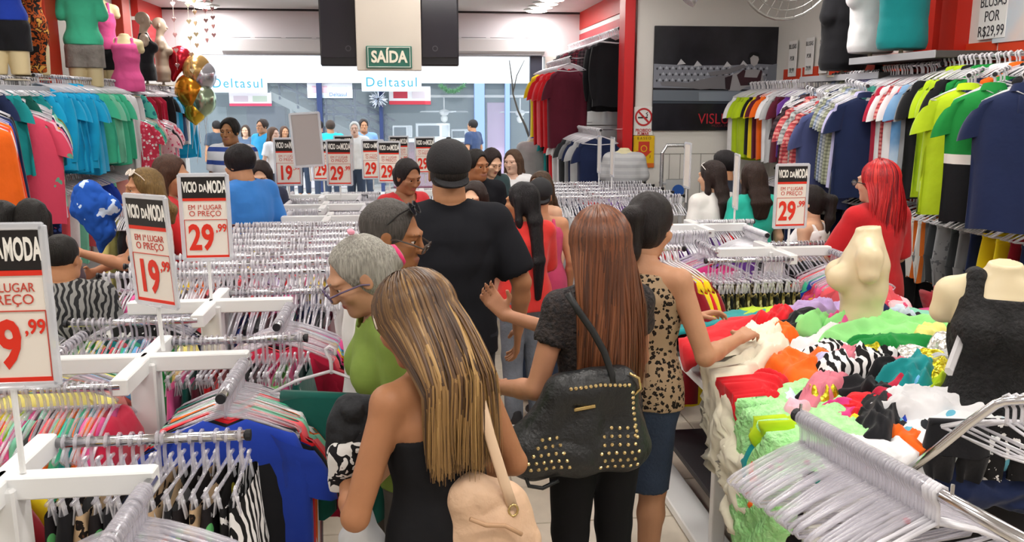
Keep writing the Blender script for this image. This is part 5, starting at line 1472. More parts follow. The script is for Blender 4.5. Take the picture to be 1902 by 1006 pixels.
# straight double-post rails that fill the middle of the row
def straight_rail(x0, x1, y, z, label, n, garm):
    e = empty('clothes_rail', ((x0 + x1) / 2, y, 0), 0, label, 'clothes rail'); w = (x1 - x0) / 2
    MB().tube([(-w, 0, z), (w, 0, z)], .0135, 10).build('rod', CHROME, e, smooth=True)
    for s in (-1, 1):
        MB().rbox((s * (w - .03), 0, z / 2), (.03, .03, z), .004).build('post', WHITE_METAL, e); MB().rbox((s * (w - .03), 0, .02), (.05, .22, .03), .004).build('foot', WHITE_METAL, e)
        MB().tube([(s * w, 0, z), (s * (w + .01), 0, z)], .016, 10).build('end_cap', mat('#26262a', .5), e)
    for i in range(n): hang((x0 + .02 + (x1 - x0 - .04) * (i + random.uniform(.2, .8)) / n, y, z), PI / 2 + random.uniform(-.08, .08), stuff=True)
    for i, (kd, c) in enumerate(garm):
        garment(kd, (x0 + .1 + (x1 - x0 - .2) * (i + .5) / len(garm), y, z), PI / 2 + random.uniform(-.06, .06), C(c), '%s %s, %s along the %s' % (c, NICE[kd], ORD[i], label.split(', ')[-1]), 'clothes on the middle rails', parts=False)
for i in range(8):
    y = 4.32 + i * .245
    pal = [['pink', 'navy', 'white', 'coral', 'grey', 'red'], ['white', 'yellow', 'orange', 'black', 'rose', 'lilac']][i % 2]
    straight_rail((-1.52 if i < 3 else -1.28) + (i % 2) * .05, -.12 - (.12 if i < 2 else 0), y, 1.22, 'chrome rail crowded with clear hangers, %s middle rail' % ORD[i], 54, cyc(['tank', 'tee'], pal, 9))
for i in range(5):
    y = 7.55 + i * .33
    straight_rail(1.02, 2.45, y, 1.22, 'chrome rail crowded with clear hangers, %s rail beyond the leopard top' % ORD[i], 54, cyc(['tank', 'tee'], ['white', 'pale grey', 'navy', 'red', 'purple'], 7))
# right column
RR = []
for i, (x, y) in enumerate(((2.10, 4.75), (1.98, 5.75))):
    nm = ['first rack behind the heap', 'second rack behind the heap'][i]
    R_ = rack(x, y, 'white four-armed clothes rack, the ' + nm); RR.append((R_, nm))
R_, nm = RR[0]
fill_rod(R_['front'], 22, None, None, 'the first right-hand rack\'s left rod', t0=.02, t1=1.0, clips=True, garm=[('shorts', c) for c in ['dark camouflage', 'camouflage'] * 8], sc=(1, 1.0, 1.15))
fill_rod(R_['right'], 18, None, None, 'the first right-hand rack\'s near rod', garm=cyc(['tee'], ['pink floral', 'coral', 'pink and white print', 'sea green', 'royal blue', 'coral print', 'pink'], 9))
fill_rod(R_['back'], 18, None, None, 'the first right-hand rack\'s rear rod', garm=cyc(['shorts'], ['black', 'charcoal'], 9))
fill_rod(R_['left'], 12, None, None, 'the first right-hand rack\'s far rod', garm=cyc(['tank'], ['magenta', 'purple', 'red'], 5))
for (R_, nm) in RR[1:]:
    for key, n in (('front', 22), ('right', 16), ('back', 22), ('left', 12)):
        fill_rod(R_[key], int(n * HMUL), None, None, 'the ' + nm + '\'s ' + {'front': 'left rod', 'right': 'near rod', 'back': 'rear rod', 'left': 'far rod'}[key], stuff=True, t0=.04, t1=1.0,
                 garm=cyc(['tank', 'tee'], ['white', 'purple', 'red', 'black', 'pale grey', 'navy'], 4 if key in ('front', 'back') else 2))
# ------------------------------------------------------------------ price signs
def on_rack(i, dx, dy): return (LR[i][0] + dx, LR[i][1] + dy, 1.225)
price_sign(on_rack(0, .05, 0), '29,99', 'large price sign on the nearest rack, cut by the picture edge', 0, .96, .20)
price_sign(on_rack(1, .055, .03), '19,99', 'turned price sign reading 19,99 on the second rack', -.62, .98, .155, .05)
price_sign(on_rack(2, 0, 0), '29,99', 'price sign reading 29,99 on the third rack, before the boy in blue', 0, .96, .165)
for (px, pb, Y, pr, lb, bl) in ((537, 345, 7.0, '19,99', 'small price sign reading 19,99 on the long row, leftmost of the far ones', False), (577, 310, 6.2, '29,99', 'blank grey back of a price sign on the long row', True),
                          (602, 338, 8.3, '29,99', 'half-hidden far price sign behind the blank one', False), (632, 345, 7.2, '29,99', 'far price sign in front of the old man in white', False),
                          (640, 320, 9.5, '29,99', 'far price sign half hidden behind the one by the old man', False),
                          (694, 338, 8.4, '29,99', 'far price sign half hidden, left of its twin beside the vest woman', False), (724, 340, 8.0, '29,99', 'far price sign just left of the woman in a red vest', False),
                          (742, 322, 9.3, '29,99', 'far price sign behind the one beside the vest woman', False), (790, 325, 9.0, '29,99', 'far price sign beside the black cap', False)):
    q = P(px, pb, Y); zt = q.z
    sg = price_sign((q.x, Y, max(1.225, zt - .10)), pr, lb, random.uniform(-.1, .1), .98, .10, 0, bl)
    if bl: sg.rotation_euler = (.0, -.06, .1); sg.location.z = zt - .1
q = P(1463, 470, 4.78); price_sign((q.x, 4.78, 1.225), '29,99', 'price sign reading 29,99 beside the red-haired woman', .05, .98, .10)
q = P(1412, 470, 5.75); price_sign((P(1362, 445, 5.75).x, 5.75, 1.225), '29,99', 'edge-on price sign between the women in white and teal', 1.35, .98, .10)
for px, Y, lb in ((1275, 7.0, 'tall edge-on price sign beside the step ladder'), (1112, 8.6, 'edge-on price sign before the dark shirts, nearer the entrance'), (1136, 8.2, 'edge-on price sign beside the grey mannequin')):
    price_sign((P(px, 350, Y).x, Y, 1.225), '29,99', lb, 1.5, .98, .12)
# ------------------------------------------------------------------ wall rails: left wall
def wall_rail(side, px0, px1, X, z, items, where, name='chrome_rail', sc=(1, 1, 1), br=True, kind_group=None):
    """items from near (px0) to far (px1)"""
    y0 = y_on(px0, X, z); y1 = min(y_on(px1, X, z), YF - .2)
    rod_obj(name, (X, y0, z), (X, y1, z), 'chrome wall rail holding the ' + where, 'rail', brackets=((-(X - XL), 0, 0) if side < 0 else ((XR - X) if X > 3.2 else (XRF - X), 0, 0)))
    n = len(items)
    for i, (kd, c) in enumerate(items):
        t = (i + .5) / n; y = y0 + (y1 - y0) * t
        yaw = random.uniform(-.12, .12)
        garment(kd, (X, y, z), yaw, C(c), '%s %s, %s from the near end, %s' % (c, NICE[kd], ORD[i], where), kind_group or where, (sc[0] * random.uniform(.95, 1.05), sc[1] * random.uniform(.9, 1.2), sc[2] * random.uniform(.95, 1.05)),
                m2=C('white') if c in ('navy',) and kd == 'polo' else None)
        hang((X, y, z), yaw, stuff=True)
    for i in range(int(abs(y1 - y0) / .05)): hang((X, min(y0, y1) + .05 * (i + random.random() * .7), z), random.uniform(-.1, .1), stuff=True)
XG = XL + .40
wall_rail(-1, 62, 236, XG, 2.30, [('long', 'cyan'), ('blouse', 'cyan'), ('blouse', 'cyan'), ('long', 'cyan'), ('shirt', 'cyan'), ('shirt', 'cyan'), ('blouse', 'sea green'), ('blouse', 'mint'), ('blouse', 'sea green'), ('blouse', 'sea green'), ('dress', 'white'), ('dress', 'white'), ('dress', 'white'), ('blouse', 'aqua print')], 'cyan and green blouse row', sc=(1.05, 1.4, 1.18))
wall_rail(-1, 242, 312, XG, 2.28, [('tank', 'dotted black'), ('tank', 'crimson'), ('tank', 'dark red'), ('tank', 'crimson'), ('tank', 'crimson'), ('long', 'black'), ('tee', 'black'), ('tee', 'sky blue'), ('tee', 'cyan'), ('tee', 'denim blue')], 'dark red and black row')
wall_rail(-1, 316, 352, XG - .02, 2.26, [('tee', 'white'), ('dress', 'cyan'), ('tee', 'black'), ('long', 'white'), ('tee', 'black'), ('dress', 'cyan'), ('tee', 'sky blue'), ('tee', 'black and white striped'), ('tee', 'white'), ('tee', 'grey'), ('tee', 'white')], 'blue row by the entrance')
# rail above, at the picture's left edge, and the lower rail behind it
wall_rail(-1, -60, 60, XG, 2.26, [('blouse', 'navy'), ('blouse', 'teal'), ('blouse', 'dark green'), ('blouse', 'teal'), ('blouse', 'cyan')], 'short teal blouse row')
wall_rail(-1, 60, 262, XG, 1.32, [('pants', 'navy floral'), ('pants', 'coral'), ('pants', 'white'), ('pants', 'mint'), ('tee', 'coral'), ('pants', 'white'), ('tee', 'royal blue'), ('pants', 'mint'), ('dress', 'salmon'), ('pants', 'white'), ('dress', 'sea green'), ('tee', 'black'), ('tee', 'red'), ('pants', 'white')], 'lower pale trouser row')
# face-out arms that carry tops in front of the wall rails
def face_out(px, py, X, n, items, where, L=.34, hx=1, drop=.12, dirv=None, label=None, sc=(1, 1, 1)):
    """arm running out from the wall, dropping a little towards its tip"""
    q = PX(px, py, X); s = 1 if X < 0 else -1
    tip = Vector((X, q.y, q.z)); dv = Vector((-s * L * .35, L, drop)) if dirv is None else Vector(dirv)
    root = tip + dv
    rod_obj('face_out_arm', tip, root, label or 'chrome face-out arm holding the ' + where, 'rail', r=.011)
    m = len(items)
    base = math.atan2(-dv.y, -dv.x) + PI / 2
    for i, (kd, c) in enumerate(items):
        p = tip.lerp(root, .04 + .9 * i / max(1, m - 1 if m > 1 else 1))
        yaw = base + random.uniform(-.06, .06)
        garment(kd, p, yaw, C(c), '%s %s, %s from the front of the %s' % (c, NICE[kd], ORD[i], where), where, sc)
        hang(p, yaw, stuff=True)
    for i in range(n): hang(tip.lerp(root, random.random()), base + random.uniform(-.1, .1), stuff=True)
face_out(42, 192, -3.30, 14, [('tee', 'coral print'), ('tee', 'pale pink'), ('tee', 'pink floral'), ('tee', 'navy floral'), ('tee', 'white'), ('tee', 'mint'), ('tee', 'olive')], 'coral printed bunch', L=.42, sc=(1.08, 1.2, 1.28))
face_out(-52, 208, -3.12, 6, [('dress', 'orange'), ('dress', 'orange striped'), ('dress', 'orange'), ('dress', 'royal blue'), ('dress', 'navy'), ('dress', 'black')], 'orange and navy bunch', L=.40)
face_out(250, 212, -3.30, 12, [('tee', 'red and white print'), ('tee', 'sea green'), ('tee', 'aqua print'), ('tee', 'beige'), ('tee', 'pale pink'), ('tee', 'red and white print')], 'green and red printed bunch', L=.55, dirv=(-.1, .6, .08))
face_out(285, 222, -3.25, 8, [('tee', 'pink and white print'), ('tee', 'black'), ('tee', 'pale pink'), ('tee', 'red and white print'), ('tee', 'pink and white print')], 'pink and white printed bunch', dirv=(-.1, .6, .08))
# shelves with mannequins on the left wall
BEI = mat('#d9c79c', .45, spec=.4)
def mannequin(name, label, pos, rz, kind='torso', m=BEI, dress=None, bottom=None, sc=1.0, res=.011, armless=True, head=False, bust=True, legs=False, arms=None, stand=False):
    """headless display torso; pos = its base; kind torso cuts at the hips, legs adds the tops of the thighs"""
    e = empty(name, pos, rz, label, 'mannequin')
    if stand:
        MB().tube([(0, 0, -.08), (0, 0, -pos[2] + .02)], .016, 8).build('stand_pole', CHROME, e)
        MB().lathe([(.16, 0), (.16, .015), (.03, .025)], (0, 0, -pos[2]), 20).build('stand_foot', CHROME, e)
    def torso(S, inf=0.0, zt=9):
        rs = [(.0, .155, .105), (.10, .158, .108), (.24, .115, .085), (.36, .132, .10), (.47, .148, .10), (.54, .14, .07)] if bust else [(.0, .165, .11), (.10, .166, .112), (.24, .158, .11), (.36, .172, .115), (.47, .17, .105), (.54, .15, .075)]
        for (za, xa, ya), (zb, xb, yb) in zip(rs, rs[1:]):
            S.cap((0, 0, za * sc), (0, 0, zb * sc), (ya + inf) * sc, (yb + inf) * sc, 0, .03, side=(1, 0, 0), fs=(xa + inf) / (ya + inf), fb=(xb + inf) / (yb + inf))
        if bust:
            for s in (-1, 1): S.ell((s * .072 * sc, .095 * sc, .41 * sc), np.array((.066, .07, .062)) * sc + inf, None, 0, .03)
    S = Solid(res, .02); torso(S)
    for s in (-1, 1): S.cap((s * .06 * sc, -.005, .545 * sc), (s * .155 * sc, -.005, .52 * sc), .045 * sc, .052 * sc, 0, .03)
    for s in (-1, 1): S.cap((s * .155 * sc, -.005, .52 * sc), (s * .178 * sc, -.005, (.45 if armless else .3) * sc), .05 * sc, .042 * sc, 0, .02)
    S.cap((0, -.01, .53 * sc), (0, 0, .68 * sc), .062 * sc, .050 * sc, 0, .03)
    if head:
        S.ell((0, -.005, .80 * sc), np.array((.075, .095, .09)) * sc, None, 0, .02); S.ell((0, .035, .735 * sc), np.array((.055, .055, .075)) * sc, None, 0, .03)
        S.cap((0, .09, .77 * sc), (0, .105, .735 * sc), .009, .012, 0, .012)
        for s in (-1, 1): S.ell((s * .078, -.005, .765 * sc), (.01, .018, .03), None, 0, .008); S.ell((s * .03, .095, .775 * sc), (.017, .014, .011), None, 0, .01, 's')
        S.ell((0, .085, .708 * sc), (.022, .012, .009), None, 0, .006)
    else: S.plane((0, 0, .635 * sc), (0, 0.12, 1))
    if legs:
        for s in (-1, 1): S.cap((s * .085 * sc, 0, .0), (s * .088 * sc, 0.01, -.40 * sc), .095 * sc, .075 * sc, 0, .03)
        S.plane((0, 0, -.40 * sc), (0, 0, -1))
    else: S.plane((0, 0, -.04 * sc), (0, 0, -1))
    link('form', S.mesh('form', m), e)
    MB().lathe([(.13, -.0), (.13, .012), (.02, .02), (.015, .06)] if not legs else [(.16, 0), (.16, .012), (.02, .02), (.015, .05)], (0, 0, (-.10 if not legs else -.45) * sc), 20).build('base', mat('#c9bfa8', .4), e)
    if dress:
        T = Solid(res, .02); inf = dress.get('inf', .014); torso(T, inf)
        hem = dress.get('hem', .02)
        if hem < 0: T.cap((0, 0, 0), (0, 0, hem * sc), (.115 + inf) * sc, dress.get('flare', .13) * sc, 0, .03, side=(1, 0, 0), fs=1.4)
        if dress.get('sleeve'):
            for s in (-1, 1):
                T.cap((s * .05 * sc, 0, .54 * sc), (s * .155 * sc, -.005, .52 * sc), .06 * sc, .07 * sc, 0, .03); T.cap((s * .155 * sc, -.005, .52 * sc), (s * .20 * sc, 0, .36 * sc), .068 * sc, .072 * sc, 0, .02)
            T.cap((0, 0, .56 * sc), (0, 0.02, .75 * sc), .075 * sc, .10 * sc, 0, .006, 's'); T.plane((0, 0, .60 * sc), (0, 0, 1))
        else:
            T.plane((0, 0, dress.get('cut', .48) * sc), (0, -.15, 1))
            for s in (-1, 1): T.ell((s * .185 * sc, 0, .50 * sc), np.array((.07, .085, .10)) * sc, None, 0, .01, 's')
            for s in dress.get('straps', (-1, 1)):
                for (a, b) in (((s * .095, .10, .45), (s * .085, .03, .585)), ((s * .085, .03, .585), (s * .085, -.05, .575)), ((s * .085, -.05, .575), (s * .095, -.085, .45))):
                    T.cap(np.array(a) * sc, np.array(b) * sc, dress.get('sw', .018), dress.get('sw', .018), 0, .01)
        T.plane((0, 0, hem * sc), (0, 0, -1)); T.noise = wrinkle(.006, 9)
        link('top', T.mesh('top', dress['m']), e)
    if bottom:
        B = Solid(res, .02)
        B.cap((0, 0, .17 * sc), (0, 0, 0), .105 * sc, .122 * sc, 0, .03, side=(1, 0, 0), fs=1.38)
        for s in (-1, 1): B.cap((s * .085 * sc, 0, .0), (s * .092 * sc, 0.01, -.2 * sc), .112 * sc, .108 * sc, 0, .03)
        B.plane((0, 0, -.2 * sc), (0, 0, -1)); B.plane((0, 0, .17 * sc), (0, 0, 1)); B.noise = wrinkle(.006, 9)
        link('shorts', B.mesh('shorts', bottom), e)
    return e
e1, z1, ya, yb = wall_shelf(-60, 92, 168, XG + .12, XL, 'dark shelf with a pale edge under the blue-dressed mannequin')
e2, z2, yc, yd = wall_shelf(150, 238, 182, XG + .10, XL, 'dark shelf under the grey-shorts mannequin')
e3, z3, ye, yf = wall_shelf(246, 284, 184, XG + .10, XL, 'short dark shelf beside the pink tank top')
def on_shelf(px, z, X, dz=0): return (X, y_on(px, X, z), z + dz)
mannequin('mannequin', 'beige legged mannequin in royal blue top and black shorts on the left shelf', on_shelf(20, z1 + .05, XG - .02, .50), 0.3, legs=True, dress=dict(m=C('royal blue'), hem=.05, inf=.02), bottom=C('black'), sc=1.02)
mannequin('mannequin', 'legged mannequin in flame-printed dress beside the blue-topped one', on_shelf(62, z1 + .05, XG - .1, .50), 0.3, legs=True, dress=dict(m=prt('camo', ['#1c1512', '#b5541f', '#3a2018', '#d8a04a'], 14), hem=-.38, inf=.015, flare=.11), sc=.98)
mannequin('mannequin', 'beige legged mannequin in mint top and grey denim shorts', on_shelf(164, z2 + .05, XG - .05, .48), 0.3, legs=True, dress=dict(m=C('sea green'), hem=.04, inf=.03, sleeve=True), bottom=mat('#8d8781', .8, bump=.4, bscale=30, var=.15, vscale=12), sc=1.02)
mannequin('mannequin', 'legged mannequin in pink top and black shorts behind the mint one', on_shelf(200, z2 + .05, XG - .12, .48), 0.3, legs=True, dress=dict(m=C('pink'), hem=.04, inf=.02), bottom=C('black'), sc=.98)
mannequin('mannequin', 'headless torso in a bright pink tank top beside the dark shelf', (XG + .12, y_on(236, XG + .12, 2.4), PX(236, 170, XG + .12).z + .04), 0.2, dress=dict(m=C('pink'), hem=-.04, inf=.02, cut=.53), sc=1.0)
GREYM = mat('#a89684', .4)
mannequin('mannequin', 'grey-brown bust with a bald head facing right, nearer the pink tank top', on_shelf(272, 2.50, XG + .05, -.13), -1.3, m=GREYM, head=True, dress=dict(m=C('black'), hem=-.04, inf=.012), sc=.95, res=.008)
mannequin('mannequin', 'grey-brown bald bust, second from the pink tank top', on_shelf(302, 2.50, XG + .05, -.13), -1.3, m=GREYM, head=True, sc=.95, res=.008)
# heart balloons and garlands at the entrance corner
def balloon(px, py, Y, r, c, label, heart=False, metal=.8):
    q = P(px, py, Y)
    e = empty('foil_balloon', q, random.uniform(-.5, .5), label, 'balloon', 'foil balloons by the entrance')
    S = Solid(.02, .04)
    if heart:
        for s in (-1, 1): S.ell((s * r * .42, 0, r * .3), (r * .55, r * .4, r * .6), None, 0, .05); S.cap((s * r * .35, 0, .1 * r), (0, 0, -r * .8), r * .38, r * .08, 0, .05)
    else: S.ell((0, 0, 0), (r, r * .8, r * 1.15), None, 0, .01); S.cap((0, 0, -r), (0, 0, -r * 1.25), .03, .015, 0, .05)
    link('skin', S.mesh('skin', mat(c, .2, metal=metal)), e)
    MB().tube([(0, 0, -r), (.03, 0, -r - .3), (-.02, 0, -r - .6)], .003, 4).build('ribbon', mat('#e8e8e8', .5), e)
for (px, py, r, c, lb, ht) in ((320, 118, .28, '#c42a3a', 'red foil heart balloon by the left fascia', True), (366, 130, .2, '#d8b070', 'pale gold foil balloon at the entrance corner', False), (378, 140, .18, '#c9c9d2', 'silver foil balloon beside the gold one', False),
                               (352, 170, .22, '#d8902a', 'amber foil balloon under the red heart', False), (343, 198, .17, '#c25030', 'orange-red foil balloon among the tops', True), (376, 186, .2, '#a9bca0', 'silver-green foil balloon above the blue tops', False), (362, 205, .16, '#e0b83a', 'yellow foil balloon above the striped top', False)):
    balloon(px, py, 13.2, r, c, lb, ht)
gm = MB()
for k, (px, y0, y1) in enumerate(((322, 24, 130), (362, 30, 90), (382, 34, 80), (350, 28, 140), (395, 30, 70))):
    a = P(px, y0, 12.6); g = empty('heart_garland', (a.x, a.y, CEIL), 0, 'thin string of small gold hearts, %s at the left entrance corner' % ORD[k], 'garland', 'heart garlands')
    b = P(px, y1, 12.6)
    MB().tube([(0, 0, 0), (0, 0, b.z - CEIL)], .002, 4).build('string', mat('#d9d2c4', .6), g)
    n = 5
    for i in range(n):
        z = (b.z - CEIL) * (i + .7) / n
        MB().prism([(0, -.035), (.035, .01), (.02, .03), (0, .015), (-.02, .03), (-.035, .01)], -.004, .004).build('heart', mat('#e2cfa4' if k % 2 else '#d8a8a8', .25, metal=.5), g, (0, 0, z), (0, 0, random.uniform(-1, 1)))

# ------------------------------------------------------------------ right wall rails
XQ = XR - .40
wall_rail(1, 1990, 1752, XQ, 2.36, [('polo', 'charcoal'), ('polo', 'black'), ('tee', 'navy'), ('polo', 'dotted black'), ('polo', 'orange'), ('polo', 'navy'), ('polo', 'navy'), ('polo', 'green'), ('polo', 'green'), ('polo', 'black'), ('polo', 'lime'), ('polo', 'lime'), ('polo', 'black')], 'polo shirt row', sc=(1.06, 1.2, 1.16))
wall_rail(1, 1750, 1640, XQ, 2.33, [('tee', 'grey'), ('tee', 'blue tie-dye'), ('tee', 'coral'), ('tee', 'white'), ('tee', 'red plaid'), ('tee', 'white'), ('tee', 'crimson'), ('tee', 'pale grey'), ('tee', 'green tie-dye'), ('tee', 'green tie-dye'), ('tee', 'blue tie-dye'), ('tee', 'cyan')], 'white and tie-dye row', sc=(1.05, 1.1, 1.1))
wall_rail(1, 1636, 1548, XQ, 2.30, [('shirt', 'lavender'), ('shirt', 'lavender'), ('shirt', 'lavender'), ('shirt', 'lavender'), ('polo', 'navy'), ('polo', 'navy'), ('shirt', 'grey plaid'), ('shirt', 'green-grey plaid'), ('shirt', 'grey plaid'), ('shirt', 'blue plaid'), ('shirt', 'grey plaid')], 'lavender and plaid row', sc=(1.05, 1.1, 1.05))
wall_rail(1, 1535, 1392, XQ, 2.26, [('tee', 'denim blue'), ('tee', 'grey plaid'), ('tee', 'white'), ('tank', 'purple'), ('tank', 'purple'), ('tee', 'maroon'), ('tee', 'pale grey'), ('tee', 'white'), ('tee', 'orange'), ('tee', 'maroon'), ('tee', 'yellow'), ('tee', 'black'), ('tee', 'lime'), ('tee', 'lime'), ('tee', 'lime'), ('tee', 'white')], 'lime and purple row by the poster')
face_out(1542, 178, 3.52, 8, [('tee', 'slate blue'), ('shirt', 'red plaid'), ('shirt', 'grey plaid'), ('shirt', 'red plaid'), ('shirt', 'dark plaid')], 'slate tee and plaid bunch', sc=(1.05, 1.1, 1.2), dirv=(.02, .50, .08))
face_out(1612, 160, 3.62, 8, [('polo', 'navy'), ('shirt', 'lavender'), ('shirt', 'green-grey plaid'), ('shirt', 'grey plaid'), ('shirt', 'blue plaid'), ('shirt', 'green-grey plaid'), ('shirt', 'grey plaid')], 'navy polo and grey plaid bunch', dirv=(.05, .45, .06))
face_out(1905, 138, 3.42, 5, [('polo', 'navy'), ('polo', 'navy')], 'navy polo pair by the picture edge', dirv=(.3, .3, .05))
face_out(1848, 138, 3.42, 4, [('polo', 'green and black banded'), ('polo', 'green')], 'green polo pair', dirv=(.3, .3, .05))
face_out(1800, 140, 3.50, 4, [('polo', 'lime'), ('polo', 'lime')], 'lime polo pair', dirv=(.3, .3, .05))
wall_rail(1, 1990, 1660, XQ - .05, 1.36, [('pants', 'black'), ('shorts', 'navy'), ('shorts', 'dark red'), ('shorts', 'yellow'), ('shorts', 'yellow'), ('shorts', 'navy'), ('shorts', 'grey'), ('shorts', 'charcoal'), ('shorts', 'grey print'), ('shorts', 'charcoal'), ('shorts', 'orange and white print'), ('shorts', 'orange and white print'), ('pants', 'black'), ('pants', 'black'), ('shorts', 'dark green'), ('pants', 'black')], 'lower shorts row', sc=(1.05, 1.2, 1.25))
wall_rail(1, 1655, 1440, XQ - .02, 1.36, [('pants', 'black'), ('pants', 'charcoal'), ('pants', 'navy'), ('pants', 'black'), ('pants', 'denim blue'), ('pants', 'navy'), ('pants', 'black'), ('pants', 'charcoal')], 'lower dark trouser row', sc=(1.05, 1.2, 1.1))
# shelves with torsos on the right wall
e, zs, ya, yb = wall_shelf(1738, 1578, 112, XQ - .18, XR, 'dark shelf with a silver edge under the teal tank top')
yy = (ya + yb) / 2
mannequin('mannequin', 'display torso in a turquoise tank top on the silver-edged shelf', (XQ - .05, y_on(1676, XQ - .05, zs + .2), zs + .14), PI + .3, dress=dict(m=C('teal'), hem=-.05, inf=.03, cut=.50), bust=False, sc=1.05)
mannequin('mannequin', 'display torso in a white tee behind the turquoise one', (XQ - .02, y_on(1618, XQ - .02, zs + .2), zs + .14), PI + .3, dress=dict(m=C('white'), hem=-.05, inf=.03, sleeve=True), bust=False, sc=1.05)
e, zs, ya, yb = wall_shelf(1632, 1486, 148, XQ - .10, XR, 'low dark shelf under the black shirt beside the price strips')
mannequin('mannequin', 'display torso in a loose black shirt on the low dark shelf', (XQ, y_on(1566, XQ, zs + .2), zs + .14), PI + .4, dress=dict(m=C('black'), hem=-.05, inf=.04, sleeve=True), bust=False, sc=1.12)
# ------------------------------------------------------------------ entrance corner, right: two-tier rails
XE = XRF - .38
y0, y1 = 10.6, 13.6
zt = P(1100, 70, 11.6).z; 
wall_rail(1, 1150, 1056, XE, 2.92, [('long', 'black'), ('long', 'black'), ('long', 'dark plaid'), ('long', 'maroon plaid'), ('long', 'maroon plaid'), ('long', 'dark plaid'), ('long', 'maroon'), ('long', 'dark plaid'), ('long', 'charcoal')], 'dark plaid row at the entrance', sc=(1.1, 1.2, 1.15))
wall_rail(1, 1060, 1016, 2.02, 2.60, [('tee', 'maroon'), ('tee', 'red'), ('tee', 'red'), ('tee', 'coral'), ('tee', 'red'), ('tee', 'yellow')], 'red and yellow row at the entrance', sc=(1.1, 1.2, 1.35))
wall_rail(1, 1116, 1012, 2.15, 1.74, [('tee', 'navy'), ('tee', 'pale grey'), ('tee', 'navy'), ('tee', 'grey'), ('tee', 'charcoal'), ('tee', 'white'), ('tee', 'white'), ('tee', 'red'), ('tee', 'black'), ('tee', 'teal'), ('tee', 'crimson'), ('tank', 'crimson'), ('tank', 'white'), ('tee', 'royal blue'), ('tee', 'pale grey')], 'lower mixed row at the entrance', sc=(1.05, 1.1, 1.0))
q = P(1158, 340, 9.3)
mannequin('mannequin', 'headless mannequin in a pale grey striped tee under the extinguisher sign', (q.x, 9.3, P(1158, 380, 9.3).z - .05), PI - .3, stand=True, dress=dict(m=prt('stripeh', ['#c3c4c6', '#b3b4b8'], 14), hem=-.04, inf=.025, sleeve=True), bust=False, sc=1.05, m=mat('#d9cfa6', .5))
q = P(992, 330, 12.6)
mannequin('mannequin', 'headless mannequin in a plain grey tee beside the teal planter', (q.x, 12.6, P(992, 350, 12.6).z), PI, stand=True, dress=dict(m=C('pale grey'), hem=-.04, inf=.03, sleeve=True), bust=False, sc=1.15)
# ------------------------------------------------------------------ people
def at_head(px, py, h): 
    q = PZ(px, py, h); return (q.x, q.y)
DENIM = mat('#56657c', .85, bump=.3, bscale=90, var=.22, vscale=6)
DENIM_D = mat('#2f3c52', .85, bump=.3, bscale=90, var=.22, vscale=6)
BLK = mat('#17171a', .85, spec=.2, bump=.3, bscale=8)
BLK_TEE = mat('#1c1d22', .9, spec=.15, bump=.3, bscale=7, var=.1, vscale=4)
def xy(px, py, h, Y=None): return (px, py, Y)
def sunglasses(I, m, z=.10, y=.03, frame='#111114', nm='sunglasses', lens='#1a1a20', up=0.5, small=False):
    """spectacles as a child of the wearer; up tilts them onto the hair"""
    H, hm, hs, root = I['H'], I['hm'], I['hs'], I['root']
    e = bpy.data.objects.new(nm, None); COL.objects.link(e); e.parent = root
    R3 = Matrix([list(r) for r in hm]) @ Matrix.Rotation(up, 3, 'X')
    M = R3.to_4x4(); M.translation = Vector(tuple(H((0, y, z)))); e.matrix_local = M
    for s in (-1, 1):
        pts = [(s * .034 + .029 * hs * math.cos(a), 0, (.017 if small else .024) * hs * math.sin(a)) for a in np.linspace(0, 2 * PI, 16, endpoint=False)]
        MB().tube(pts, .0028, 6, closed=True).build('rim', mat(frame, .3), e)
        MB().add([(p[0], 0.001, p[2]) for p in pts] + [(p[0], -.002, p[2]) for p in pts], [tuple(range(16)), tuple(range(31, 15, -1))]).build('lens', mat(lens, .06, spec=.8, alpha=(.35 if small else .92)), e)
        MB().tube([(s * .064, 0, .006), (s * .082, -.04, .006), (s * .083, -.10, -.005), (s * .082, -.125, -.02)], .003, 6).build('temple_arm', mat(frame, .3), e)
    MB().tube([(-.008, .003, .004), (0, .006, .007), (.008, .003, .004)], .003, 6).build('bridge', mat(frame, .3), e)
    return e
# 1 blonde woman, nearest
BL = at_head(762, 516, 1.60)
I1 = person('woman with long blonde-streaked hair in a black one-shoulder top, nearest the camera', (765, 516, None), .62, 1.60, 'f', '#aa7552', lean=.10, head=(.45, .25, .05), res=.008,
       arms={'l': ((-.27, .03, 1.08), (-.14, .28, 1.12), (.2, .8, .45), (.6, -.3, -.6), -1, .6), 'r': ((.27, -.02, 1.09), (.16, .24, 1.02), (-.4, .8, .2), (-.6, -.2, -.6), 1, .6)},
       top=dict(m=BLK, type='tank', hem=.88, cut=1.27, straps=(1,), name='black_top', inf=.010, amp=.004), bottom=dict(m=mat('#b9b4aa', .85, bump=.3, bscale=60, var=.1, vscale=8), type='shorts', end=.55),
       hair=dict(type='long', c='#6b4526', t=.016, len=.42, locks=2600, cols=['#5a3f28', '#70512f', '#926f42', '#b18c56', '#46301f'], wts=[4, 4, 2, 1, 3], tips=2, tip0=.62, root=1, seed=5, gather=.9, yb=-.125, az=(-2.2, 2.5)))
def hairband(I, col, name='hair_band'):
    H = I['H']; pts = [tuple(H((.098 * math.cos(a), .055 * math.sin(a) * .3 + .045 - .02 * math.sin(a), .02 + .108 * math.sin(a)))) for a in np.linspace(-.1, PI + .1, 18)]
    MB().tube(pts, .0045, 6).build(name, mat(col, .25, spec=.7), I['root'], smooth=True)
hairband(I1, '#e8dcc8')
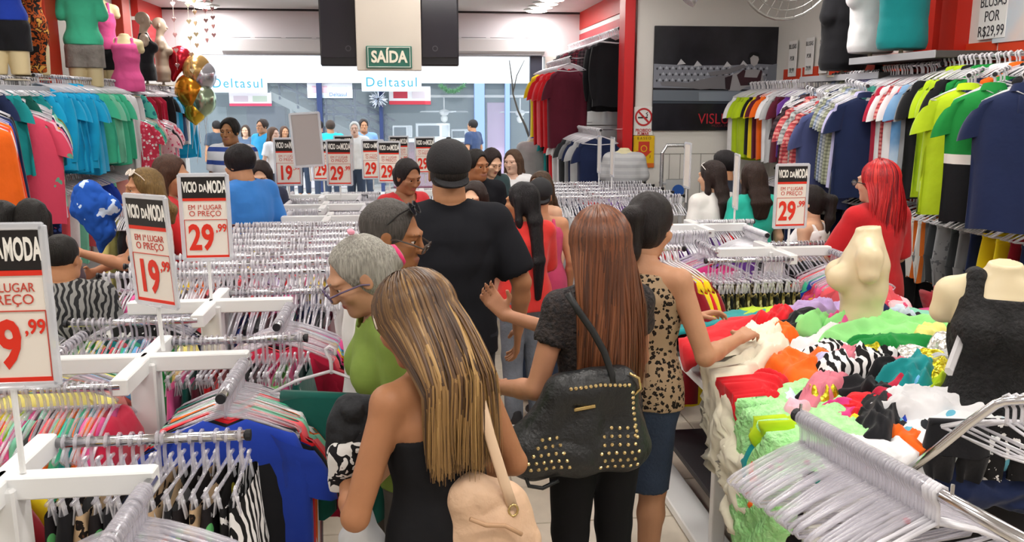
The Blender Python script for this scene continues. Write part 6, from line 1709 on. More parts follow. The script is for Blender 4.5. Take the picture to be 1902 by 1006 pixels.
# 2 elderly woman
I2 = person('elderly woman with grey tied-back hair and glasses in a green top', (664, 441, 2.74), 1.80, 1.58, 'f', '#b98a6c', lean=.14, head=(.50, .05, 0), res=.0065, wide=1.15,
       arms={'l': ((-.24, .02, 1.08), (-.17, .16, .92)), 'r': ((.24, .05, 1.08), (.12, .2, .95))}, top=dict(m=mat('#7b9440', .85, bump=.3, bscale=9, var=.08), type='tee', hem=.86, sleeve=.9, inf=.02, name='green_blouse'), bottom=dict(m=cloth('#5a5550'), end=.1),
       hair=dict(type='bun', c='#9a978e', t=.008, bz=-.01, brow='#7a6a5c'))
sunglasses(I2, None, z=.0, y=.122, frame='#5a4a6a', nm='spectacles', lens='#c8d0d8', up=0.0, small=True)
MB().tube([tuple(I2['H']((.03 * math.cos(a), -.145, -.01 + .03 * math.sin(a)))) for a in np.linspace(0, 2 * PI, 12, endpoint=False)], .012, 6, closed=True).build('hair_tie', mat('#d8306c', .6), I2['root'], smooth=True)
MB().rbox(tuple(I2['H']((-.02, -.05, .145))), (.035, .02, .016), .004).build('hair_clip', mat('#f0a0b4', .4), I2['root'])
# 3 man with sunglasses pushed up
I3 = person('grey-cropped man with sunglasses on his head and half-moon glasses', (728, 374, 3.15), -1.55, 1.70, 'm', '#96633f', lean=.05, head=(.22, -.25, 0), res=.0075,
       top=dict(m=cloth('#e4e2e0'), type='tee', hem=.86, inf=.02, name='white_shirt'), bottom=dict(m=DENIM_D), hair=dict(type='short', c='#4c4845', t=.006, brow='#3a302a'), arms={'hs': 1.05})
sunglasses(I3, None, z=.115, y=.055, nm='sunglasses', up=.75)
sunglasses(I3, None, z=-.012, y=.125, frame='#3a2c22', nm='spectacles', lens='#c8ccd0', up=-.25, small=True)
# 4 cap man
I4 = person('broad man in black tee and backwards black cap, seen from behind', (832, 262, 3.95), .04, 1.83, 'm', '#b5805c', head=(.0, .06, 0), res=.009, wide=1.0,
       arms={'l': ((-.29, -.03, 1.12), (-.29, .05, .88)), 'r': ((.30, -.03, 1.12), (.30, .06, .88))},
       top=dict(m=BLK_TEE, type='tee', hem=.82, sleeve=.75, inf=.024, amp=.013, wsc=6.0, name='black_tee'), bottom=dict(m=mat('#20232c', .9, bump=.3, bscale=8), inf=.02, r=.06), hair=dict(type='cap', c='#1d1714', capm=mat('#1f1e21', .8, bump=.25, bscale=120)), shoes='#2a2022')
# 5 ginger woman
I5 = person('woman with long straight ginger-brown hair in black lace, carrying a studded bag', (1108, 390, None), .25, 1.67, 'f', '#b78264', head=(.05, .1, 0), res=.0085,
       arms={'l': ((-.25, -.02, 1.09), (-.33, .20, 1.04), (.1, 1, .15), (.3, 0, -1), -1, .6), 'r': ((.24, .12, 1.12), (-.22, .36, 1.27), (-.6, .2, .75), (.1, -.9, .1), 1, .35)},
       top=dict(m=mat('#16151a', .75, bump=.8, bscale=70, var=.5, vscale=60, tint='#3a302e'), type='tee', hem=.92, sleeve=.36, inf=.012, name='lace_top', amp=.004), bottom=dict(m=BLK, inf=.010, r=.040),
       hair=dict(type='long', c='#6a3a22', t=.018, len=.56, locks=2800, cols=['#693c24', '#74432a', '#834e30', '#5a3422', '#4c2c1e'], wts=[4, 3, 1.4, 3, 2], seed=9, gather=1.02, yb=-.125, az=(-1.75, 1.75)))
# wristwatch
w = I5['wr'][-1]; MB().tube([tuple(w + np.array((.03 * math.cos(a), -.02, .03 * math.sin(a)))) for a in np.linspace(0, 2 * PI, 14, endpoint=False)], .007, 6, closed=True).build('wristwatch', mat('#d8c9a8', .25, metal=.7), I5['root'], smooth=True)
# 6 leopard woman
I6 = person('woman with a dark bun in leopard top and denim skirt reaching to the pile', (1210, 361, 3.35), -.78, 1.68, 'f', '#bf8c6b', lean=.08, head=(.34, .0, 0), res=.0085, wide=1.12,
       arms={'r': ((.29, .03, 1.09), (.31, .30, 1.13), (.1, .9, .15), (-.3, 0, -.9), 1, .7), 'l': ((-.20, .16, 1.14), (.06, .38, 1.17), (.6, .7, .2), (.3, -.2, -.9), -1, .5)},
       top=dict(m=prt('leopard', ['#a58c70', '#3f2d21', '#17120f'], 50), type='tank', hem=.86, cut=1.395, straps=(), inf=.016, name='leopard_top'), bottom=dict(m=DENIM_D, type='skirt', end=.50, inf=.008, r=.075, name='denim_skirt'), shoes='#8a6a4a',
       hair=dict(type='pony', c='#1d1718', t=.012, len=.20, band='#2a2428'))
# 7 red shirt woman with very long black hair
I7 = person('woman in a red shirt with very long black hair and grey jeans', (968, 340, 5.3), .35, 1.60, 'f', '#b5805a', head=(.1, .7, 0), res=.010,
       top=dict(m=cloth('#d83a36'), type='tee', hem=.84, sleeve=.9, inf=.022, name='red_shirt'), bottom=dict(m=mat('#6d7480', .85, bump=.3, bscale=60, var=.25, vscale=6)), hair=dict(type='long', c='#151216', t=.016, len=.58, w=.075), shoes='#24242a', arms={'l': ((-.22, .1, 1.1), (-.1, .3, 1.05)), 'r': ((.22, .08, 1.1), (.12, .3, 1.05))})
I8 = person('woman in a pink sleeveless top and black cap beside the red shirt', xy(1004, 332, 1.63, 5.75), .0, 1.63, 'f', '#c48c68', head=(.05, -.2, 0), res=.011,
       top=dict(m=cloth('#cf4a72'), type='tank', hem=.86, cut=1.36, inf=.02, name='pink_top'), bottom=dict(m=DENIM_D), hair=dict(type='cap', c='#1d1714', capm=mat('#232326', .8)), wide=1.05)
I9 = person('brown-haired girl with a red strap looking over her shoulder', xy(1003, 319, 1.62, 6.5), PI - .9, 1.62, 'f', 'light', head=(.1, .1, 0), res=.010, hands=False,
       top=dict(m=cloth('#c8323a'), type='tank', hem=.86, cut=1.36, inf=.02), bottom=dict(m=DENIM), hair=dict(type='long', c='#4a3626', len=.28, t=.012))
I10 = person('young woman in a red vest with tied dark hair looking down', xy(757, 296, 1.66, 6.3), PI + .55, 1.64, 'f', '#a06c4c', head=(.35, .1, 0), res=.0095,
       top=dict(m=cloth('#d0363c'), type='tee', hem=.86, sleeve=.35, inf=.018, name='red_vest', neck=.085), bottom=dict(m=DENIM_D), hair=dict(type='bun', c='#1e1718', t=.010, bz=-.02))
def newboy(I):
    for t, z in (('NEW', 1.305), ('BOY', 1.255)):
        q = I['up']((.02, .145, z)); text(t, .05, mat('#e6e6e6', .5), I['root'], tuple(q), rot=(PI / 2, 0, PI), bold=.04)
I11 = person('young man in a black tee with white chest lettering', xy(886, 278, 1.72, 7.0), PI + .1, 1.70, 'm', 'brown', head=(.15, .5, 0), res=.010, hands=False, top=dict(m=BLK_TEE, type='tee', hem=.86, inf=.02, name='black_tee'), bottom=dict(m=DENIM), hair=dict(type='short', c='#1a1513', t=.012), extra=newboy)
I12 = person('child in a maroon shirt half hidden behind the black tee', xy(880, 338, 1.45, 5.6), PI - .8, 1.44, 'f', 'light', head=(.15, .4, 0), res=.010, hands=False, top=dict(m=cloth('#7a2836'), hem=.86, inf=.02), bottom=dict(m=DENIM), hair=dict(type='long', c='#2a1c18', len=.2))
I13 = person('woman with long dark hair looking down near the entrance', xy(914, 277, 1.66, 8.0), PI + .3, 1.64, 'f', 'light', head=(.45, .2, 0), res=.011, hands=False, top=dict(m=cloth('#3b4f52'), hem=.86, inf=.02), bottom=dict(m=DENIM_D), hair=dict(type='long', c='#2a1e1c', len=.42, w=.1))
I14 = person('woman with wavy brown hair in a white blouse by the entrance', xy(952, 278, 1.64, 8.6), PI - .2, 1.62, 'f', 'pink', head=(.1, -.35, 0), res=.011, hands=False, top=dict(m=cloth('#efeef0'), hem=.86, inf=.02, sleeve=1.6), bottom=dict(m=DENIM), hair=dict(type='long', c='#5b4434', len=.26, w=.1))
# left side group
I15 = person('boy in a bright blue tee seen from behind beside a price sign', xy(442, 272, 1.72, 6.5), .85, 1.70, 'm', '#c08c68', head=(.25, .2, 0), res=.010, top=dict(m=cloth('#3f86d8'), hem=.84, sleeve=.8, inf=.024, name='blue_tee'), bottom=dict(m=DENIM), hair=dict(type='short', c='#191518', t=.022, fringe=.01))
I16 = person('girl with dark hair bent over the rack behind the blue tee', xy(484, 300, 1.58, 7.65), PI - .3, 1.57, 'f', 'light', head=(.5, .25, 0), lean=.12, res=.010, hands=False, top=dict(m=cloth('#3a3e52'), hem=.86, inf=.02), bottom=dict(m=DENIM), hair=dict(type='long', c='#2d2220', len=.25))
I17 = person('young man in a blue and white striped shirt near the entrance', xy(425, 220, 1.80, 9.8), PI - .35, 1.80, 'm', '#a87852', head=(.1, .1, 0), res=.010, hands=True, top=dict(m=prt('stripeh', ['#e6e9f2', '#e6e9f2', '#3c55a4'], 7), type='tee', hem=.86, inf=.024, name='striped_shirt'), bottom=dict(m=DENIM), hair=dict(type='short', c='#15130f', t=.016))
I18 = person('woman with long brown hair in a red long-sleeved top in profile', xy(317, 289, 1.66, 5.9), -1.5, 1.66, 'f', 'tan', head=(.2, -.2, 0), res=.010, arms={'l': ((-.2, .12, 1.12), (-.05, .36, 1.08)), 'r': ((.2, .12, 1.12), (.08, .38, 1.08))},
       top=dict(m=cloth('#cf2c30'), type='long', hem=.86, sleeve=1.85, inf=.016, name='red_top'), bottom=dict(m=DENIM_D), hair=dict(type='long', c='#4a3024', len=.42, t=.013, w=.09))
I19 = person('woman with sunglasses on her head reaching for a blue garment', xy(263, 313, 1.60, 5.5), 1.9, 1.60, 'f', '#b98260', head=(.1, .25, 0), res=.010, arms={'l': ((-.22, .18, 1.14), (-.12, .42, 1.22), (0, .9, .5), (.6, 0, -.6), -1, .6), 'r': ((.24, .12, 1.12), (.06, .36, 1.06))},
       top=dict(m=prt('speckle', ['#d8b8ac', '#c89a90'], 22), hem=.86, inf=.02, sleeve=.5, name='pale_blouse'), bottom=dict(m=DENIM), hair=dict(type='long', c='#7a6038', len=.20, t=.013, w=.09))
sunglasses(I19, None, z=.115, y=.06, frame='#e9dcd0', nm='sunglasses', lens='#d8ccc0', up=.8)
I20 = person('boy with cropped black hair in a black and white patterned shirt', (112, 436, 4.1), .15, 1.34, 'm', '#b07a55', head=(.2, -.3, 0), res=.010, hands=False, top=dict(m=prt('zebra', ['#2a2a2c', '#8d8c8a'], 12), hem=.86, inf=.02, name='patterned_shirt'), bottom=dict(m=DENIM_D), hair=dict(type='short', c='#17130f', t=.008))
I21 = person('dark-haired person behind the large price sign, nearer the boy', (56, 371, 4.9), .3, 1.55, 'f', 'tan', res=.012, hands=False, head=(.2, 0, 0), top=dict(m=cloth('#4a3a40'), hem=.86), bottom=dict(m=DENIM), hair=dict(type='long', c='#14110f', len=.12, t=.014))
I22 = person('dark-haired person behind the large price sign, at the picture edge', (2, 376, 4.9), .2, 1.53, 'f', 'tan', res=.012, hands=False, head=(.2, 0, 0), top=dict(m=cloth('#30343c'), hem=.86), bottom=dict(m=DENIM), hair=dict(type='long', c='#14110f', len=.12, t=.018))
# right side group
I23 = person('woman with long dark hair and white sunglasses on top, in a white shirt', xy(1322, 299, 1.58, 6.5), .25, 1.57, 'f', 'light', head=(.1, .5, 0), res=.010, top=dict(m=cloth('#eceae6'), hem=.86, inf=.022, sleeve=.9, name='white_shirt'), bottom=dict(m=DENIM), hair=dict(type='long', c='#2c1f1c', len=.30, w=.085))
sunglasses(I23, None, z=.10, y=.05, frame='#efe8e4', nm='sunglasses', lens='#d8d0d0', up=.7)
I24 = person('dark-haired man in profile just behind the white-shirted woman', xy(1343, 281, 1.68, 7.1), .7, 1.66, 'm', 'tan', head=(.1, .4, 0), res=.011, hands=False, top=dict(m=cloth('#2a3140'), hem=.86, inf=.02), bottom=dict(m=DENIM), hair=dict(type='short', c='#191518', t=.018))
I25 = person('woman with dark brown hair in a turquoise top from behind', xy(1399, 302, 1.60, 6.35), .1, 1.59, 'f', 'light', head=(.15, .1, 0), res=.010, top=dict(m=cloth('#2fb9a4'), hem=.86, inf=.022, sleeve=.6, name='turquoise_top'), bottom=dict(m=DENIM), hair=dict(type='long', c='#33231d', len=.28, w=.09))
I26 = person('woman in a white sleeveless top with a dark ponytail', xy(1503, 344, 1.54, 5.55), .75, 1.53, 'f', 'light', head=(.15, .3, 0), res=.010, top=dict(m=cloth('#efedee'), type='tank', hem=.86, cut=1.37, inf=.022, name='white_top'), bottom=dict(m=BLK), hair=dict(type='pony', c='#211a1a', len=.24, t=.010))
I27 = person('woman with bright red hair in a red tee, seen from behind', xy(1629, 300, 1.66, 4.95), .30, 1.66, 'f', '#dca88c', head=(.05, .35, 0), res=.0095, wide=1.12, arms={'r': ((.26, .04, 1.10), (.15, .24, 1.05)), 'l': ((-.25, .10, 1.12), (-.10, .30, 1.08))},
       top=dict(m=cloth('#c3242a'), hem=.80, inf=.026, sleeve=.85, name='red_tee'), bottom=dict(m=BLK), hair=dict(type='long', c='#b81c22', t=.016, len=.34, locks=1500, cols=['#c41f24', '#a81a20', '#d8322e', '#7e1420'], wts=[4, 3, 1.5, 1.5], seed=13, gather=.95, yb=-.12, az=(-1.9, 1.9)))
sunglasses(I27, None, z=.0, y=.118, frame='#2a2a2e', nm='spectacles', lens='#c8ccd0', up=0.0, small=True)
# people in the street and the shop opposite
for (px, py, Y, h, rz, skc, topc, hairc, lb, sx, hl) in (
    (486, 221, 16.2, 1.72, PI - .6, 'tan', '#3aa3d4', '#3a2c24', 'man in a turquoise shirt in the street beside the white-dressed girl', 'm', 0),
    (508, 236, 15.8, 1.52, PI + .9, 'pink', '#f2f1f2', '#6a4c38', 'girl in white with long brown hair in the street', 'f', .3),
    (613, 223, 17.5, 1.68, .2, 'tan', '#35c8d2', '#4a3a30', 'person in a bright aqua shirt behind the blank sign', 'm', 0),
    (658, 226, 16.0, 1.66, PI, 'pink', '#f0ece6', '#d8d4cc', 'white-haired man in a white shirt in the street', 'm', 0),
    (675, 221, 17.2, 1.72, PI + .2, 'tan', '#7fa6d8', '#3a2e2a', 'man in a light blue shirt behind the white-haired man', 'm', 0),
    (877, 222, 18.5, 1.74, .9, 'tan', '#3a4868', '#2a2422', 'man in navy walking past behind the black cap', 'm', 0),
    (401, 224, 19.0, 1.66, .6, 'tan', '#3f4a58', '#241d1a', 'dark figure beside the striped-shirt man in the street', 'm', 0),
    (455, 232, 18.6, 1.62, PI, 'light', '#5a6a80', '#4a3a30', 'woman in grey blue behind the turquoise shirt', 'f', .25),
    (528, 234, 18.4, 1.62, PI + .4, 'tan', '#44506a', '#5a3f30', 'woman with brown hair behind the girl in white', 'f', .25),
    (593, 224, 19.3, 1.66, .0, 'tan', '#2d3348', '#1d1916', 'dark-haired figure half hidden by the blank sign', 'm', 0),
    (560, 230, 19.6, 1.62, PI, 'tan', '#6a4048', '#2a201c', 'person in dusky red inside the shop opposite', 'm', 0)):
    q = P(px, py, Y)
    person(lb, (px, py, Y), rz, max(1.45, min(1.85, q.z)), sx, skc, res=.018, hands=False, top=dict(m=cloth(topc), hem=.86, inf=.02, sleeve=.6), bottom=dict(m=cloth('#3c4658')), hair=dict(type='long' if hl else 'short', c=hairc, len=hl or .1, t=.014))
# ------------------------------------------------------------------ sale table with its heap of clothes
TX0, TX1, TY0, TY1, TZ = 1.30, 3.15, 2.55, 4.45, .80
tb = empty('sale_table', ((TX0 + TX1) / 2, (TY0 + TY1) / 2, 0), 0, 'white display table under the heap of clothes', 'table')
hx, hy = (TX1 - TX0) / 2, (TY1 - TY0) / 2
MB().rbox((0, 0, TZ - .02), (2 * hx, 2 * hy, .04), .004).build('table_top', WHITE_METAL, tb)
for sx in (-1, 1):
    for sy in (-1, 0, 1): MB().rbox((sx * (hx - .05), sy * (hy - .05), TZ / 2 - .02), (.06, .05, TZ - .04), .004).build('leg', WHITE_METAL, tb)
    MB().rbox((sx * (hx - .05), 0, .035), (.16, 2 * hy, .05), .006).build('foot_rail', WHITE_METAL, tb)
MB().rbox((0, 0, .25), (2 * hx - .1, 2 * hy - .1, .03), .004).build('lower_shelf', mat('#2b2a2e', .6), tb)
def mound(x, y):
    u = (x - 2.15) / 1.0; v = (y - 3.55) / 1.05
    return TZ + .02 + .20 * math.exp(-(u * u + v * v) * 1.1) + .05 * math.exp(-((x - 1.7) ** 2 + (y - 3.9) ** 2) / .15) + .04 * math.exp(-((x - 2.2) ** 2 + (y - 2.9) ** 2) / .12)
def drape(x, y, off):
    """point on the heap, or hanging over the table edge"""
    ex = max(TX0 - x, 0, x - TX1); ey = max(TY0 - y, 0, y - TY1)
    cx_ = min(max(x, TX0), TX1); cy_ = min(max(y, TY0), TY1)
    if ex == 0 and ey == 0: return Vector((x, y, mound(x, y) + off))
    e = math.hypot(ex, ey)
    nx = (x - cx_) / e; ny = (y - cy_) / e
    return Vector((cx_ + nx * (off + .02 + .16 * e), cy_ + ny * (off + .02 + .16 * e), mound(cx_, cy_) - e * .98 + off * max(0, 1 - e * 6)))
def on_heap(px, py):
    z = TZ + .12
    for _ in range(12):
        q = PZ(px, py, z); z = mound(min(max(q.x, TX0), TX1), min(max(q.y, TY0), TY1)) + .03
    return q.x, q.y
def crumple(px, py, w, h, rot, m, label, off=.05, fold=.025, seed=0, name='crumpled_top', nu=44, nv=40, sharp=.55, cat='clothes', xyc=None):
    x0, y0 = on_heap(px, py) if xyc is None else xyc
    rnd = np.random.RandomState(seed + int(px * 7 + py * 13))
    us = np.linspace(-1, 1, nu); vs = np.linspace(-1, 1, nv)
    U, Vv = np.meshgrid(us, vs, indexing='ij'); U = U.ravel(); Vv = Vv.ravel()
    # squircle with an uneven outline
    ru = U * np.sqrt(np.maximum(0, 1 - .32 * Vv * Vv)); rv = Vv * np.sqrt(np.maximum(0, 1 - .32 * U * U))
    th = np.arctan2(rv, ru); o = rnd.rand(4) * 6.28
    wob = .96 + .16 * np.sin(2 * th + o[0]) + .13 * np.sin(3 * th + o[1]) + .09 * np.sin(5 * th + o[2]) + .05 * np.sin(9 * th + o[3])
    ru = ru * wob; rv = rv * wob
    c, s = math.cos(rot), math.sin(rot)
    X = x0 + c * ru * w / 2 - s * rv * h / 2; Y = y0 + s * ru * w / 2 + c * rv * h / 2
    R2 = np.clip(np.maximum(np.abs(U), np.abs(Vv)), 0, 1)
    p3 = np.stack([X * 1.0, Y * 1.0, np.full_like(X, seed * .37 + px * .01)], 1)
    fa = rnd.rand() * 3.14; dirx = X * math.cos(fa) + Y * math.sin(fa); diry = -X * math.sin(fa) + Y * math.cos(fa)
    wp = vnoise(p3, 9.0) * 1.6
    q = np.stack([dirx * 17 + wp, diry * 6.5 + wp, np.full_like(X, px * .013)], 1)
    n1 = 1 - np.abs(vnoise(q, 1.0)) * 4.0; n2 = 1 - np.abs(vnoise(q * 2.2 + 9, 1.0)) * 4.0
    z = off * (1 - R2 ** 5) + 1.15 * fold * (n1 + .55 * n2) * (1 - .8 * R2 ** 8) + .012 - .006 * R2 ** 6
    V = [drape(X[i], Y[i], float(z[i])) for i in range(len(X))]
    cen = Vector((x0, y0, mound(min(max(x0, TX0), TX1), min(max(y0, TY0), TY1))))
    b = MB(); b.add([v - cen for v in V], [(i * nv + j, (i + 1) * nv + j, (i + 1) * nv + j + 1, i * nv + j + 1) for i in range(nu - 1) for j in range(nv - 1)])
    ob = b.build(name, m, None, cen, smooth=True)
    sm = ob.modifiers.new('thickness', 'SOLIDIFY'); sm.thickness = .004; sm.offset = -1
    return tag(ob, label, cat, 'clothes heaped on the sale table')
LACE_G = mat('#a4ef98', .7, bump=1.0, bscale=42, var=.16, vscale=34, tint='#bdf7b0')
# lower layer that fills the table
fl = ['navy', 'white', 'red', 'teal', 'black', 'pink', 'grey', 'lime', 'orange', 'white', 'purple', 'black', 'royal blue', 'coral', 'pale grey', 'mint', 'black', 'yellow', 'white', 'magenta']
i = 0
for gx in range(5):
    for gy in range(4):
        x = TX0 + .2 + gx * .37; y = TY0 + .25 + gy * .46
        pxx, pyy = proj((x, y, mound(x, y)))
        crumple(pxx, pyy, .52, .56, gx * .7 + gy, C(fl[i]), '%s garment low in the heap, %s column, %s row from the front' % (fl[i], ORD[gx], ORD[gy]), .01, .018, i, nu=18, nv=18, xyc=(x, y)); i += 1
for (px, py, w, h, rot, c, lb, off, fold) in (
    (1520, 578, .36, .20, .3, 'lilac', 'lilac knit top crumpled behind the black one', .05, .025),
    (1437, 592, .26, .18, .5, 'red', 'red top bunched beside the woman\'s hands', .05, .02),
    (1478, 604, .40, .18, .3, 'black', 'black top bunched behind the cream blouse', .05, .02),
    (1606, 566, .30, .22, .2, 'blue tie-dye', 'pale blue printed top at the foot of the nude torso', .07, .03),
    (1584, 598, .26, .15, .1, 'coral print', 'magenta floral top under the pale blue one', .04, .02),
    (1660, 572, .24, .2, .2, 'pink and white print', 'pink and white printed top right of the nude torso', .06, .02),
    (1695, 562, .2, .2, .2, 'grey print', 'grey wavy-printed top behind the green loop', .06, .02),
    (1655, 556, .14, .16, .2, 'sky blue', 'small sky blue top beside the nude torso', .07, .02),
    (1712, 556, .16, .1, 0, 'yellow', 'small yellow top at the back of the heap', .07, .02),
    (1790, 552, .34, .18, .1, 'black', 'black top at the back of the heap', .08, .03),
    (1768, 578, .24, .22, .4, 'dark red', 'dark red top inside the green loop', .09, .03),
    (1776, 604, .22, .16, .4, 'red and white print', 'red floral top under the dark red one', .05, .02),
    (1690, 606, .24, .16, .4, 'black', 'small black top between the two green ones', .05, .02),
    (1740, 565, .20, .46, .5, 'pale green', 'pale green top standing in a loop at the back', .13, .03),
    (1640, 622, .62, .26, -.25, 'pale green', 'large pale green cardigan across the middle of the heap', .075, .028),
    (1655, 650, .40, .14, -.1, 'green', 'green and black printed top under the pale green cardigan', .055, .02),
    (1536, 636, .30, .16, .4, 'white', 'white top between the cream and pale green ones', .055, .02),
    (1700, 672, .20, .2, .3, 'silver', 'silver sequinned top beside the gold one', .05, .02),
    (1726, 690, .22, .26, .5, 'gold', 'gold-yellow sequinned top in the middle of the heap', .06, .02),
    (1656, 690, .26, .12, -.3, 'rose', 'rose crocheted top right of the zebra print', .05, .02),
    (1484, 690, .26, .32, .6, 'orange', 'bright orange top beside the red one', .06, .025),
    (1537, 655, .24, .14, .4, 'zebra', 'small animal-print top above the orange one', .05, .015),
    (1412, 738, .27, .22, .2, 'red', 'bright red top with a paper tag at the table edge', .06, .028),
    (1395, 775, .20, .12, .1, 'white', 'white top hanging below the bright red one', .04, .02),
    (1460, 752, .26, .22, .5, 'blue tie-dye', 'white and blue top left of the rose sleeve', .04, .02),
    (1545, 720, .14, .62, -.75, 'rose', 'long rose sleeve running down the heap', .085, .02),
    (1586, 694, .34, .20, .35, 'zebra', 'zebra-striped blouse in the middle of the heap', .085, .025),
    (1560, 738, .34, .12, .1, 'black', 'black ruffled hem below the zebra blouse', .05, .025),
    (1606, 766, .28, .16, .35, 'red', 'red top below the black ruffle', .05, .025),
    (1560, 776, .16, .14, .3, 'magenta', 'magenta top beside the red one in front', .05, .02),
    (1690, 722, .32, .22, .25, 'teal', 'teal top scrunched beside the gold sequins', .085, .03),
    (1772, 742, .30, .16, .1, 'lime', 'lime top behind the white jacket', .075, .03),
    (1820, 748, .22, .12, .1, 'leopard', 'pale leopard-printed top beside the lime one', .05, .02),
    (1676, 778, .24, .16, .2, 'blue leopard', 'blue and black printed top below the teal one', .05, .02),
    (1636, 792, .34, .2, .6, 'black', 'black top in front of the blue printed one', .06, .03),
    (1688, 820, .18, .12, .4, 'orange', 'small orange top left of the white jacket', .05, .02),
    (1745, 775, .50, .20, -.25, 'white', 'white jacket with a pale label at the front of the heap', .09, .022),
    (1800, 812, .50, .26, -.1, 'white print', 'white top with blue and black print in front', .055, .022),
    (1880, 790, .36, .24, .2, 'black and white print', 'black and white printed top by the chrome arm', .05, .02),
    (1850, 840, .5, .24, 0, 'navy', 'dark navy top under the chrome arm', .05, .02),
    (1560, 812, .34, .2, .1, 'yellow', 'yellow top peeking out by the hanger rod', .04, .02),
    (1620, 845, .4, .25, .2, 'white', 'white top behind the hanger rod', .04, .02)):
    m = {'silver': lambda: prt('sequin', ['#c9c8c2', '#f1f0ea'], 90), 'gold': lambda: prt('sequin', ['#c9b81c', '#f2ea4a'], 90), 'blue leopard': lambda: prt('leopard', ['#2a48b8', '#16181e', '#16181e'], 30),
         'white print': lambda: prt('floral', ['#eef0f2', '#6db8d2', '#2a2c30', '#d8e6ee'], 16)}.get(c, lambda: C(c))()
    crumple(px, py, w, h, rot, m, lb, off, fold)
# small pieces tucked between the others
TK = [(1455, 628, 'orange'), (1508, 612, 'pale green'), (1560, 612, 'pink'), (1628, 600, 'navy floral'), (1672, 600, 'blue tie-dye'), (1722, 640, 'pale yellow'), (1760, 655, 'silver'), (1800, 640, 'lime'), (1612, 668, 'gold'), (1640, 706, 'black'), (1740, 712, 'gold'), (1768, 690, 'pale grey'),
      (1520, 752, 'gold'), (1480, 782, 'pale pink'), (1630, 740, 'black'), (1655, 752, 'crimson'), (1800, 770, 'pale grey'), (1715, 755, 'sky blue'), (1450, 800, 'lime'), (1545, 690, 'lavender')]
for k, (px, py, c) in enumerate(sorted(TK)):
    m = prt('sequin', ['#c9c8c2', '#f1f0ea'], 90) if c == 'silver' else (prt('sequin', ['#c9b81c', '#f2ea4a'], 90) if c == 'gold' else C(c))
    crumple(px, py, random.uniform(.13, .20), random.uniform(.10, .16), random.uniform(-1, 1), m, 'small %s garment tucked into the heap, %s from the left' % (c, ORD[k]), random.uniform(.06, .095), .022, k, nu=26, nv=24)
# the long pieces that hang over the edge
crumple(1378, 694, .25, 1.05, -.72, C('cream'), 'cream blouse draped over the table edge beside the denim skirt', .085, .024, 3, nu=34, nv=54)
crumple(1330, 760, .42, .50, -.3, C('cream'), 'cream skirt hanging down at the table corner', .05, .03, 8, nu=34, nv=40)
gx, gy = on_heap(1440, 830)
crumple(1420, 880, .72, .62, .25, LACE_G, 'pale green lace cloth hanging over the table edge by the packed rod', .05, .022, 5, nu=50, nv=54, xyc=on_heap(1440, 800))
crumple(1392, 820, .2, .16, 0, C('orange'), 'small orange top at the table edge above the green lace', .06, .02, 2)
crumple(1352, 838, .16, .14, 0, C('teal'), 'small teal top at the table edge below the red one', .05, .02, 2, xyc=on_heap(1392, 800))
q = P(1375, 745, 3.02); MB_ = MB().rbox((0, 0, 0), (.06, .006, .045), .003); tag(MB_.build('paper_tag', mat('#efece6', .6), None, (PZ(1376, 742, .90).x, PZ(1376, 742, .90).y, .90), (-.6, 0, .3)), 'white paper tag lying on the bright red top', 'tag')
mannequin('display_torso', 'nude cream display torso standing in the heap', (PZ(1612, 418, 1.52).x, PZ(1612, 418, 1.52).y, .89), 1.15, m=mat('#e0cfaa', .35, spec=.4), sc=.98, res=.008)
lb = PZ(1868, 492, 1.50)
BLACE = mat('#0c0c0e', .75, bump=.7, bscale=60, var=.6, vscale=50, tint='#1d1c1e')
mannequin('display_torso', 'cream torso wearing a black lace sleeveless top at the heap\'s right', (lb.x, lb.y, .86), 2.6, m=mat('#e0cfaa', .35, spec=.4), sc=1.02, res=.008, dress=dict(m=BLACE, hem=-.04, inf=.016, cut=.51, sw=.032))
# clear sleeve hanging from the torso's shoulder
a = PZ(1838, 512, 1.44); b = P(1762, 690, a.y - .25)
st = MB(); st.tube([a, (a + b) / 2 + Vector((-.01, 0, 0)), b], .02, 6, flat=((.0, 1, 0), .2)); tag(st.build('clear_strap', mat('#f0eef2', .1, spec=.8, alpha=.55)), 'clear plastic strap hanging from the black lace torso', 'strap')
# ------------------------------------------------------------------ hanger rod at the front right
A = PZ(1484, 772, 1.24); B = PZ(1760, 925, 1.24); D = (B - A); B2 = A + D * 2.2
fr = empty('hanger_rail', A, 0, 'chrome rod packed with empty hangers, front right', 'rail')
MB().tube([(0, 0, 0), B2 - A], .0145, 12).build('tube', CHROME, fr, smooth=True)
dn = D.normalized()
MB().tube([-dn * .012, dn * .004], .018, 12).build('end_cap', mat('#26262a', .5), fr)
for t in (.01, 1.02): MB().tube([D * t + Vector((0, 0, .012)), D * t + Vector((0, 0, .035))], .004, 8).build('stop_pin', CHROME, fr)
MB().rbox(B2 - A + Vector((0, 0, -.60)), (.07, .07, 1.24), .005).build('post', WHITE_METAL, fr)
base = math.atan2(D.y, D.x) + PI / 2
for k in range(47):
    t = .03 + .95 * k / 47
    hang(A + D * t, base + random.uniform(-.07, .07), 'clear empty hanger on the packed front right rod, %s from its free end' % ORD[k], 'empty hangers on the front right rod', False, random.choice(['#d8203a', '#e04a8a', '#1a9a8a', '#22222a', '#d8203a']) if random.random() < .35 else None, False, random.uniform(-.05, .05))
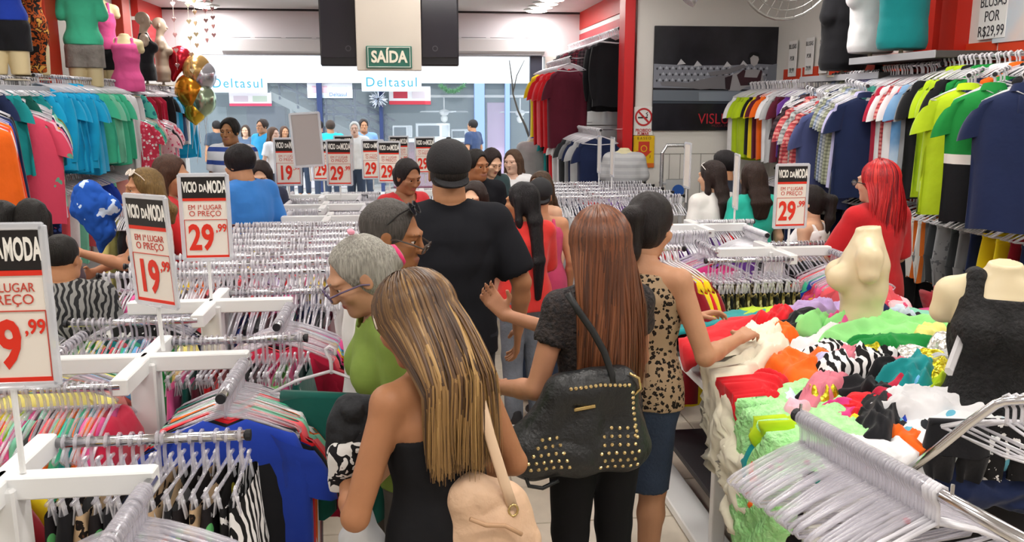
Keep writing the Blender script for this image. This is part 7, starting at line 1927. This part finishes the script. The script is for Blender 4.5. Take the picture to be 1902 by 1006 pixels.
# curved chrome arm on the right with a few clip hangers
pts = [P(1690, 872, 2.35), P(1745, 830, 2.3), P(1800, 785, 2.25), P(1850, 750, 2.2), P(1868, 744, 2.18), P(1900, 742, 2.15), P(1990, 742, 2.08)]
e = empty('bent_chrome_rail', pts[0], 0, 'bent chrome arm rising to the right edge over the heap', 'rail')
MB().tube([p - pts[0] for p in pts], .0145, 12).build('tube', CHROME, e, smooth=True)
MB().tube([pts[0] - pts[0], Vector((-.05, .02, -.25)), Vector((-.05, .02, -(pts[0].z)))], .0145, 10).build('upright', CHROME, e, smooth=True)
for k in range(7):
    p = pts[4].lerp(pts[6], .05 + .12 * k)
    hang(p, -1.2 + random.uniform(-.15, .15), 'clear clip hanger on the bent chrome arm, %s from the bend' % ORD[k], 'hangers on the bent chrome arm', True)
for k, (px, c, lb) in enumerate(((1785, 'black', 'black shorts clipped under the bent chrome arm'), (1880, 'black and white print', 'printed shorts clipped under the bent chrome arm'))):
    q = P(px, 742, 2.45); garment('shorts', q, -.2, C(c), lb, None, (.6, 1, .55))
# red and yellow tops hanging before the leopard woman
for k, c in enumerate(('dark red', 'yellow', 'red', 'yellow', 'dark red')):
    q = P(1232 + k * 7, 462, 4.35 + k * .03); garment('tee', q, -.9, C(c), '%s sports top before the leopard woman, %s from her shoulder' % (c, ORD[k]), 'sports tops'); hang(q, -.9, stuff=True)
rod_obj('chrome_rail', P(1215, 462, 4.30), P(1270, 462, 4.55), 'short chrome rod holding the red and yellow sports tops')
# ------------------------------------------------------------------ bags and held garments
def studded_bag():
    Yb = BLKY - .16
    c = P(1068, 785, Yb)
    e = empty('studded_handbag', (c.x, Yb, c.z), .12, 'black slouchy handbag with gold studs on the ginger-haired woman\'s arm', 'handbag')
    s = (P(1168, 785, Yb).x - c.x) / 100.0       # metres per pixel here
    S = Solid(.007, .02)
    def q(px, py): return np.array(((px - 1068) * s, 0, (785 - py) * s))
    S.cap(q(985, 835), q(1160, 838), .075, .08, 0, .05); S.cap(q(1040, 720), q(1150, 715), .045, .05, 0, .05)
    for (a, b, ra, rb) in (((1045, 725), (975, 825), .05, .07), ((1100, 720), (1070, 835), .055, .085), ((1150, 720), (1165, 830), .05, .08), ((965, 825), (990, 850), .05, .05)): S.cap(q(*a), q(*b), ra, rb, 0, .06)
    S.noise = wrinkle(.010, 9, (1, 1, 1))
    body = link('body', S.mesh('body', mat('#17191b', .42, spec=.5, bump=.25, bscale=70)), e)
    b = bpy.context
    bpy.context.view_layer.update()
    stud = MB().lathe([(.0075, 0), (.006, .003), (.0, .006)], n=6).mesh('stud'); stud.materials.append(mat('#d8c08a', .25, metal=.9))
    rows = []
    for r in range(5):
        for k in range(7 - r): rows.append((960 + k * 14 + r * 9, 848 - r * 13))
    for r in range(6):
        for k in range(6 - (r % 2 if r < 4 else r - 3)): rows.append((1104 + k * 14 + (r % 2) * 7 + max(0, r - 3) * 8, 858 - r * 14))
    for k in range(13): rows.append((1050 + k * 9, 706 + abs(k - 6) * .6))
    for k in range(9): rows.append((1166 + k * .8, 725 + k * 10))
    dirn = Vector((0, 1, 0))
    for (px, py) in rows:
        o = q(px, py); hit, loc, nor, _ = body.ray_cast(Vector((o[0], -.5, o[2])), dirn)
        if hit:
            so = link('stud', stud, e, loc); so.rotation_euler = nor.to_track_quat('Z', 'Y').to_euler()
    o = q(1075, 745); hit, loc, nor, _ = body.ray_cast(Vector((o[0], -.5, o[2])), dirn)
    if hit: MB().rbox((0, 0, 0), (.075, .006, .014), .003).build('name_plate', mat('#cdb47c', .25, metal=.9), e, loc + Vector((0, -.004, 0)), (0, -.1, 0))
    for (a, b, c2, yy) in (((1075, 705), (1095, 600), (1120, 700), .03),):
        pts = [q(1128, 705), q(1128, 690), q(1115, 650), q(1095, 612), q(1070, 575), q(1052, 545)]
        MB().tube([Vector((p[0], -.055 + .012 * i, p[2])) for i, p in enumerate(pts)], .012, 8, flat=((0, 1, 0), .5)).build('handle', mat('#191b1d', .45), e, smooth=True)
    pts = [q(1165, 735), q(1182, 720), q(1178, 700), q(1160, 690)]
    MB().tube([Vector((p[0], -.05, p[2])) for p in pts], .005, 6).build('ring', mat('#cdb47c', .25, metal=.9), e, smooth=True)
    pts = [q(965, 855), q(975, 885), q(1000, 892), q(1030, 880)]
    MB().tube([Vector((p[0], -.05, p[2])) for p in pts], .007, 6).build('loose_strap', mat('#191b1d', .45), e, smooth=True)
BLKY = at_head(1112, 390, 1.69)[1]
studded_bag()
def beige_bag():
    Yb = BL[1] - .10
    c = P(912, 960, Yb); s = (P(1012, 960, Yb).x - c.x) / 100.0
    e = empty('beige_handbag', (c.x, Yb, c.z), .1, 'soft beige leather handbag on a long strap beside the blonde woman', 'handbag')
    def q(px, py): return np.array(((px - 912) * s, 0, (960 - py) * s))
    S = Solid(.007, .02); LE = mat('#d9b596', .5, bump=.25, bscale=40, var=.08, vscale=10)
    S.cap(q(870, 910), q(935, 935), .05, .05, 0, .06); S.cap(q(890, 1010), q(945, 1010), .085, .08, 0, .06); S.cap(q(875, 920), q(890, 1010), .055, .085, 0, .06); S.cap(q(935, 940), q(950, 1005), .05, .06, 0, .06)
    S.noise = wrinkle(.012, 10, (1, 1, 1))
    link('body', S.mesh('body', LE), e)
    MB().tube([Vector((p[0], y, p[2])) for p, y in ((q(944, 925), -.06), (q(930, 880), -.06), (q(905, 790), -.04), (q(885, 700), -.02), (q(870, 670), .06))], .014, 8, flat=((0, 1, 0), .4)).build('shoulder_strap', mat('#e2c3a4', .45), e, smooth=True)
    MB().tube([Vector((q(944, 925)[0] + .012 * math.cos(a), -.065, q(944, 928)[2] + .016 * math.sin(a))) for a in np.linspace(0, 2 * PI, 12, endpoint=False)], .0035, 6, closed=True).build('ring', mat('#cdb47c', .25, metal=.9), e, smooth=True)
    MB().tube([Vector((q(x, y)[0], -.095, q(x, y)[2])) for x, y in ((862, 925), (890, 940), (925, 945), (955, 965))], .006, 6).build('top_seam', mat('#c39c7a', .5), e, smooth=True)
    MB().tube([Vector((q(x, y)[0], -.10, q(x, y)[2])) for x, y in ((868, 1012), (872, 985), (888, 980), (895, 1012))], .008, 6).build('front_loop', mat('#c39c7a', .5), e, smooth=True)
beige_bag()
# bundle of black and white clothes over the blonde woman's arm
def bundle(px, py, Y, pts, m, label, name='held_garment', noise=.024):
    c = P(px, py, Y); s = (P(px + 100, py, Y).x - c.x) / 100.0
    S = Solid(.008, .02)
    for (a, b, ra, rb) in pts: S.cap(((a[0] - px) * s, a[2] if len(a) > 2 else 0, (py - a[1]) * s), ((b[0] - px) * s, b[2] if len(b) > 2 else 0, (py - b[1]) * s), ra, rb, 0, .03)
    S.noise = wrinkle(noise, 17, (1, 1, .6))
    o = link(name, S.mesh(name, m), None, c); return tag(o, label, 'clothes')
bundle(655, 800, BL[1] + .05, [((700, 755), (650, 762), .035, .045), ((650, 762), (632, 800), .042, .04), ((690, 790), (640, 815), .04, .035), ((640, 790), (622, 840), .03, .025)], mat('#202226', .8, bump=.6, bscale=26, var=.3, vscale=20), 'black pleated garment bunched in the blonde woman\'s hand')
bundle(660, 860, BL[1] + .03, [((690, 812), (640, 835), .035, .038), ((645, 835), (640, 880), .042, .034), ((640, 880), (655, 930), .03, .012), ((685, 830), (676, 880), .03, .022), ((625, 845), (622, 905), .024, .012)], prt('camo', ['#e4e2e0', '#1c1b1e', '#e8e6e4', '#1c1b1e'], 20), 'black and white printed garment over the blonde woman\'s arm')
bundle(672, 965, BL[1] + .02, [((680, 930), (672, 1010), .02, .05), ((665, 1000), (685, 1020), .05, .05)], mat('#e8eaee', .35, alpha=.8), 'thin white plastic bag hanging from the blonde woman\'s arm', 'plastic_bag', .01)
# dark green shorts turned out at the end of the second rack's rear rod
q = P(614, 652, 2.72)
garment('shorts', q, -.25, C('dark green'), 'dark green shorts held out at the rod end before the elderly woman', None, (1.15, 1.2, 1.15)); hang(q, -.25, 'clear hanger holding the dark green shorts', None, True)
# blue print garment pulled out by the woman with sunglasses
q = P(190, 405, 5.9)
bundle(188, 400, 5.9, [((168, 360), (205, 385), .10, .07), ((170, 385), (190, 430), .12, .08), ((190, 430), (182, 470), .07, .02)], prt('speckle', ['#2257b8', '#c9dcf2'], 9), 'royal blue printed garment pulled out by the woman with sunglasses', noise=.02)
# all other small hangers on far rods and wall rails
if STUFF.v:
    o = STUFF.build('hangers', CLEAR_FAR, None, smooth=True); tag(o, 'clear plastic hangers crowding the far rods and wall rails', 'hangers', None, 'stuff')
